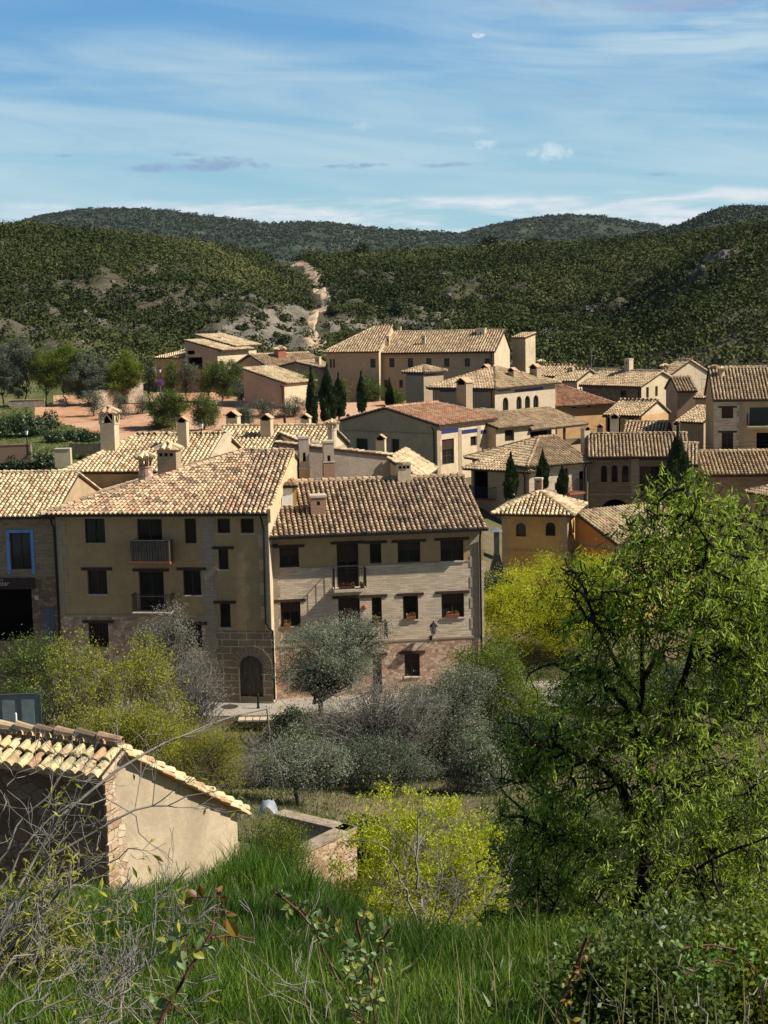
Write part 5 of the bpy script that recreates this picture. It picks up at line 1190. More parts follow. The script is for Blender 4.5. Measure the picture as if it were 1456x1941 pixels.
L_OLIVE2 = leafm('dark olive leaves', [(0.055, 0.07, 0.04), (0.10, 0.12, 0.075), (0.15, 0.17, 0.115)], 0.12)
def crown_points(lobes, n, rng, shell=0.42):
    w = np.array([(l[3]*l[4]*l[5])**0.75 for l in lobes]); k = rng.choice(len(lobes), n, p=w/w.sum()); A = np.array(lobes, float)
    d = unit(rng.normal(size=(n, 3))); r = rng.uniform(0, 1, n)**shell
    return A[k, :3]+d*r[:, None]*A[k, 3:6], d, k
def tree(name, label, cat, px, py, Y, h, lobes, lm, nl=6000, L=0.06, W=0.025, nc=160, sig=0.22, trunk=0.12, bark=None, group=None, seed=1, droop=0.0, shell=0.36, twigs=True, z=None, fork=0.3, updir=0.25, trunks=1, twigr=0.006):
    """lobes: (dx, dy, dz, rx, ry, rz) metres about the base; (px, py) = foot in the image at depth Y"""
    rng = np.random.RandomState(seed)
    b = P(px, py, Y) if z is None else np.array([P(px, py, Y)[0], Y, z])
    root = empty(name, b, 0, label, cat, group); bark = bark or BARK
    lobes = [tuple(l) for l in lobes]
    cc, dd, kk = crown_points(lobes, nc, rng, shell)
    jit = rng.normal(size=(nc, 3))*0.08; cc = cc+jit
    cc[:, 2] = np.maximum(cc[:, 2], 0.08*h)
    paths = []
    zf = h*fork
    for q in range(trunks):
        off = rng.normal(size=3)*0.12*(trunks > 1); off[2] = 0
        f = np.array([rng.normal()*0.06*h, rng.normal()*0.06*h, zf])+off*2
        tp = curve(off*0.6, f, 6, 0, rng, 0.03); paths.append((tp, np.linspace(trunk, trunk*0.7, 6)))
        for i, l in enumerate(lobes):
            if trunks > 1 and i % trunks != q: continue
            e = np.array(l[:3])+rng.normal(size=3)*0.1*l[3]; lp = curve(f, e, 7, -0.06, rng, 0.05); paths.append((lp, np.linspace(trunk*0.55, trunk*0.16, 7)))
            if twigs:
                for c in cc[kk == i]:
                    s = lp[rng.randint(2, 7)]; paths.append((curve(s, c, 5, -0.04, rng, 0.06), np.linspace(trunk*0.16, twigr, 5)))
    V, Q = tubes(paths, 5); mk('trunk', V, Q, bark, parent=root, smooth=True)
    # leaf clusters of unequal size; each has its own tone
    wt = rng.uniform(0.3, 1.6, nc); ci = rng.choice(nc, nl, p=wt/wt.sum())
    sg = sig*rng.uniform(0.6, 1.4, nc)
    p = cc[ci]+rng.normal(size=(nl, 3))*sg[ci][:, None]*np.array([1, 1, 0.8])
    d = unit(rng.normal(size=(nl, 3))+dd[ci]*0.5+np.array([0, 0, updir-droop]))
    V, Q = leaf_quads(p, d, L*rng.uniform(0.7, 1.3, nl), W*rng.uniform(0.7, 1.3, nl), rng, 0.12 if L > 0.05 else 0)
    tone = rng.uniform(0.1, 0.9, nc); tint = np.clip(tone[ci]+rng.normal(size=nl)*0.22, 0, 1)
    V[:, 2] = np.maximum(V[:, 2], 0.02)
    mk('crown', V, Q, lm, tint=tint, parent=root)
    return root
def gz(px, Y):
    x = (px-CX)/F*Y; return float(ground(np.array([x]), np.array([float(Y)]))[0])
def gtree(name, label, cat, px, Y, h, lobes, lm, **kw):
    x = P(px, 900, Y)[0]; z = float(ground(np.array([x]), np.array([float(Y)]))[0])-0.08
    return tree(name, label, cat, px, 900, Y, h, lobes, lm, z=z, **kw)
def lob(h, w, n=6, seed=0, low=0.3, asp=0.8):
    """a natural set of lobes for a crown w wide, its foliage from low*h up to h"""
    r = np.random.RandomState(seed+100); c = h*(1+low)/2; H = h*(1-low)/2; out = [(0, 0, c, w*.39, w*.34, H*.86)]
    for i in range(n):
        a = 2*math.pi*(i+r.uniform(-.35, .35))/n; q = r.uniform(.20, .30)*w; rr = r.uniform(.17, .25)*w; rz = H*r.uniform(.32, .5)
        out.append((math.cos(a)*q, math.sin(a)*q*asp, min(max(c+H*r.uniform(-.75, .62), low*h+rz*.8), h-rz), rr, rr*.9, rz))
    out.append((r.uniform(-.1, .1)*w, 0, h-H*.38, w*.2, w*.18, H*.38)); return out
def crown_tree(name, lb, cat, x0, y0, x1, y1, Y, lm, base=None, n=7, wk=1.25, lowk=1.0, **kw):
    """crown spans the pixels x0..x1, y0..y1 at depth Y; its foot is on the ground below"""
    px = base or (x0+x1)/2; xm = P((x0+x1)/2, (y0+y1)/2, Y)[0]; x = P(px, y1, Y)[0]; z = float(ground(np.array([x]), np.array([float(Y)]))[0])-0.08
    w = (x1-x0)/F*Y; top = P(px, y0, Y)[2]-z; low = max((P(px, y1, Y)[2]-z)/top*lowk, 0.04); seed = kw.pop('seed', int(px+y0))
    L_ = [(a+xm-x, b, c, d, e, f) for a, b, c, d, e, f in lob(top, w*wk, n, seed, low)]
    return tree(name, lb, cat, px, 900, Y, top, L_, lm, z=z, seed=seed, **kw)
def gp3(px, Y):
    x = (px-CX)/F*Y; return np.array([x, Y, float(ground(np.array([x]), np.array([float(Y)]))[0])])
# ---- scrub on the hill
def bush_arrays(cx, cy, cz, R, H, nq, lsz, rng, tone, flat=0.75):
    """foliage quads for many bushes at once"""
    n = len(cx); nl = 4; la = rng.uniform(0, 2*math.pi, (n, nl)); lr = rng.uniform(.25, .6, (n, nl))
    ci = np.repeat(np.arange(n), nq); li = rng.randint(0, nl, n*nq)
    d = unit(rng.normal(size=(n*nq, 3))); d[:, 2] = np.abs(d[:, 2])*1.0-0.12
    rr = rng.uniform(.72, 1.06, n*nq)
    ox = np.cos(la[ci, li])*lr[ci, li]*R[ci]; oy = np.sin(la[ci, li])*lr[ci, li]*R[ci]
    hz = (0.55+0.45*((li*0.37+ci*0.61) % 1.0))
    P0 = np.stack([cx[ci]+ox+d[:, 0]*rr*R[ci]*.62, cy[ci]+oy+d[:, 1]*rr*R[ci]*.62, cz[ci]+H[ci]*hz*(0.30+0.70*d[:, 2]*rr)], 1)
    nn = unit(d*np.array([1, 1, 1.15])+rng.normal(size=d.shape)*0.36); t = unit(np.cross(nn, rng.normal(size=d.shape))); s = np.cross(nn, t)
    L = (lsz[ci]*rng.uniform(.6, 1.4, n*nq))[:, None]
    V = np.stack([P0-t*L*.5, P0-s*L*.42, P0+t*L*.5, P0+s*L*.42], 1).reshape(-1, 3)
    tint = np.clip(tone[ci]+rng.normal(size=n*nq)*0.12, 0, 1)
    return V, np.arange(n*nq*4).reshape(-1, 4), tint
def make_scrub():
    rng = np.random.RandomState(11)
    n = 120000; a = rng.uniform(-0.30, 0.30, n); Y = 205+(rng.uniform(0, 1, n)**0.75)*430; x = a*Y
    yr = np.interp(728+2800*a, RX, RD); keep = Y < yr+45
    a, x, Y = a[keep], x[keep], Y[keep]; z = ground(x, Y); k = zone(x, Y, z)
    dens = fbm(x/22.0+3, Y/30.0+8, 4); u, v = proj(np.stack([x, Y, z], -1))
    rock = fbm(x/9.0+9, Y/11.0+3, 4)
    bare = ((u < 330) & (v > 540) & (v < 660))*0.06+((u > 1000) & (u < 1330) & (v > 560))*0.02
    pk = np.where(k == 0, np.clip(0.84+dens*1.3, 0.34, 1)*(1-0.75*ss(rock, 0.16+0*bare, 0.30)), np.where(k == 2, 0.10, 0.0))
    pk = np.where(k == 1, 0.0, pk); pk = pk*np.where(Y < 238, np.where((u > 900) | (u < 640), 1.0, 0.35), 1.0)
    pk = np.where((Y > 215) & (inpoly(u, v-9, PATHP) | inpoly(u-5, v-5, PATHP) | inpoly(u+5, v-5, PATHP) | inpoly(u, v-18, PATHP)), 0.0, pk)
    s = rng.uniform(size=len(x)) < pk*0.36; x, Y, z, a, u, v = x[s], Y[s], z[s], a[s], u[s], v[s]
    # keep clear of the buildings at the foot
    okb = ~((Y < 215) & (u > 280) & (u < 1290)); okb &= ~((Y < 232) & (u > 200) & (u < 560)); x, Y, z, u, v = x[okb], Y[okb], z[okb], u[okb], v[okb]
    order = np.argsort(Y); x, Y, z, u, v = x[order], Y[order], z[order], u[order], v[order]
    n = len(x); R = rng.gamma(3, 0.50, n)+0.5; R = np.clip(R, 0.5, 3.2)*np.where((u > 880) & (Y < 250), 1.5, 1.0); H = R*rng.uniform(0.9, 1.7, n)
    tone = np.clip(0.42+0.35*fbm(x/40.0, Y/50.0, 3)*1.6+rng.normal(size=n)*0.12, 0, 1)
    pick = []
    rest = np.ones(n, bool); rest[pick] = False
    V, Q, t = bush_arrays(x[rest], Y[rest], z[rest]-0.1, R[rest], H[rest], 46, 0.34+0.0*R[rest]+Y[rest]*0.0006, rng, tone[rest])
    tag(mk('hillside_scrub', V, Q, L_SCRUB, tint=t), kind='stuff')
    spots = [(468, 628, 1.6, 'low bush at the left edge of the grey scree'), (508, 604, 1.5, 'small bush on the upper middle of the grey scree'), (552, 612, 2.6, 'broad dark bush on the scree just left of the stony path'),
        (540, 650, 2.2, 'rounded bush low on the scree above the hip-roofed farm house'), (586, 552, 1.8, 'bush hugging the left side of the stony path at its bend'), (648, 592, 2.2, 'bush just right of the stony path, halfway up'),
        (662, 640, 2.4, 'dark bush right of the stony path above the long building roof'), (704, 590, 1.7, 'bush on the upper edge of the pale ledge above the long building'), (824, 618, 1.7, 'bush on the pale ledge above the middle chimney of the long building'), (612, 530, 1.5, 'little bush at the top right side of the stony path')]
    for q, (px, py, R1, lb) in enumerate(spots):
        Y1 = Yat(px, py, 222, 420); b = gp3(px, Y1); V, Q, t = bush_arrays(np.zeros(1), np.zeros(1), np.zeros(1), np.full(1, R1), np.full(1, R1*1.3), 500, np.full(1, .42), rng, np.full(1, .1+.06*q)); o = mk('bush', V, Q, L_SCRUB, tint=t)
        o.location = b-[0, 0, .1]; tag(o, lb, 'bush', 'bushes round the stony path')
    Y1 = Yat(756, 600, 222, 420); h = 34/F*Y1; tree('tree', 'small pointed dark tree alone on the pale ledge above the long building', 'tree', 756, 600, Y1, h, [(0, 0, h*.5, h*.22, h*.22, h*.45), (0, 0, h*.3, h*.28, h*.28, h*.25)], L_DARK, nl=2400, L=.4, W=.2, nc=60, sig=.35, trunk=.15, z=float(gp3(756, Y1)[2])-.1, seed=3, fork=.2)
    for px, yt, w, lb in ((930, 446, 34, 'tallest dark pine breaking the ridge line above the cream tower block'), (1012, 452, 28, 'second dark pine on the ridge, right of the tallest one'), (686, 462, 22, 'small round tree on the ridge right of the saddle')):
        Y1 = np.interp(px, RX, RD)-4; b = gp3(px, Y1); h = P(px, yt, Y1)[2]-b[2]; w = w/F*Y1; tree('pine_tree', lb, 'tree', px, 470, Y1, h, lob(h, w*1.2, 6, px, .2), L_DARK, nl=2600, L=.55, W=.3, nc=80, sig=.5, trunk=.25, z=float(b[2])-.1, seed=px, group='trees on the ridge')
    # far ranges
    Vs = []; Ts = []
    for (aa, yy, Z), nn, r0, r1, ls in ((FARH[0], 34000, 2.2, 5.0, 2.3), (FARH[1], 15000, 1.6, 3.2, 1.3)):
        i = rng.uniform(0, len(yy)-12, nn); j = rng.uniform(0, len(aa)-1.01, nn); ii = i.astype(int); jj = j.astype(int)
        y = np.interp(i, np.arange(len(yy)), yy); ax = np.interp(j, np.arange(len(aa)), aa); zz = Z[ii, jj]*(1-(i-ii))+Z[np.minimum(ii+1, len(yy)-1), jj]*(i-ii)
        xx = ax*y; kp = (728+2800*ax > -120) & (728+2800*ax < 1600) & (fbm(xx/90+1, y/160, 4) > -0.5); xx, y, zz = xx[kp], y[kp], zz[kp]; m = len(xx)
        R = rng.uniform(r0, r1, m); V, Q, t = bush_arrays(xx, y, zz-.5, R, R*1.1, 12, R*0+ls, rng, np.clip(rng.normal(0.45, 0.25, m), 0, 1)); Vs.append(V); Ts.append(t)
    V = np.concatenate(Vs); tag(mk('far_woods', V, np.arange(len(V)).reshape(-1, 4), L_FAR, tint=np.concatenate(Ts)), kind='stuff')
    # limestone outcrops on the flanks
    mb_v = []; mb_t = []; b = 0
    rock_m = plain('limestone outcrop', (0.15, 0.135, 0.115), 0.95, 0, 0.1, 0.45, 0.7)
    n = 5200; a = rng.uniform(-0.28, 0.28, n); Y = 218+rng.uniform(0, 1, n)**1.2*250; x = a*Y; z = ground(x, Y); k = zone(x, Y, z)
    u, v = proj(np.stack([x, Y, z], -1)); rock = fbm(x/9.0+9, Y/11.0+3, 4)
    pr = np.where(k == 2, 0.5, np.where(k == 1, 0.0, np.clip((rock-0.10)*2.2, 0.03, 0.5))); s = rng.uniform(size=n) < pr; x, Y, z, k = x[s], Y[s], z[s], k[s]
    tet = np.array([[-1, -1, -.5], [1, -1, -.5], [1, 1, -.5], [-1, 1, -.5], [-.6, -.55, .8], [.65, -.6, .7], [.55, .6, .9], [-.55, .65, .75]]); fq = np.array([[4, 5, 6, 7], [0, 1, 5, 4], [1, 2, 6, 5], [2, 3, 7, 6], [3, 0, 4, 7]])
    m = len(x); S = np.where(k == 2, rng.uniform(.10, .30, m), rng.uniform(.2, .8, m)); an = rng.uniform(0, 6.28, m)
    T_ = tet[None]*(1+rng.uniform(-.35, .35, (m, 8, 3)))*S[:, None, None]*np.array([1, 1, 0.8]); xx = T_[..., 0]*np.cos(an)[:, None]-T_[..., 1]*np.sin(an)[:, None]; yy = T_[..., 0]*np.sin(an)[:, None]+T_[..., 1]*np.cos(an)[:, None]
    V = np.stack([xx+x[:, None], yy+Y[:, None], T_[..., 2]+z[:, None]], -1).reshape(-1, 3); Q = (fq[None]+(np.arange(m)*8)[:, None, None]).reshape(-1, 4)
    tag(mk('limestone_rocks', V, Q, rock_m), kind='stuff')
make_scrub()

# ---- trees of the middle distance: (px, Y, height, width, leaf, kind, label)
MID = [
 (-30, 655, 62, 728, 150, L_OLIVE2, 'olive_tree', 'round silvery olive tree at the left edge above the field wall', 0),
 (62, 662, 125, 705, 172, L_BRIGHT, 'tree', 'bright green tree on the upper left terrace, left of the grey olive', 0),
 (105, 648, 166, 705, 178, L_BRIGHT, 'tree', 'tall lime green tree top rising behind the grey olive on the terrace', 0),
 (122, 664, 226, 742, 158, L_OLIVE2, 'olive_tree', 'broad dark grey olive tree over the terrace wall', 0),
 (205, 662, 280, 728, 164, L_BRIGHT, 'tree', 'bright green tree beside the round road sign, right of the grey olive', 0),
 (20, 640, 80, 690, 188, L_OLIVE2, 'tree', 'dull grey green tree behind the bright terrace trees', 0),
 (338, 676, 388, 742, 186, L_OLIVE2, 'olive_tree', 'thin grey olive tree before the modern villa', 1),
 (313, 682, 346, 744, 190, L_GREEN, 'tree', 'narrow green tree before the orange-brown house', 0),
 (278, 680, 304, 745, 192, L_DARK, 'tree', 'dark pointed tree left of the orange-brown house', 0),
 (396, 683, 458, 750, 172, L_GREEN, 'tree', 'green tree with long grass beneath, left of the tan shed', 0),
 (382, 690, 412, 745, 184, L_BRIGHT, 'tree', 'fresh green tree touching the villa wall', 0),
 (282, 738, 362, 812, 134, L_GREEN, 'tree', 'leafy green tree in the red field behind the lantern chimney', 0),
 (364, 742, 416, 815, 132, L_GREEN, 'tree', 'slim green tree in the red field by the lamp post', 0),
 (446, 766, 486, 815, 138, L_OLIVE2, 'olive_tree', 'small round olive bush in the red field', 0),
 (160, 738, 204, 790, 146, L_OLIVE2, 'olive_tree', 'sparse young olive left of the lantern chimney', 1),
 (212, 738, 254, 795, 149, L_OLIVE2, 'olive_tree', 'leaning sparse olive right of the lantern chimney', 1),
 (256, 750, 292, 785, 146, L_OLIVE2, 'olive_tree', 'thin bare-limbed olive left of the leafy green field tree', 1),
 (484, 756, 530, 790, 146, L_OLIVE2, 'olive_tree', 'airy olive before the tan shed', 1),
 (530, 752, 590, 790, 147, L_OLIVE2, 'olive_tree', 'grey olive right of the tan shed, left of the cypresses', 1),
 (540, 700, 588, 752, 176, L_GREEN, 'tree', 'green tree beside the tan shed wall', 0),
 (442, 722, 486, 765, 178, L_OLIVE2, 'olive_tree', 'pale olive leaning on the tan shed wall', 1),
 (690, 712, 727, 762, 150, L_GREEN, 'tree', 'rounded green tree between two cypresses before the long building', 0),
 (736, 740, 770, 770, 152, L_GREEN, 'tree', 'bushy green tree left of the square brick tower', 0),
 (578, 700, 604, 765, 168, L_GREEN, 'tree', 'green tree tucked behind the leftmost cypress', 0),
 (644, 712, 664, 765, 160, L_GREEN, 'tree', 'green tree showing right of the thick cypress', 0),
]
for i, (x0, y0, x1, y1, Y, lm, nm, lb, sparse) in enumerate(MID):
    Y = min(Yat((x0+x1)/2, y1, 100, 232), 192.0); w = (x1-x0)/F*Y; crown_tree(nm, lb, 'tree', x0, y0, x1, y1, Y, lm, nl=int((200 if sparse else 900)*w*w)+600, L=0.17, W=0.075, nc=80 if sparse else 150, sig=0.28, trunk=0.11, group='trees round the red field', fork=.2, seed=40+i, lowk=.5 if not sparse else .9, wk=1.0 if sparse else 1.15)
def cypress(px, py, Y, h, w, label, group, seed, base_z=None):
    rng = np.random.RandomState(seed); b = P(px, py, Y)
    if base_z is not None: b[2] = base_z
    root = empty('cypress_tree', b, 0, label, 'cypress', group)
    paths = [(np.array([[0, 0, -.6], [0, 0, h*.5], [0, 0, h*.95]]), np.array([.11, .07, .02]))]
    w = w*.78; n = int(1500*h*w/4)+1200; t = rng.uniform(0.03, 1, n); prof = np.sin(np.clip(t*1.05+.08, 0, 1)*math.pi)**0.55*(1-0.55*t); bl = rng.uniform(0, 6.28, 9); an = rng.uniform(0, 6.28, n)
    bump = 1+0.22*np.sin(an*3+t*9+bl[0])+0.12*np.sin(an*5-t*17+bl[1]); r = w*.62*prof*bump*rng.uniform(.55, 1.0, n)**.5
    p = np.stack([np.cos(an)*r, np.sin(an)*r, t*h+rng.normal(size=n)*.08], 1); d = unit(np.stack([np.cos(an)*.35, np.sin(an)*.35, np.ones(n)], 1)+rng.normal(size=(n, 3))*.3)
    V, Q = tubes(paths, 6); mk('trunk', V, Q, BARK, parent=root); V, Q = leaf_quads(p, d, .34*rng.uniform(.6, 1.3, n), .13, rng)
    mk('crown', V, Q, L_DARK, tint=np.clip(rng.uniform(0, 1, n), 0, 1), parent=root); return root
for i, (px, y0, y1, w, Y, lb) in enumerate([
    (592, 700, 812, 1.25, 140, 'slender cypress at the left of the clump by the red field'), (622, 695, 800, 1.9, 141, 'thick cypress in the middle of the clump by the red field'),
    (643, 712, 790, 1.7, 143, 'shorter cypress at the right of the clump by the red field'), (686, 708, 780, 1.2, 150, 'slim cypress before the long brick building, nearest the clump'),
    (739, 722, 775, 1.0, 152, 'small pointed cypress just left of the square brick tower'), (969, 862, 945, 1.25, 106, 'cypress with a sharp tip before the low hipped house'),
    (1029, 858, 925, 1.1, 107, 'cypress standing by the corner of the sunlit brick wing'), (1066, 888, 935, 1.0, 106, 'lowest cypress, under the corner balcony'),
    (1284, 812, 960, 2.3, 108, 'very dark tall cypress against the arcaded house')]):
    h = (y1-y0)/F*Y*1.02; cypress(px, y1, Y, h, w, lb, 'cypresses among the houses', 70+i)
# ground cover of the middle distance: rough grass, hedges
def tufts(name, polys, n, h, L, lm, rng, dens=1.0, kind='stuff', sz=0.06, only=None):
    xs = []; 
    for (x0, x1, Y0, Y1, m) in polys:
        px = rng.uniform(x0, x1, m); Y = rng.uniform(Y0, Y1, m); xs.append(np.stack([(px-CX)/F*Y, Y], 1))
    p = np.concatenate(xs); z = ground(p[:, 0], p[:, 1])
    if only: p = p[np.isin(zone(p[:, 0], p[:, 1], z), only)]; z = ground(p[:, 0], p[:, 1])
    k = len(p); hh = h*rng.uniform(.4, 1.3, k)
    c = np.stack([p[:, 0], p[:, 1], z+hh*.45], 1); d = unit(rng.normal(size=(k, 3))*.45+np.array([0, 0, 1.0]))
    V, Q = leaf_quads(c, d, hh*1.1, sz*rng.uniform(.6, 1.5, k), rng); return tag(mk(name, V, Q, lm, tint=rng.uniform(0, 1, k)), kind=kind)
_r = np.random.RandomState(5)
tufts('field_grass', [(-60, 260, 150, 215, 9000), (360, 470, 160, 200, 3000), (-60, 130, 120, 150, 5000), (130, 290, 146, 152, 500), (560, 860, 130, 185, 3000)], 0, .24, .3, L_GREEN, _r, sz=.12, only=[4])
def hedge(name, label, pts, h, w, lm, nq, lsz, seed, group=None):
    """pts: (px, Y) line on the ground"""
    rng = np.random.RandomState(seed); q = []
    for (a, Ya), (b, Yb) in zip(pts[:-1], pts[1:]):
        m = max(3, int(abs((a-b)/F*Ya)/(w*.22))+int(abs(Ya-Yb)/(w*.22)))
        for t in np.linspace(0, 1, m): q.append(((a+(b-a)*t-CX)/F*(Ya+(Yb-Ya)*t), Ya+(Yb-Ya)*t))
    q = np.array(q)+rng.normal(size=(len(q), 2))*w*.2; z = ground(q[:, 0], q[:, 1]); n = len(q); R = w*rng.uniform(.42, .62, n); H = h*rng.uniform(.75, 1.15, n)
    o = q.mean(0); V, Q, t = bush_arrays(q[:, 0], q[:, 1], z-.1, R, H, nq, np.full(n, lsz), rng, np.clip(rng.normal(.45, .2, n), 0, 1)); return tag(mk(name, V, Q, lm, tint=t), label, 'hedge', group)
hedge('hedge', 'dark trimmed hedge mound at the far left behind the low brick wall', [(-30, Yat(0, 826)), (50, Yat(50, 826)), (98, Yat(98, 822))], 3.7, 3.0, L_DARK, 420, .24, 1)
hedge('hedge', 'dark hedge running from the left edge below the low brick wall', [(-30, Yat(0, 890)), (55, Yat(55, 892)), (108, Yat(105, 892))], 2.1, 2.2, L_DARK, 360, .22, 2)
hedge('hedge', 'green shrub bank behind the wooden fence, left of the lantern chimney', [(120, Yat(120, 870)), (190, Yat(190, 868))], 1.0, 1.4, L_GREEN, 240, .18, 3)
hedge('hedge', 'dark low hedge before the red field, left of the lantern chimney', [(100, Yat(100, 838)), (182, Yat(182, 836))], 1.7, 1.8, L_DARK, 320, .18, 4)
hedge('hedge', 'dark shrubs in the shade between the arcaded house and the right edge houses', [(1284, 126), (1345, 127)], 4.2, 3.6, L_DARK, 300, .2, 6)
hedge('hedge', 'green shrub under the terrace wall behind the gabled hall', [(690, 142), (740, 143)], 1.5, 1.6, L_BRIGHT, 200, .16, 7)

# ---- garden below the street
def g(name, lb, x0, y0, x1, y1, Y, lm, dens=1.0, cat='tree', **kw): return crown_tree(name, lb, cat, x0, y0, x1, y1, Y, lm, group='garden trees below the street', **{**dict(wk=1.42), **kw})
g('olive_tree', 'large dark-limbed olive tree in front of the buff brick house', 524, 1176, 716, 1330, 66, L_OLIVE, base=598, nl=34000, L=.10, W=.028, nc=300, sig=.24, trunk=.17, fork=.35, bark=BARKD)
g('olive_tree', 'grey olive tree growing before the cut stone corner of the ochre house', 244, 1148, 352, 1290, 63, L_GREY, base=312, nl=12000, L=.10, W=.026, nc=200, sig=.22, trunk=.11)
g('tree', 'thin grey leafless tree left of the arched door', 312, 1215, 412, 1400, 61, L_GREY, base=345, nl=3200, L=.08, W=.022, nc=420, sig=.25, trunk=.07, bark=BARKW, twigr=.006)
g('tree', 'yellow green budding tree in the middle of the left thicket', 188, 1205, 334, 1430, 56, L_LIME2, nl=9000, L=.095, W=.045, nc=420, sig=.15, trunk=.07, bark=BARKW, twigr=.006, trunks=3, fork=.1)
g('tree', 'yellow green budding tree at the left of the thicket, by the grey panels', 68, 1192, 214, 1430, 54, L_LIME2, nl=9000, L=.095, W=.045, nc=420, sig=.15, trunk=.07, bark=BARKW, twigr=.006, trunks=3, fork=.1)
g('bush', 'low olive coloured bush filling the gap under the budding trees', 120, 1330, 310, 1470, 50, L_LIME2, nl=16000, L=.08, W=.035, nc=320, sig=.2, trunk=.06, trunks=3, fork=.1)
g('bush', 'dense dark green bush at the left edge under the garage opening', -60, 1200, 108, 1400, 64, L_GREEN, nl=22000, L=.11, W=.045, nc=260, sig=.25, trunk=.1, trunks=3, fork=.1)
g('bush', 'dark green bush behind the left budding tree', 60, 1250, 200, 1400, 67, L_DARK, nl=12000, L=.11, W=.045, nc=200, sig=.22, trunk=.08, trunks=3, fork=.1)
g('bush', 'soft green broom bush right of the budding trees, above the shed roof', 270, 1370, 440, 1490, 52, L_LIME2, nl=17000, L=.10, W=.016, nc=280, sig=.22, trunk=.05, trunks=3, fork=.1)
g('bush', 'grey brown leafless bush on the bank under the street', 400, 1385, 520, 1480, 60, L_GREY, nl=3500, L=.07, W=.018, nc=320, sig=.18, trunk=.04, bark=BARKW, trunks=3, fork=.1, twigr=.005)
g('olive_tree', 'young olive with a forked trunk beside the corner of the stone yard wall', 470, 1380, 644, 1550, 47, L_OLIVE, base=548, nl=13000, L=.085, W=.024, nc=220, sig=.19, trunk=.08, fork=.3)
g('tree', 'wide leafless grey tree between the two large olives', 556, 1280, 812, 1570, 57, L_GREY, nl=30000, L=.075, W=.016, nc=1500, sig=.26, trunk=.09, bark=BARKW, lowk=.7, twigr=.007, fork=.2, base=690)
g('olive_tree', 'tall silver olive tree in front of the pink stone ground floor', 758, 1266, 926, 1570, 60, L_OLIVE, wk=1.15, lowk=.6, nl=48000, L=.10, W=.027, nc=320, sig=.25, trunk=.14)
g('olive_tree', 'second silver olive, lower and right of the tall one', 846, 1380, 955, 1575, 56, L_OLIVE, wk=1.1, lowk=.6, nl=22000, L=.10, W=.027, nc=200, sig=.22, trunk=.12)
g('tree', 'small-leaved green tree with pale twigs at the right corner of the brick house', 842, 1206, 1020, 1420, 64, L_BRIGHT, lowk=.6, nl=30000, L=.09, W=.05, nc=420, sig=.22, trunk=.1, bark=BARKW, trunks=3, fork=.12)
g('bush', 'dark shrub mass on the bank right of the silver olives', 900, 1360, 1120, 1500, 60, L_DARK, nl=20000, L=.11, W=.05, nc=260, sig=.25, trunk=.07, trunks=3, fork=.1)
g('bush', 'green undergrowth shrub under the almond tree, near the orange annex', 1020, 1240, 1260, 1400, 68, L_GREEN, nl=20000, L=.12, W=.05, nc=240, sig=.28, trunk=.07, trunks=3, fork=.1)
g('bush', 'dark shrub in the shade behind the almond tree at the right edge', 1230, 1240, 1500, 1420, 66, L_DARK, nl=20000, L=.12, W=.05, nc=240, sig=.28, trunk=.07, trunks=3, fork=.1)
g('bush', 'dark ivy shrub under the yellow tree, right end of the yard wall', 600, 1560, 720, 1680, 38, L_DARK, nl=14000, L=.06, W=.04, nc=200, sig=.14, trunk=.06, trunks=3, fork=.1)
g('bush', 'fresh green bush at the foot of the gable, right end of the tiled shed', 445, 1545, 560, 1660, 29, L_BRIGHT, nl=14000, L=.045, W=.016, nc=260, sig=.11, trunk=.03, trunks=3, fork=.1)
g('bush', 'green weedy bush on the bank below the street corner', 495, 1350, 620, 1400, 69, L_DARK, nl=7000, L=.11, W=.05, nc=140, sig=.2, trunk=.05, trunks=3, fork=.1)
g('olive_tree', 'low rounded olive filling the space under the wide leafless tree', 640, 1400, 790, 1570, 54, L_OLIVE2, nl=22000, L=.09, W=.025, nc=240, sig=.2, trunk=.06, trunks=2, fork=.15)
g('bush', 'grey-green shrub just behind the young forked olive', 520, 1370, 680, 1500, 60, L_GREEN, nl=16000, L=.085, W=.024, nc=260, sig=.2, trunk=.05, trunks=3, fork=.1)
g('bush', 'added dark bush standing in for the shade beneath the black grill hood', 905, 1078, 990, 1200, 86, L_DARK, nl=12000, L=.12, W=.06, nc=200, sig=.25, trunk=.05, trunks=2, fork=.1)  # bush added to darken ground where only shade lies
g('bush', 'twiggy brown-green shrub on the bank left of the wide leafless tree', 430, 1420, 560, 1520, 56, L_GREY, nl=9000, L=.08, W=.02, nc=260, sig=.2, trunk=.05, trunks=3, fork=.1)
g('bush', 'dull green shrub on the slope behind the bright yellow green tree', 900, 1540, 1100, 1720, 34, L_GREEN, nl=18000, L=.07, W=.03, nc=260, sig=.18, trunk=.05, trunks=3, fork=.1)
crown_tree('bush', 'leafy green thicket filling the lower right corner under the almond tree', 'bush', 1150, 1790, 1540, 2010, 8.0, L_GREEN, n=9, nl=26000, L=.04, W=.02, nc=420, sig=.07, trunk=.015, bark=BARKD, trunks=4, fork=.1, twigr=.002)
crown_tree('bush', 'dark leafy undergrowth at the foot of the almond tree, beside the meadow', 'bush', 940, 1770, 1200, 1900, 10.5, L_ALMOND, n=8, nl=15000, L=.05, W=.014, nc=320, sig=.08, trunk=.02, bark=BARKD, trunks=4, fork=.1, twigr=.003)
g('bush', 'shaded shrub on the slope deep behind the almond branches', 1080, 1480, 1500, 1760, 30, L_GREEN, nl=26000, L=.08, W=.035, nc=300, sig=.22, trunk=.05, trunks=3, fork=.1)
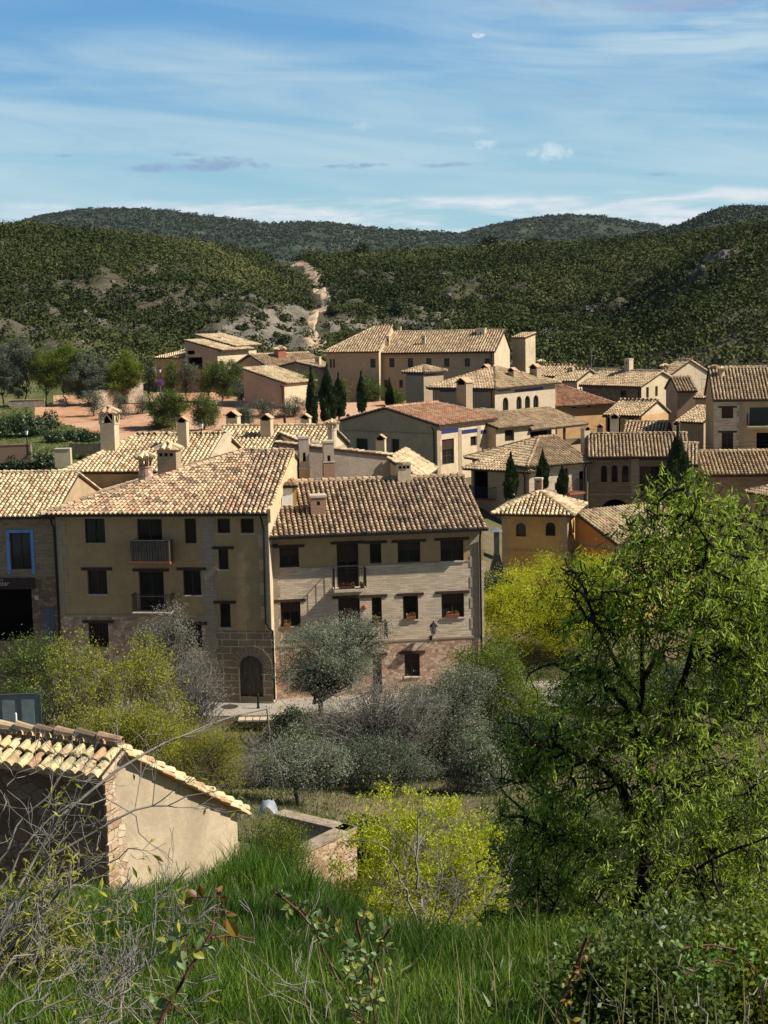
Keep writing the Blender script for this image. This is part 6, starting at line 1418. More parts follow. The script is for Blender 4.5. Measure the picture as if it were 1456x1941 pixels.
# the two vivid yellow green trees
g('tree', 'large domed yellow green tree in front of the golden tower', 914, 1046, 1214, 1262, 82, L_LIME, n=10, nl=60000, L=.12, W=.045, nc=520, sig=.30, trunk=.2, bark=BARKD, seed=9, shell=.3)
g('tree', 'bright yellow green tree with bare grey stems beyond the meadow', 632, 1492, 938, 1760, 24, L_LIME, n=12, nl=22000, L=.065, W=.026, nc=330, sig=.095, trunk=.04, bark=BARKW, seed=19, shell=.30, trunks=4, fork=.1, twigr=.004, base=815)
# floor of the garden: dead leaves, weeds
tufts('garden_weeds', [(-80, 1100, 26, 71.5, 50000), (900, 1500, 20, 74, 26000), (440, 600, 55, 71, 2500)], 0, .16, .2, L_GREEN, _r, sz=.03)
tufts('dry_grass', [(-80, 1100, 26, 71.5, 12000), (420, 640, 52, 71, 5000)], 0, .14, .2, leafm('dry straw', [(.22, .17, .10), (.32, .26, .15), (.16, .12, .08)], .2), _r, sz=.022)
# ================================================================== near things
def gp(px, Y): 
    x = (px-CX)/F*Y; return np.array([x, Y, float(ground(np.array([x]), np.array([float(Y)]))[0])])
# ---- tiled shed with the plastered gable
def make_shed():
    c0 = P(197, 1459, 22.0); th = math.radians(-24); W = 6.5; D = 4.0
    u = np.array([math.cos(th), math.sin(th)]); o = np.array([c0[0]-u[0]*W, c0[1]-u[1]*W, 10.0])
    r = empty('tiled_shed', o, th, 'old shed with a sunlit mud-plastered gable and thick curved roof tiles, in the grass', 'shed')
    ze = c0[2]-10; rw = 0.40
    def loc(p): d = np.array(p)-o; return np.array([d[0]*u[0]+d[1]*u[1], -d[0]*u[1]+d[1]*u[0], d[2]])
    zr = loc(P(214, 1425, 22.35))[2]; zb = loc(P(470, 1536, 25.6))[2]
    w = MB(); w.poly([(0, 0, 0), (W, 0, 0), (W, 0, ze), (0, 0, ze)], 2)  # front wall takes the darker stone: its deep shade put into the colour
    w.poly([(0, D, 0), (0, 0, 0), (0, 0, ze), (0, rw, zr), (0, D, zb)], 1); w.poly([(W, D, 0), (0, D, 0), (0, D, zb), (W, D, zb)], 1)
    # gable wall: uneven edge with a stone corner and broken bricks at the far end
    n = 30; ys = np.linspace(0, D, n+1); rng = np.random.RandomState(3); zz = np.linspace(0, 1, 37)
    top = lambda y: np.interp(y, [0, rw, D], [ze, zr, zb])
    for i in range(n):
        a, b = ys[i], ys[i+1]
        for q in range(36):
            z = zz[q]*ze; lim = .36+.30*float(fbm(np.array([z*2.1]), np.array([3.3]), 3)[0])*2; m = 1 if (a+b)/2 < lim or ((a+b)/2 > D-.30 and z > 1.1 and z < zb-.5 and rng.rand() < .6) else 0
            w.poly([(W, a, zz[q]*top(a)), (W, b, zz[q]*top(b)), (W, b, zz[q+1]*top(b)), (W, a, zz[q+1]*top(a))], m)
    wall = w.build('wall', [MUD, rubble('crumbling corner stone', [(0.42, 0.30, 0.20), (0.52, 0.40, 0.27), (0.36, 0.22, 0.15), (0.56, 0.46, 0.32)], (0.42, 0.32, 0.21), 5.5, .08), BROWNST], r)
    q = MB(); q2 = MB()
    for i in range(16):   # rough stones of the corner, proud of the wall
        z = 0.2+i*0.16; d = rng.uniform(.12, .36); q.box(W-.02, W+rng.uniform(.015, .05), -.02, d, z, z+rng.uniform(.09, .14))
    for i in range(9):
        z = zb-1.35+i*.085; q2.box(W-.1, W+rng.uniform(.01, .05), D-rng.uniform(.05, .22), D+.03, z, z+.06)
    q.build('corner_stones', WARMST, r); q2.build('broken_bricks', BRKR, r)
    mb = MB(); t = 0.06
    f = (zr-ze)/rw
    roof_face(mb, [(-.2, -.22, ze-.22*f+t), (W+.12, -.22, ze-.22*f+t), (W+.12, rw, zr+t), (-.2, rw, zr+t)], .20, .36, .084, th=.07, seed=2)
    k = (zr-zb)/(D-rw)
    roof_face(mb, [(W+.10, D+.3, zb-.3*k+t), (-.2, D+.3, zb-.3*k+t), (-.2, rw, zr+t), (W+.10, rw, zr+t)], .20, .36, .084, th=.07, seed=4)
    mb.box(-.2, W+.06, rw-.07, rw+.07, zr-.05, zr+.13, 3); ridge_tiles(mb, (-.2, rw, zr+.13), (W+.06, rw, zr+.135), .10, .40, 4, 3)
    # flat verge tiles laid along the gable edge, two rows
    rng = np.random.RandomState(8); L = math.hypot(D+.3-rw, k*(D+.3-rw)); m = 11
    for row in (0, 1):
        for i in range(m):
            s0 = (i+rng.uniform(-.06, .06)-row*.35)/m; s1 = s0+1.08/m
            p = lambda s: np.array([0, rw+(D+.3-rw)*s, zr-k*(D+.3-rw)*s]); a, b = p(max(s0, 0)), p(min(s1, 1.02)); x0 = W-.20+row*.19; x1 = x0+.20
            lift = .17-row*.10; e = rng.uniform(-.012, .012)
            mb.hexa([(x0, a[1], a[2]+lift), (x1, a[1], a[2]+lift-.11), (x1, b[1], b[2]+lift-.08+e), (x0, b[1], b[2]+lift+.03+e), (x0, a[1], a[2]+lift+.03), (x1, a[1], a[2]+lift-.08), (x1, b[1], b[2]+lift-.05+e), (x0, b[1], b[2]+lift+.06+e)], 0, rng.rand()*.99)
    mb.build('roof', [tiles_mat('sun bleached old tiles', [(0.64, 0.50, 0.27), (0.60, 0.45, 0.24), (0.52, 0.32, 0.18), (0.66, 0.54, 0.32), (0.56, 0.42, 0.24), (0.60, 0.50, 0.28)], 0.6), BASET, MORTAR, plain('lichened mortar', (0.26, 0.19, 0.13), .95, 0, .1, .4, 12), T_NEAR], r)
make_shed()

# ---- stone yard wall
def wallpath(name, label, cat, pts, thick, depth, m, cap=STONEC):
    """pts: (px, Y, z top)"""
    q = [np.array([(px-CX)/F*Y, Y, z]) for px, Y, z in pts]; root = empty(name, q[0], 0, label, cat); a = MB(); b = MB()
    for p, n in zip(q[:-1], q[1:]):
        p = p-q[0]; n = n-q[0]; d = (n-p)[:2]; d = d/np.linalg.norm(d); s = np.array([-d[1], d[0], 0])*thick/2; e = np.array([d[0], d[1], 0])*thick/2
        p2, n2 = p-e, n+e; k = np.array([0, 0, depth]); c = np.array([0, 0, .07])
        a.hexa([p2-s-k, n2-s-k, n2+s-k, p2+s-k, p2-s, n2-s, n2+s, p2+s]); s2 = s*1.15; b.hexa([p2-s2+c*.03, n2-s2+c*.03, n2+s2+c*.03, p2+s2+c*.03, p2-s2+c, n2-s2+c, n2+s2+c, p2+s2+c])
    a.build('wall', m, root); b.build('coping', cap, root); return root
zt = P(640, 1573, 36.4)[2]
wallpath('yard_wall', 'L-shaped warm stone yard wall with a flat coping, below the young olive', 'stone wall', [(520, 37.6, zt), (640, 36.4, zt), (530, 34.6, zt)], .38, 2.6, WARMST, plain('worn coping stone', (0.30, 0.24, 0.17), .95, 0, .1, .35, 4))
wallpath('brick_garden_wall', 'low brick garden wall at the left edge beside the lamp post', 'wall', [(-40, 134, P(0, 845, 134)[2]), (56, 134, P(56, 843, 134)[2])], .4, 1.6, BRKR, CLAYP)
wallpath('garden_block', 'short pale rendered garden pier between the hedge and the board fence', 'wall', [(113, 130, P(120, 851, 130)[2]), (128, 130, P(120, 851, 130)[2])], .7, 1.6, CREAM)
wallpath('terrace_wall', 'dry-stone terrace wall under the broad grey olive', 'stone wall', [(188, Yat(190, 772), float(gp(190, Yat(190, 772))[2])+1.9), (272, Yat(270, 760), float(gp(270, Yat(270, 760))[2])+2.3)], .6, 3.0, FIELDST, FIELDST)
wallpath('terrace_wall', 'low dry-stone wall along the upper left field', 'stone wall', [(28, Yat(30, 774), float(gp(30, Yat(30, 774))[2])+1.0), (86, Yat(86, 772), float(gp(86, Yat(86, 772))[2])+1.0)], .6, 2.2, FIELDST, FIELDST)
wallpath('field_wall', 'long low kerb wall across the red field before the tan shed', 'wall', [(370, Yat(370, 770), float(gp(370, Yat(370, 770))[2])+.45), (560, Yat(560, 764), float(gp(560, Yat(560, 764))[2])+.45)], .3, 1.2, CREAM)
wallpath('bank_wall', 'pale concrete bank wall by the board fence behind the grey end wall', 'wall', [(590, 112, P(590, 822, 112)[2]), (640, 112, P(640, 815, 112)[2])], .3, 2.0, GREYP)
def fence(name, label, px0, px1, Y, ytop, h, m=WOODG):
    a = P(px0, ytop, Y); b = P(px1, ytop, Y); root = empty(name, (a[0], a[1], a[2]-h), 0, label, 'fence'); mb = MB(); n = int((b[0]-a[0])/.14)
    for i in range(n): mb.box(i*.14+.01, i*.14+.13, 0, .025, 0, h*(1+.04*math.sin(i*1.7)))
    mb.build('boards', m, root); p = MB()
    for z in (.2, .8): p.box(0, b[0]-a[0], .026, .07, h*z, h*z+.08)
    p.build('rail', m, root)
fence('board_fence', 'brown vertical board fence behind the low hedge, left of the lantern chimney', 131, 192, 131, 841, 1.0)
fence('board_fence', 'grey board fence between the cypresses and the gabled hall', 600, 642, 126, 814, 1.6)

# ---- grey sheet panels at the left edge
def panels():
    Y = 44.0; a = P(-70, 1326, Y); b = P(75, 1317, Y); z0 = P(75, 1392, Y)[2]; r = empty('sheet_metal_fence', (b[0], Y, z0-.5), math.radians(3), 'grey-blue sheet metal hoarding at the left edge, above the shed roof', 'fence')
    W = b[0]-a[0]; H = b[2]-z0+.5; n = 4
    for i in range(n):
        x1 = -W*i/n; x0 = x1-W/n; m = MB(); m.box(x0+.03, x1-.03, .01, .03, 0, H); m.box(x0+.03, x1-.03, -.01, .01, H*.42, H*.47); m.build('panel', ZINC, r)
    f = MB(); f.box(-W, 0, -.02, .06, H, H+.05)
    for i in range(n+1): f.box(-W*i/n-.03, -W*i/n+.03, -.02, .06, 0, H)
    f.build('frame', plain('dark grey steel', (0.07, 0.085, 0.09), .5, .4), r)
    p = P(30, 1352, 42); q = MB(); q.lathe((0, 0, -1.6), [(.03, 0), (.03, 1.6), (0, 1.62)], 10); o = q.build('pipe_post', WHITE); o.location = [float(k) for k in p]; tag(o, 'short white pipe post standing before the grey-blue hoarding', 'post')
panels()
# ---- pale plastic sheeting left of the yard wall
def sheeting():
    rng = np.random.RandomState(4); c = P(508, 1540, 38); n = 9; V = []
    for i in range(n):
        for j in range(n):
            x = (i/(n-1)-.5)*.55; y = (j/(n-1)-.5)*.6; V.append((x, y, .62*max(0, 1-(abs(x)*3.2)**3)*(1-(abs(y)*1.5)**2)+rng.normal()*.03))
    V = np.array(V); i = (np.arange(n-1)[:, None]*n+np.arange(n-1)[None]).ravel(); o = mk('plastic_sheet', V, np.stack([i, i+1, i+n+1, i+n], 1), plain('grey white plastic', (0.28, 0.30, 0.32), .4, 0, .4), smooth=True)
    o.location = (c[0], c[1], c[2]-.3); tag(o, 'crumpled grey-white plastic sheet between the shed and the young olive', 'plastic sheet')
sheeting()

# ---- street furniture
def lamp(px, ytop, ybot, Y, label):
    b = P(px, ybot, Y); h = (ybot-ytop)/F*Y; r = empty('street_lamp', b, 0, label, 'street lamp', 'street lamps'); p = MB()
    p.lathe((0, 0, -.5), [(.10, 0), (.09, .8), (.05, 1.0), (.035, h-.2), (.06, h-.15), (0, h-.1)], 8); p.build('post', IRON, r)
    g_ = MB(); g_.lathe((0, 0, h-.6), [(.07, 0), (.17, .36), (.16, .38)], 6); g_.build('lamp_glass', WHITE, r); k = MB(); k.lathe((0, 0, h-.22), [(.22, 0), (.12, .14), (.03, .2), (0, .26)], 6); k.build('lamp_cap', IRON, r)
lamp(52, 811, 850, 128, 'black street lamp with a white lantern beside the low brick garden wall')
lamp(305, 697, 742, 186, 'street lamp beside the round road sign at the left')
lamp(383, 797, 838, 118, 'street lamp seen just right of the slim gabled chimney')
lamp(660, 784, 800, 136, 'small lamp over the roof edge of the gabled hall')
def sign():
    b = P(305, 748, 184); r = empty('road_sign', b, 0, 'round blue road sign with a red rim by the left street lamp', 'road sign'); p = MB(); p.lathe((0, .06, -.3), [(.04, 0), (.04, 1.7), (0, 1.7)], 8); p.build('post', STEEL, r)
    for rr, y, m, nm in ((.42, 0, plain('sign red', (.5, .03, .03), .5), 'rim'), (.33, -.012, plain('sign blue', (.03, .08, .45), .5), 'plate')):
        d = MB(); n = 20; c = [(rr*math.cos(2*math.pi*i/n), y, 1.45+rr*math.sin(2*math.pi*i/n)) for i in range(n)]; e = [(x, yy+.02, z) for x, yy, z in c]; d.poly(c); d.poly(e[::-1])
        for i in range(n): d.poly([c[i], e[i], e[(i+1) % n], c[(i+1) % n]])
        d.build(nm, m, r)
    d = MB(); d.bar((-.24, -.018, 1.69), (.24, -.018, 1.21), .08, .012); d.build('stripe', plain('sign red', (.5, .03, .03), .5), r)
sign()
mb = MB(); b = P(490, 1351, 73.2); mb.lathe((0, 0, 0), [(.085, 0), (.085, .06), (.06, .08), (.055, .68), (.075, .70), (.05, .76), (0, .78)], 10); o = mb.build('bollard', IRON); o.location = (b[0], b[1], -.02); tag(o, 'black iron bollard at the street edge before the arched door', 'bollard')
mb = MB(); mb.lathe((0, 0, 0), [(.44, 0), (.44, .012), (.38, .014), (.36, .008), (0, .008)], 24); b = P(437, 1337, 74.0); o = mb.build('manhole_cover', plain('rusty cast iron', (.07, .055, .045), .7, .4)); o.location = (b[0], 73.6, -.014); tag(o, 'round dark manhole cover in the street, left of the bollard', 'manhole cover')
mb = MB()
for i in range(5): mb.bar((-.9+i*.36, 0, .06), (-.9+i*.36, .9, .06), .30, .08)
o = mb.build('stone_slabs', STONEC); b = gp(478, 71.4); o.location = (b[0], 71.0, -.12); tag(o, 'row of dark-edged stone slabs lying at the edge of the street under the bollard', 'slabs')
def wall_lantern():
    a, z = E.hit(817, 1209, 0); w = E.world(E.pt(0, a, z, -.02)); r = empty('wall_lantern', w, E.th, 'black iron lantern on a bracket on the buff brick wall', 'lantern')
    m = MB(); m.tube([(0, 0, 0), (0, -.12, .12), (.03, -.38, .16), (.06, -.48, .30)], .022, 6); m.box(-.06, .06, -.03, 0, -.12, .14); m.build('bracket', IRON, r)
    g_ = MB(); g_.lathe((.06, -.48, .30), [(.10, 0), (.19, .42), (.18, .43)], 6); g_.build('lamp_glass', plain('frosted lamp glass', (.30, .31, .30), .3), r)
    f = MB()
    for k in range(6):
        a_ = math.pi*k/3; f.bar((.06+.10*math.cos(a_), -.48+.10*math.sin(a_), .30), (.06+.195*math.cos(a_), -.48+.195*math.sin(a_), .73), .022)
    f.lathe((.06, -.48, .72), [(.24, 0), (.10, .16), (.04, .2), (.04, .26), (0, .30)], 6); f.build('lamp_cap', IRON, r)
wall_lantern()
FG = 'flower boxes on the brick house'
def flowers(px, py, w, label, dep=.10, ysill=None):
    a, z = E.hit(px, py, 0, dep); c = E.world(E.pt(0, a, z, -dep)); r = empty('flower_box', c, E.th, label, 'flower box', FG); m = MB(); m.hexa([(-w/2*.92, -.08, 0), (w/2*.92, -.08, 0), (w/2*.92, .06, 0), (-w/2*.92, .06, 0), (-w/2, -.10, .17), (w/2, -.10, .17), (w/2, .08, .17), (-w/2, .08, .17)]); m.build('box', CLAYP, r)
    rng = np.random.RandomState(int(px)); n = 120; p = np.stack([rng.uniform(-w/2, w/2, n), rng.normal(size=n)*.05, .18+np.abs(rng.normal(size=n))*.07], 1); V, Q = leaf_quads(p, unit(rng.normal(size=(n, 3))+[0, 0, 1]), .09, .05, rng); mk('leaves', V, Q, L_GREEN, tint=rng.rand(n), parent=r)
    p = p[:22]+[0, -.03, .05]; V, Q = leaf_quads(p, unit(rng.normal(size=(22, 3))), .06, .05, rng); mk('petals', V, Q, leafm('red geranium', [(.5, .02, .02), (.6, .08, .06)], .2), tint=rng.rand(22), parent=r)
flowers(779, 1174, .50, 'terracotta flower box of red geraniums on the narrower window right of the lower balcony', .03)
flowers(858, 1170, .70, 'terracotta flower box of red geraniums on the window nearest the right corner', .03)
flowers(657, 1117, .85, 'long red flower box inside the upper iron balcony', .55)
flowers(687, 1116, .22, 'small pot of red flowers at the right end of the upper iron balcony', .62)
flowers(714, 1180, .26, 'little flower pot on the narrow window above the lower balcony', .03)
flowers(545, 1187, .35, 'small flower pot on the left window behind the olive tree', .03)
a, z = E.hit(692, 1149, 0); c = E.world(E.pt(0, a, z, 0)); mb = MB(); mb.lathe((0, -.08, -.08), [(.02, 0), (.16, .02), (.10, .13), (.03, .16), (0, .2)], 12); o = mb.build('wall_light', CLAYP); o.location = [float(q) for q in c]; tag(o, 'small rust-coloured dome light on the wall above the lower balcony', 'wall light')
# ---- outdoor grill with a sheet hood between the brick house and the tower
def grill():
    Y = 88.0; b = P(942, 1082, Y); r = empty('outdoor_grill', (b[0], Y, 0), 0, 'black sheet-metal grill hood with a tall flue between the brick house and golden tower', 'grill'); z0 = b[2]; s = Y/F
    h = MB(); w = 13.5*s; k = 5*s; zt = z0+34*s; h.hexa([(-w, -w, z0), (w, -w, z0), (w, w, z0), (-w, w, z0), (-k, -k, zt), (k, -k, zt), (k, k, zt), (-k, k, zt)]); h.box(-w*1.05, w*1.05, -w*1.05, w*1.05, z0-.12, z0); h.build('hood', IRON, r)
    f = MB(); f.box(-k, k, -k, k, zt, z0+76*s); f.build('flue', plain('dark grey flue', (.06, .07, .075), .5, .5), r)
    c = MB(); c.hexa([(-.36, -.36, z0+77*s), (.36, -.36, z0+77*s), (.36, .36, z0+77*s), (-.36, .36, z0+77*s), (-.03, -.03, z0+84*s), (.03, -.03, z0+84*s), (.03, .03, z0+84*s), (-.03, .03, z0+84*s)]); c.build('cowl', STEEL, r)
    g_ = MB(); g_.box(-.7, .7, -.6, .6, 0, z0-1.0); g_.box(-.7, -.55, -.6, .6, z0-1, z0-.1); g_.box(.55, .7, -.6, .6, z0-1, z0-.1); g_.build('base', FIELDST, r)
grill()
# ---- aerials
def aerial(px, ytop, ybot, Y, label, arms, bw=.7):
    b = P(px, ybot, Y); h = (ybot-ytop)/F*Y; r = empty('tv_aerial', b, .3, label, 'aerial', 'television aerials'); m = MB(); m.lathe((0, 0, -.4), [(.022, 0), (.02, h+.4), (0, h+.4)], 6); m.build('mast', STEEL, r)
    for k, (z, L) in enumerate(arms):
        e = MB(); e.bar((-.1, 0, h*z), (L, 0, h*z), .025)
        for i in range(7): e.bar((i*L/6, -bw/2*(1-i*.07), h*z), (i*L/6, bw/2*(1-i*.07), h*z), .014)
        e.build('antenna', STEEL, r)
aerial(526, 858, 934, 80.3, 'television aerial on a mast at the right verge of the ochre house roof', ((.9, 1.0), (.62, .9)), 1.0)
aerial(562, 790, 838, 90, 'ladder-shaped television aerial between two gabled chimneys', ((.9, .5), (.7, .5), (.5, .5)), .7)
aerial(1121, 664, 690, 172, 'comb aerial sticking up against the dark hill above the stone-sided house', ((.95, .6), (.6, .6)), 1.2)
aerial(1330, 716, 745, 150, 'aerial on the peeling house before the dark bluff', ((.9, .7),), 1.2)
mb = MB(); b = P(541, 836, 120); mb.lathe((0, 0, -.8), [(.13, 0), (.10, 3.0), (0, 3.0)], 8); o = mb.build('utility_post', WOODD); o.location = [float(q) for q in b]; tag(o, 'dark wooden post in the red field behind the tiled ridge', 'post')
# overhead wires at the right
mb = MB()
for k in range(3):
    a = np.array(P(1120, 806+k*6, 135)); b = np.array(P(1480, 832+k*7, 122)); pts = [tuple(a+(b-a)*t+np.array([0, 0, -1.0*math.sin(t*math.pi)])) for t in np.linspace(0, 1, 14)]; mb.tube(pts, .012, 4, cap=False)
tag(mb.build('overhead_wires', IRON, uv=False), 'three sagging black wires crossing before the right edge house', 'wires')
mb = MB()
for i in range(20): mb.box(i*.13, i*.13+.10, 0, .03, 0, 1.3)
o = mb.build('reed_screen', CREAM); b = P(1222, 985, 92); o.location = (b[0], b[1], b[2]-1.2); o.rotation_euler = (0, 0, .5); tag(o, 'pale slatted screen right of the orange annex roof', 'screen')

# ---- near plants
def ovleaf(V, Q, base, d, nrm, L, W, fold=.25):
    d = unit(np.array(d, float)); s = unit(np.cross(d, nrm)); n = np.cross(s, d); b = len(V); ts = (0, .2, .45, .7, .88, 1.0); ws = (0.02, .38, .5, .38, .18, .0)
    for t, w in zip(ts, ws):
        c = np.array(base)+d*L*t-n*L*.25*t*t
        V.extend([c-s*W*w+n*W*fold*w, c, c+s*W*w+n*W*fold*w])
    for i in range(5):
        for j in (0, 1): Q.append((b+i*3+j, b+i*3+j+1, b+i*3+j+4, b+i*3+j+3))
def pxpath(pts, Y0, Y1, n=10, rng=None, wob=.01):
    P3 = [P(px, py, Y0+(Y1-Y0)*i/(len(pts)-1)) for i, (px, py) in enumerate(pts)]; P3 = np.array(P3); t = np.linspace(0, len(P3)-1, n); q = np.stack([np.interp(t, np.arange(len(P3)), P3[:, k]) for k in range(3)], 1)
    for _ in range(2): q[1:-1] = (q[:-2]+2*q[1:-1]+q[2:])/4
    return q+(rng.normal(size=q.shape)*wob if rng is not None else 0)
def almond():
    rng = np.random.RandomState(31); Yc = 11.0; b = gp(1222, Yc)-[0, 0, .1]; r = empty('almond_tree', b, 0, 'big leafy almond tree with long glossy leaves and black limbs at the right', 'tree')
    # limbs drawn through the picture at differing depths
    L = [([(1222, 1930), (1218, 1700), (1215, 1520), (1212, 1330), (1215, 1180), (1240, 1020)], 11, 11, .055, .003), ([(1222, 1800), (1180, 1720), (1110, 1770), (1010, 1770), (920, 1800)], 11, 10.2, .05, .0035), ([(1218, 1720), (1160, 1640), (1080, 1600), (1000, 1560), (940, 1480)], 11, 11.6, .05, .0035),
         ([(1215, 1560), (1160, 1450), (1100, 1420), (1030, 1400), (960, 1370)], 11, 10.4, .045, .0035), ([(1214, 1420), (1160, 1300), (1100, 1255), (1040, 1260), (1000, 1290)], 11, 11.5, .045, .0035), ([(1214, 1330), (1140, 1180), (1090, 1100), (1070, 1060)], 11, 10.7, .018, .005),
         ([(1216, 1600), (1290, 1480), (1370, 1380), (1440, 1260), (1500, 1180)], 11, 11.8, .04, .007), ([(1215, 1450), (1290, 1300), (1340, 1150), (1330, 1000), (1300, 930)], 11, 10.6, .032, .003), ([(1220, 1700), (1320, 1640), (1430, 1600), (1540, 1540)], 11, 10.5, .018, .003),
         ([(1222, 1800), (1320, 1790), (1420, 1760), (1540, 1740)], 11, 11.6, .025, .0035), ([(1214, 1280), (1290, 1160), (1390, 1080), (1470, 1010)], 11, 11.3, .022, .003), ([(1222, 1840), (1130, 1850), (1040, 1860), (960, 1860)], 11, 11.3, .03, .003)]
    # crown masses in pixels: centre, radii, depth offset, weight
    M = [(1300, 1000, 95, 95, 0, 2.2), (1400, 1060, 90, 120, .5, 2.2), (1235, 1120, 95, 110, -.3, 1.8), (1440, 1180, 80, 110, -.2, 1.6), (1330, 1120, 110, 100, -.5, 1.6), (1225, 1000, 55, 60, .2, .7), (1340, 1230, 120, 110, .3, 1.3), (1450, 1300, 90, 150, 0, 1.2), (1130, 1130, 75, 95, .2, .9), (1160, 1230, 80, 70, -.2, .9), (1180, 1300, 110, 90, .3, 1.0), (1060, 1330, 100, 90, -.2, .7),
         (1000, 1450, 90, 100, .3, .9), (1120, 1470, 120, 110, 0, 1.5), (1280, 1430, 120, 120, -.3, 1.5), (1400, 1500, 110, 120, .4, 1.4), (1040, 1610, 110, 100, .2, 1.3), (1180, 1640, 120, 110, -.2, 1.3), (1330, 1670, 120, 110, .2, 1.3), (1440, 1690, 90, 110, 0, 1.0), (990, 1740, 90, 70, 0, .9), (1130, 1780, 120, 70, .2, 1.0), (1300, 1810, 130, 80, 0, 1.0), (1440, 1830, 90, 80, .3, .9), (1100, 1850, 90, 45, -.4, .5), (1220, 1885, 110, 55, -.5, .8), (1350, 1900, 110, 60, -.6, .9), (1450, 1910, 90, 60, -.5, 1.2), (1280, 1910, 120, 50, -.9, 1.2), (1420, 1860, 90, 70, -.8, 1.0)]
    w = np.array([m[5]*m[2]*m[3] for m in M]); nc = 2500; ki = rng.choice(len(M), nc, p=w/w.sum()); A = np.array(M)[ki]; d = unit(rng.normal(size=(nc, 3))); q = rng.uniform(0, 1, nc)**.4
    px = A[:, 0]+d[:, 0]*q*A[:, 2]*1.08; py = A[:, 1]+d[:, 2]*q*A[:, 3]*1.12; Yd = Yc+A[:, 4]+d[:, 1]*q*A[:, 2]/255*1.25
    C = np.array([P(a, bb, c) for a, bb, c in zip(px, py, Yd)])
    paths = []; nodes = []
    for pts, y0, y1, r0, r1 in L:
        p = pxpath(pts, y0, y1, 12, rng, .03); paths.append((p, np.linspace(r0, r1, 12))); nodes.append(p[2:])
    nodes = np.concatenate(nodes)
    mid = C[rng.choice(nc, 220, replace=False)]
    for c in mid:
        s = nodes[np.argmin(((nodes-c)**2).sum(1))]; p = curve(s, c, 6, -.05, rng, .05); paths.append((p, np.linspace(.014, .005, 6)))
    nod2 = np.concatenate([p[1:] for p, _ in paths])
    sc = []; sd_ = []
    for c in C:
        dd = ((nod2-c)**2).sum(1); s = nod2[rng.choice(np.argsort(dd)[:4])]; p = curve(s, c, 5, -.05, rng, .07); paths.append((p, np.linspace(.0055, .003, 5)))
        sc.append(c); v = unit(c-s+np.array([0, 0, -.15])); sd_.append(v)
    V, Q = tubes(paths, 5); mk('trunk', V-b, Q, BARKD, parent=r, smooth=True)
    sc = np.array(sc); sd_ = np.array(sd_); nl = 44000; wt = rng.uniform(.2, 1.8, nc); ci = rng.choice(nc, nl, p=wt/wt.sum()); t = rng.uniform(-.16, .13, nl)
    p = sc[ci]+sd_[ci]*t[:, None]+rng.normal(size=(nl, 3))*.028; dl = unit(sd_[ci]*.55+rng.normal(size=(nl, 3))*.55+np.array([0, 0, -.32])); Ls = rng.uniform(.035, .092, nl)*rng.uniform(.75, 1.2, nc)[ci]
    p = p+dl*Ls[:, None]*.4; V, Q = leaf_quads(p, dl, Ls, Ls*.20, rng, .16); tone = rng.uniform(0, 1, nc)
    mk('crown', V-b, Q, L_ALMOND, tint=np.clip(.12+.62*tone[ci]+rng.normal(size=nl)*.24, 0, 1), parent=r)
almond()
crown_tree('bush', 'shaded bramble mound with small leaves at the bottom edge, right of the meadow', 'bush', 1080, 1830, 1330, 2010, 6.0, L_GREEN, n=8, nl=20000, L=.03, W=.017, nc=360, sig=.05, trunk=.01, bark=BARKD, trunks=4, fork=.1, twigr=.0015)
crown_tree('bush', 'sunlit bramble mound in the very corner at the lower right', 'bush', 1300, 1800, 1540, 2010, 6.6, L_BRIGHT, n=8, nl=18000, L=.03, W=.016, nc=340, sig=.05, trunk=.01, bark=BARKD, trunks=4, fork=.1, twigr=.0015)

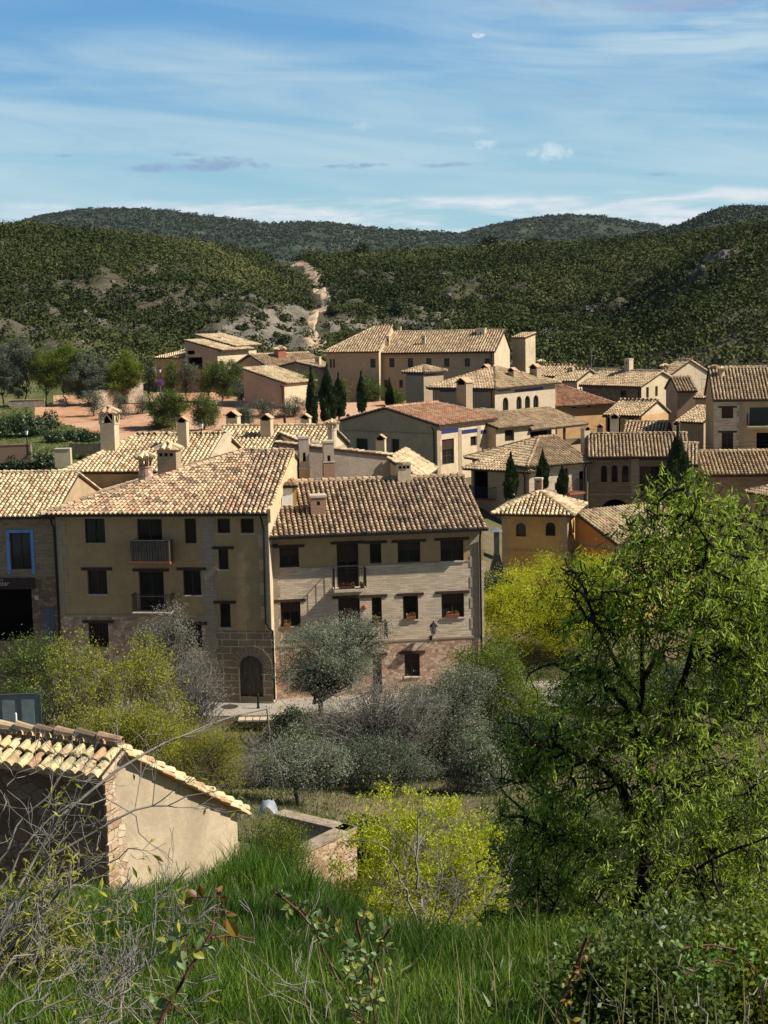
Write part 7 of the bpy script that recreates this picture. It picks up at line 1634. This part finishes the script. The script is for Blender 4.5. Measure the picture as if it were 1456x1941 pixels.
def grass():
    rng = np.random.RandomState(77)
    def blades(n, a0, a1, Y0, Y1, h0, h1, w, pw=1.0, ck=.9):
        a = rng.uniform(a0, a1, n); Y = Y0+(Y1-Y0)*rng.uniform(0, 1, n)**pw; x = a*Y; z = ground(x, Y)-.02; cl = fbm(x*1.1, Y*1.1, 3)
        h = rng.uniform(h0, h1, n)*np.maximum(.35, 1+ck*cl); az = rng.uniform(0, 6.28, n); ln = rng.uniform(.1, .55, n)*h; dx = np.cos(az)*ln+.05*h; dy = np.sin(az)*ln
        s = rng.uniform(0, 6.28, n); sx = np.cos(s)*w*rng.uniform(.6, 1.3, n); sy = np.sin(s)*w*.8
        rows = []
        for t, ww in ((0, 1.), (.45, .85), (.8, .5), (1., .06)):
            cx = x+dx*t*t; cy = Y+dy*t*t; cz = z+h*(t-.12*t*t*ln/h); rows += [np.stack([cx-sx*ww, cy-sy*ww, cz], 1), np.stack([cx+sx*ww, cy+sy*ww, cz], 1)]
        V = np.stack(rows, 1).reshape(-1, 3); q = np.array([[0, 1, 3, 2], [2, 3, 5, 4], [4, 5, 7, 6]]); Q = (q[None]+(np.arange(n)*8)[:, None, None]).reshape(-1, 4)
        return V, Q, np.repeat(np.clip(.4+.9*fbm(x*.7+4, Y*.7, 3)+rng.normal(size=n)*.22, 0, 1), 3)
    parts = [blades(54000, -.30, .17, 3.2, 13, .10, .26, .0032, .8), blades(46000, -.30, .06, 10, 19.5, .14, .30, .005), blades(11000, -.17, -.02, 14.5, 18.8, .20, .36, .006, 1.0, 2.6), blades(12000, .0, .16, 9, 17, .12, .26, .005), blades(5000, -.06, .02, 11, 16.5, .22, .36, .006)]
    V = []; Q = []; T_ = []; b = 0
    for v, q, t in parts: V.append(v); Q.append(q+b); T_.append(t); b += len(v)
    n = 1300; a = rng.uniform(-.3, .3, n); Y = rng.uniform(3.4, 18, n); x = a*Y; z = ground(x, Y); h = rng.uniform(.2, .55, n); c = np.stack([x, Y, z+h/2], 1); v, q = leaf_quads(c, unit(rng.normal(size=(n, 3))*.25+[0, 0, 1.]), h, .005, rng)
    tag(mk('dry_stalks', v, q, leafm('straw stalks', [(.30, .25, .14), (.22, .17, .09)], .2), tint=rng.rand(n)), kind='stuff')
    m = 160; a = rng.uniform(-.3, .3, m); Y = rng.uniform(3.6, 16, m); x = a*Y; z = ground(x, Y); ci = np.repeat(np.arange(m), 9); k = len(ci); az = rng.uniform(0, 6.28, k); d = unit(np.stack([np.cos(az), np.sin(az), rng.uniform(.3, 1.1, k)], 1)); c = np.stack([x[ci], Y[ci], z[ci]+.06], 1)+d*.06
    v, q = leaf_quads(c, d, .13*rng.uniform(.6, 1.4, k), .035, rng, .15); tag(mk('broad_weeds', v, q, L_GREEN, tint=rng.rand(k)), kind='stuff')
    tag(mk('meadow_grass', np.concatenate(V), np.concatenate(Q), L_GRASS, tint=np.concatenate(T_)), kind='stuff')
grass()

def bare_shrub(name, label, bpx, Y, limbs, seed, subs=9, leafy=0, bark=BARKW, depth=3, r0=.02, lm=None, L=.4):
    rng = np.random.RandomState(seed); b = gp(*bpx)-[0, 0, .05]; r = empty(name, b, 0, label, 'shrub'); paths = []; tips = []
    for pts, y0, y1, rr in limbs:
        p = pxpath(pts, y0, y1, 14, rng, .012); paths.append((p, np.linspace(rr, rr*.25, 14)))
        for k in range(subs):
            i = rng.randint(2, 14); d = p[i]-p[i-1]; d = unit(unit(d)+rng.normal(size=3)*.6); grow(p[i], d, L*rng.uniform(.6, 1.3), rr*.30, depth-1, rng, paths, .42, 3, .68, .10, tips, .0012)
    V, Q = tubes(paths, 4); mk('trunk', V-b, Q, bark, parent=r, smooth=True)
    if leafy:
        tips = np.array(tips); p = tips[rng.randint(0, len(tips), leafy)]+rng.normal(size=(leafy, 3))*.03; V, Q = leaf_quads(p-b, unit(rng.normal(size=(leafy, 3))+[0, 0, -.2]), .05, .014, rng, .1); mk('crown', V, Q, lm or L_BRIGHT, tint=rng.rand(leafy), parent=r)
bare_shrub('bare_shrub', 'leafless silver-twigged shrub with a long arching limb before the tiled shed', (-40, 7.5), 7.5, [([(-60, 1900), (20, 1760), (30, 1640), (170, 1500), (240, 1440), (330, 1400), (400, 1370), (500, 1342)], 7.6, 8.6, .015), ([(-40, 1850), (60, 1640), (200, 1560), (320, 1520), (420, 1500)], 7.2, 7.4, .010),
   ([(-60, 1800), (-10, 1620), (60, 1540), (120, 1470), (160, 1420)], 7.4, 7.7, .009), ([(-60, 1700), (0, 1540), (20, 1480), (90, 1440)], 7.6, 7.8, .008), ([(-50, 1880), (100, 1700), (180, 1640), (270, 1610)], 7.0, 6.9, .009), ([(0, 1700), (60, 1560), (200, 1500), (260, 1560), (330, 1640)], 7.2, 7.6, .007)], 5, 5, 100, depth=3, L=.26, lm=L_LIME2)
bare_shrub('bare_shrub', 'dense thicket of pale dry twigs in the lower left corner', (60, 4.6), 4.6, [([(-20, 1960), (60, 1880), (160, 1820), (290, 1740)], 4.5, 4.8, .0045), ([(0, 1960), (100, 1900), (220, 1850), (320, 1800)], 4.4, 4.5, .0045), ([(120, 1980), (190, 1900), (250, 1820), (300, 1720)], 4.6, 4.9, .0045),
   ([(-60, 1900), (20, 1820), (120, 1760), (230, 1720)], 4.6, 4.9, .0045), ([(-80, 1860), (0, 1780), (60, 1700), (130, 1660)], 4.8, 5.0, .0045), ([(40, 1990), (120, 1940), (240, 1900), (340, 1880)], 4.3, 4.4, .0045), ([(180, 1990), (230, 1930), (250, 1860), (240, 1780)], 4.5, 4.8, .0045)], 15, 10, 120, depth=3, L=.13, lm=L_LIME2)
bare_shrub('bare_shrub', 'grey branching stems standing in front of the yellow green tree', (818, 14.0), 14.0, [([(818, 1830), (800, 1740), (788, 1640), (795, 1520)], 14, 14.6, .022), ([(815, 1825), (780, 1720), (750, 1640), (715, 1590)], 14, 13.8, .016), ([(822, 1830), (850, 1730), (900, 1670), (940, 1640)], 14, 14.2, .018), ([(826, 1830), (880, 1740), (940, 1690), (985, 1600)], 14, 14.4, .016), ([(815, 1820), (830, 1700), (850, 1600)], 14, 14.2, .012)], 41, 6, 0, depth=3, L=.30)
bare_shrub('bare_shrub', 'few thin pale twigs rising from the grass between the two brambles', (600, 4.0), 4.0, [([(560, 1960), (540, 1900), (510, 1850), (480, 1790)], 4, 4.1, .003), ([(590, 1960), (590, 1900), (575, 1850), (565, 1790)], 4, 4.1, .003), ([(610, 1960), (620, 1900), (600, 1850)], 4, 4.1, .003)], 21, 3, 0, depth=2, L=.12)
bare_shrub('bare_shrub', 'long pale bare stems curving up under the almond tree', (1340, 4.6), 4.6, [([(1345, 1960), (1320, 1880), (1280, 1800), (1225, 1725)], 4.6, 4.8, .004), ([(1420, 1960), (1425, 1890), (1440, 1870), (1470, 1860)], 4.4, 4.5, .004), ([(1215, 1955), (1180, 1920), (1150, 1888)], 4.4, 4.5, .003), ([(1290, 1960), (1275, 1910), (1262, 1860)], 4.5, 4.6, .003)], 22, 2, 0, depth=1, L=.12)
tree('bush', 'light green narrow-leaved bush at the left edge among the silver twigs', 'bush', 90, 1850, 8.0, .85, [(0, 0, .3, .18, .2, .25), (-.22, 0, .45, .2, .2, .28), (.06, 0, .62, .14, .2, .2)], L_LIME2, nl=1500, L=.06, W=.013, nc=170, sig=.08, trunk=.02, bark=BARKW, seed=3, droop=.5, z=float(gp(90, 8.0)[2]), twigr=.003, trunks=2, fork=.1)
def bramble(name, label, bpx, Y, stems, seed, clumps, rs_=.006, lm=L_ROSE):
    """clumps: (px, py, n leaves, size, tone lo, tone hi, material)"""
    rng = np.random.RandomState(seed); b = gp(*bpx)-[0, 0, .03]; r = empty(name, b, 0, label, 'bramble'); paths = []
    for pts, rr in stems:
        p = pxpath(pts, Y, Y+.1, 22, rng, .001); paths.append((p, np.linspace(rr, rr*.4, 22)))
        for i in range(2, 21, 2):
            d = unit(rng.normal(size=3)); paths.append((np.array([p[i], p[i]+d*rr*1.6, p[i]+d*rr*2.6+[0, 0, -rr*.4]]), np.array([rr*.35, rr*.2, .0002])))
    by = {}
    for (px, py, n, L, m) in clumps:
        c = P(px, py, Y+rng.uniform(-.04, .12)); d0 = unit(rng.normal(size=3)*[1, .6, .6]); V, Q = by.setdefault(m.name, ([], [], m))[:2]
        for i in range(n):
            off = (i+1)/n; side = 1 if i % 2 else -1; bs = c+d0*L*off*1.1; d = unit(d0*.5+np.cross(d0, [0, 1, 0])*side*.9+rng.normal(size=3)*.25); ovleaf(V, Q, bs, d, unit(rng.normal(size=3)*.5+[0, -.6, 1]), L*rng.uniform(.7, 1.15), L*rng.uniform(.5, .65))
        paths.append((np.array([c-d0*L*.4, c+d0*L*.5, c+d0*L*1.2]), np.array([.0016, .0014, .001])))
    V, Q = tubes(paths, 6); mk('stem', V-b, Q, BARKR, parent=r, smooth=True)
    for V, Q, m in by.values(): mk('leaves', np.array(V)-b, Q, m, tint=rng.rand(len(Q)//10).repeat(10), parent=r)
bramble('bramble', 'reddish bramble shoot with a rust-red leaf tip rising from the bottom edge', (290, 2.6), 3.0, [([(280, 1990), (320, 1900), (370, 1820), (402, 1770), (408, 1740), (413, 1712)], .0048), ([(400, 1777), (425, 1775), (450, 1773), (470, 1778)], .0028), ([(357, 1840), (352, 1810), (350, 1770)], .0022)], 3,
   [(392, 1700, 4, .028, L_RED), (415, 1706, 5, .027, L_RED), (424, 1722, 3, .022, L_RED), (470, 1778, 2, .042, leafm('yellowing leaf', [(.34, .26, .03), (.30, .18, .03)], .3)), (412, 1778, 2, .026, L_ROSE), (350, 1785, 4, .036, L_ROSE), (346, 1775, 3, .034, L_ROSE), (358, 1812, 3, .032, L_ROSE), (330, 1905, 4, .034, L_ROSE), (318, 1912, 3, .036, L_ROSE), (340, 1918, 3, .03, L_ROSE), (365, 1795, 2, .03, L_ROSE)])
_rb = np.random.RandomState(6)
_cl = [(530+i*9+_rb.randint(-8, 8), 1695+i*6.5+_rb.randint(-10, 10), 4, .020, L_ROSE) for i in range(12)]+[(640+_rb.randint(-18, 40)+i*4, 1775+i*11, 4, .022, L_ROSE) for i in range(15)]
bramble('bramble', 'arching thorny bramble stem with small grey-green leaves at bottom centre', (700, 2.9), 3.3, [([(520, 1690), (560, 1720), (600, 1765), (625, 1830), (660, 1890), (730, 1990)], .0032)], 4, _cl)
_cl = [(690+_rb.randint(-22, 40), 1745+i*9, 4, .021, L_ROSE) for i in range(22)]
bramble('bramble', 'leafy upright bramble right of the arching one, at the bottom', (705, 3.1), 3.5, [([(675, 1745), (690, 1800), (700, 1860), (720, 1990)], .004), ([(740, 1760), (715, 1800), (705, 1850), (700, 1960)], .003)], 5, _cl)
_cl = [(1108-i*4+_rb.randint(-8, 8), 1790+i*17, 2, .020, L_RED if i < 4 else leafm('yellowing leaf', [(.34, .26, .03)], .3)) for i in range(9)]
bramble('bramble', 'thin orange-red bramble shoot before the dark grass under the almond tree', (1040, 3.1), 3.5, [([(1110, 1780), (1090, 1840), (1065, 1900), (1035, 1980)], .004)], 7, _cl)
_cl = [(1285+_rb.randint(0, 150), 1775+_rb.randint(0, 70), 5, .026, leafm('fresh bramble leaves', [(.10, .20, .03), (.17, .30, .05)], .4)) for i in range(24)]
bramble('bramble', 'fresh green bramble spray at the lower right corner', (1400, 4.0), 4.4, [([(1290, 1800), (1340, 1790), (1400, 1800), (1440, 1850), (1450, 1980)], .004), ([(1300, 1850), (1350, 1820), (1420, 1830), (1450, 1900)], .003)], 8, _cl)

# ---- air between the viewer and the hills
def haze():
    mb = MB(); mb.box(-2300, 2300, -420, 3900, -6, 420); o = mb.build('haze', [], uv=False); m = bpy.data.materials.new('air'); m.use_nodes = True; T = NT(m.node_tree); T.n.clear()
    v = T.new('ShaderNodeVolumePrincipled'); v.inputs['Density'].default_value = 0.000022; v.inputs['Color'].default_value = (.72, .85, 1.0, 1); v.inputs['Anisotropy'].default_value = 0.2
    t = T.new('ShaderNodeOutputMaterial'); T.l.new(v.outputs[0], t.inputs['Volume']); o.data.materials.append(m); tag(o, kind='stuff')
haze()
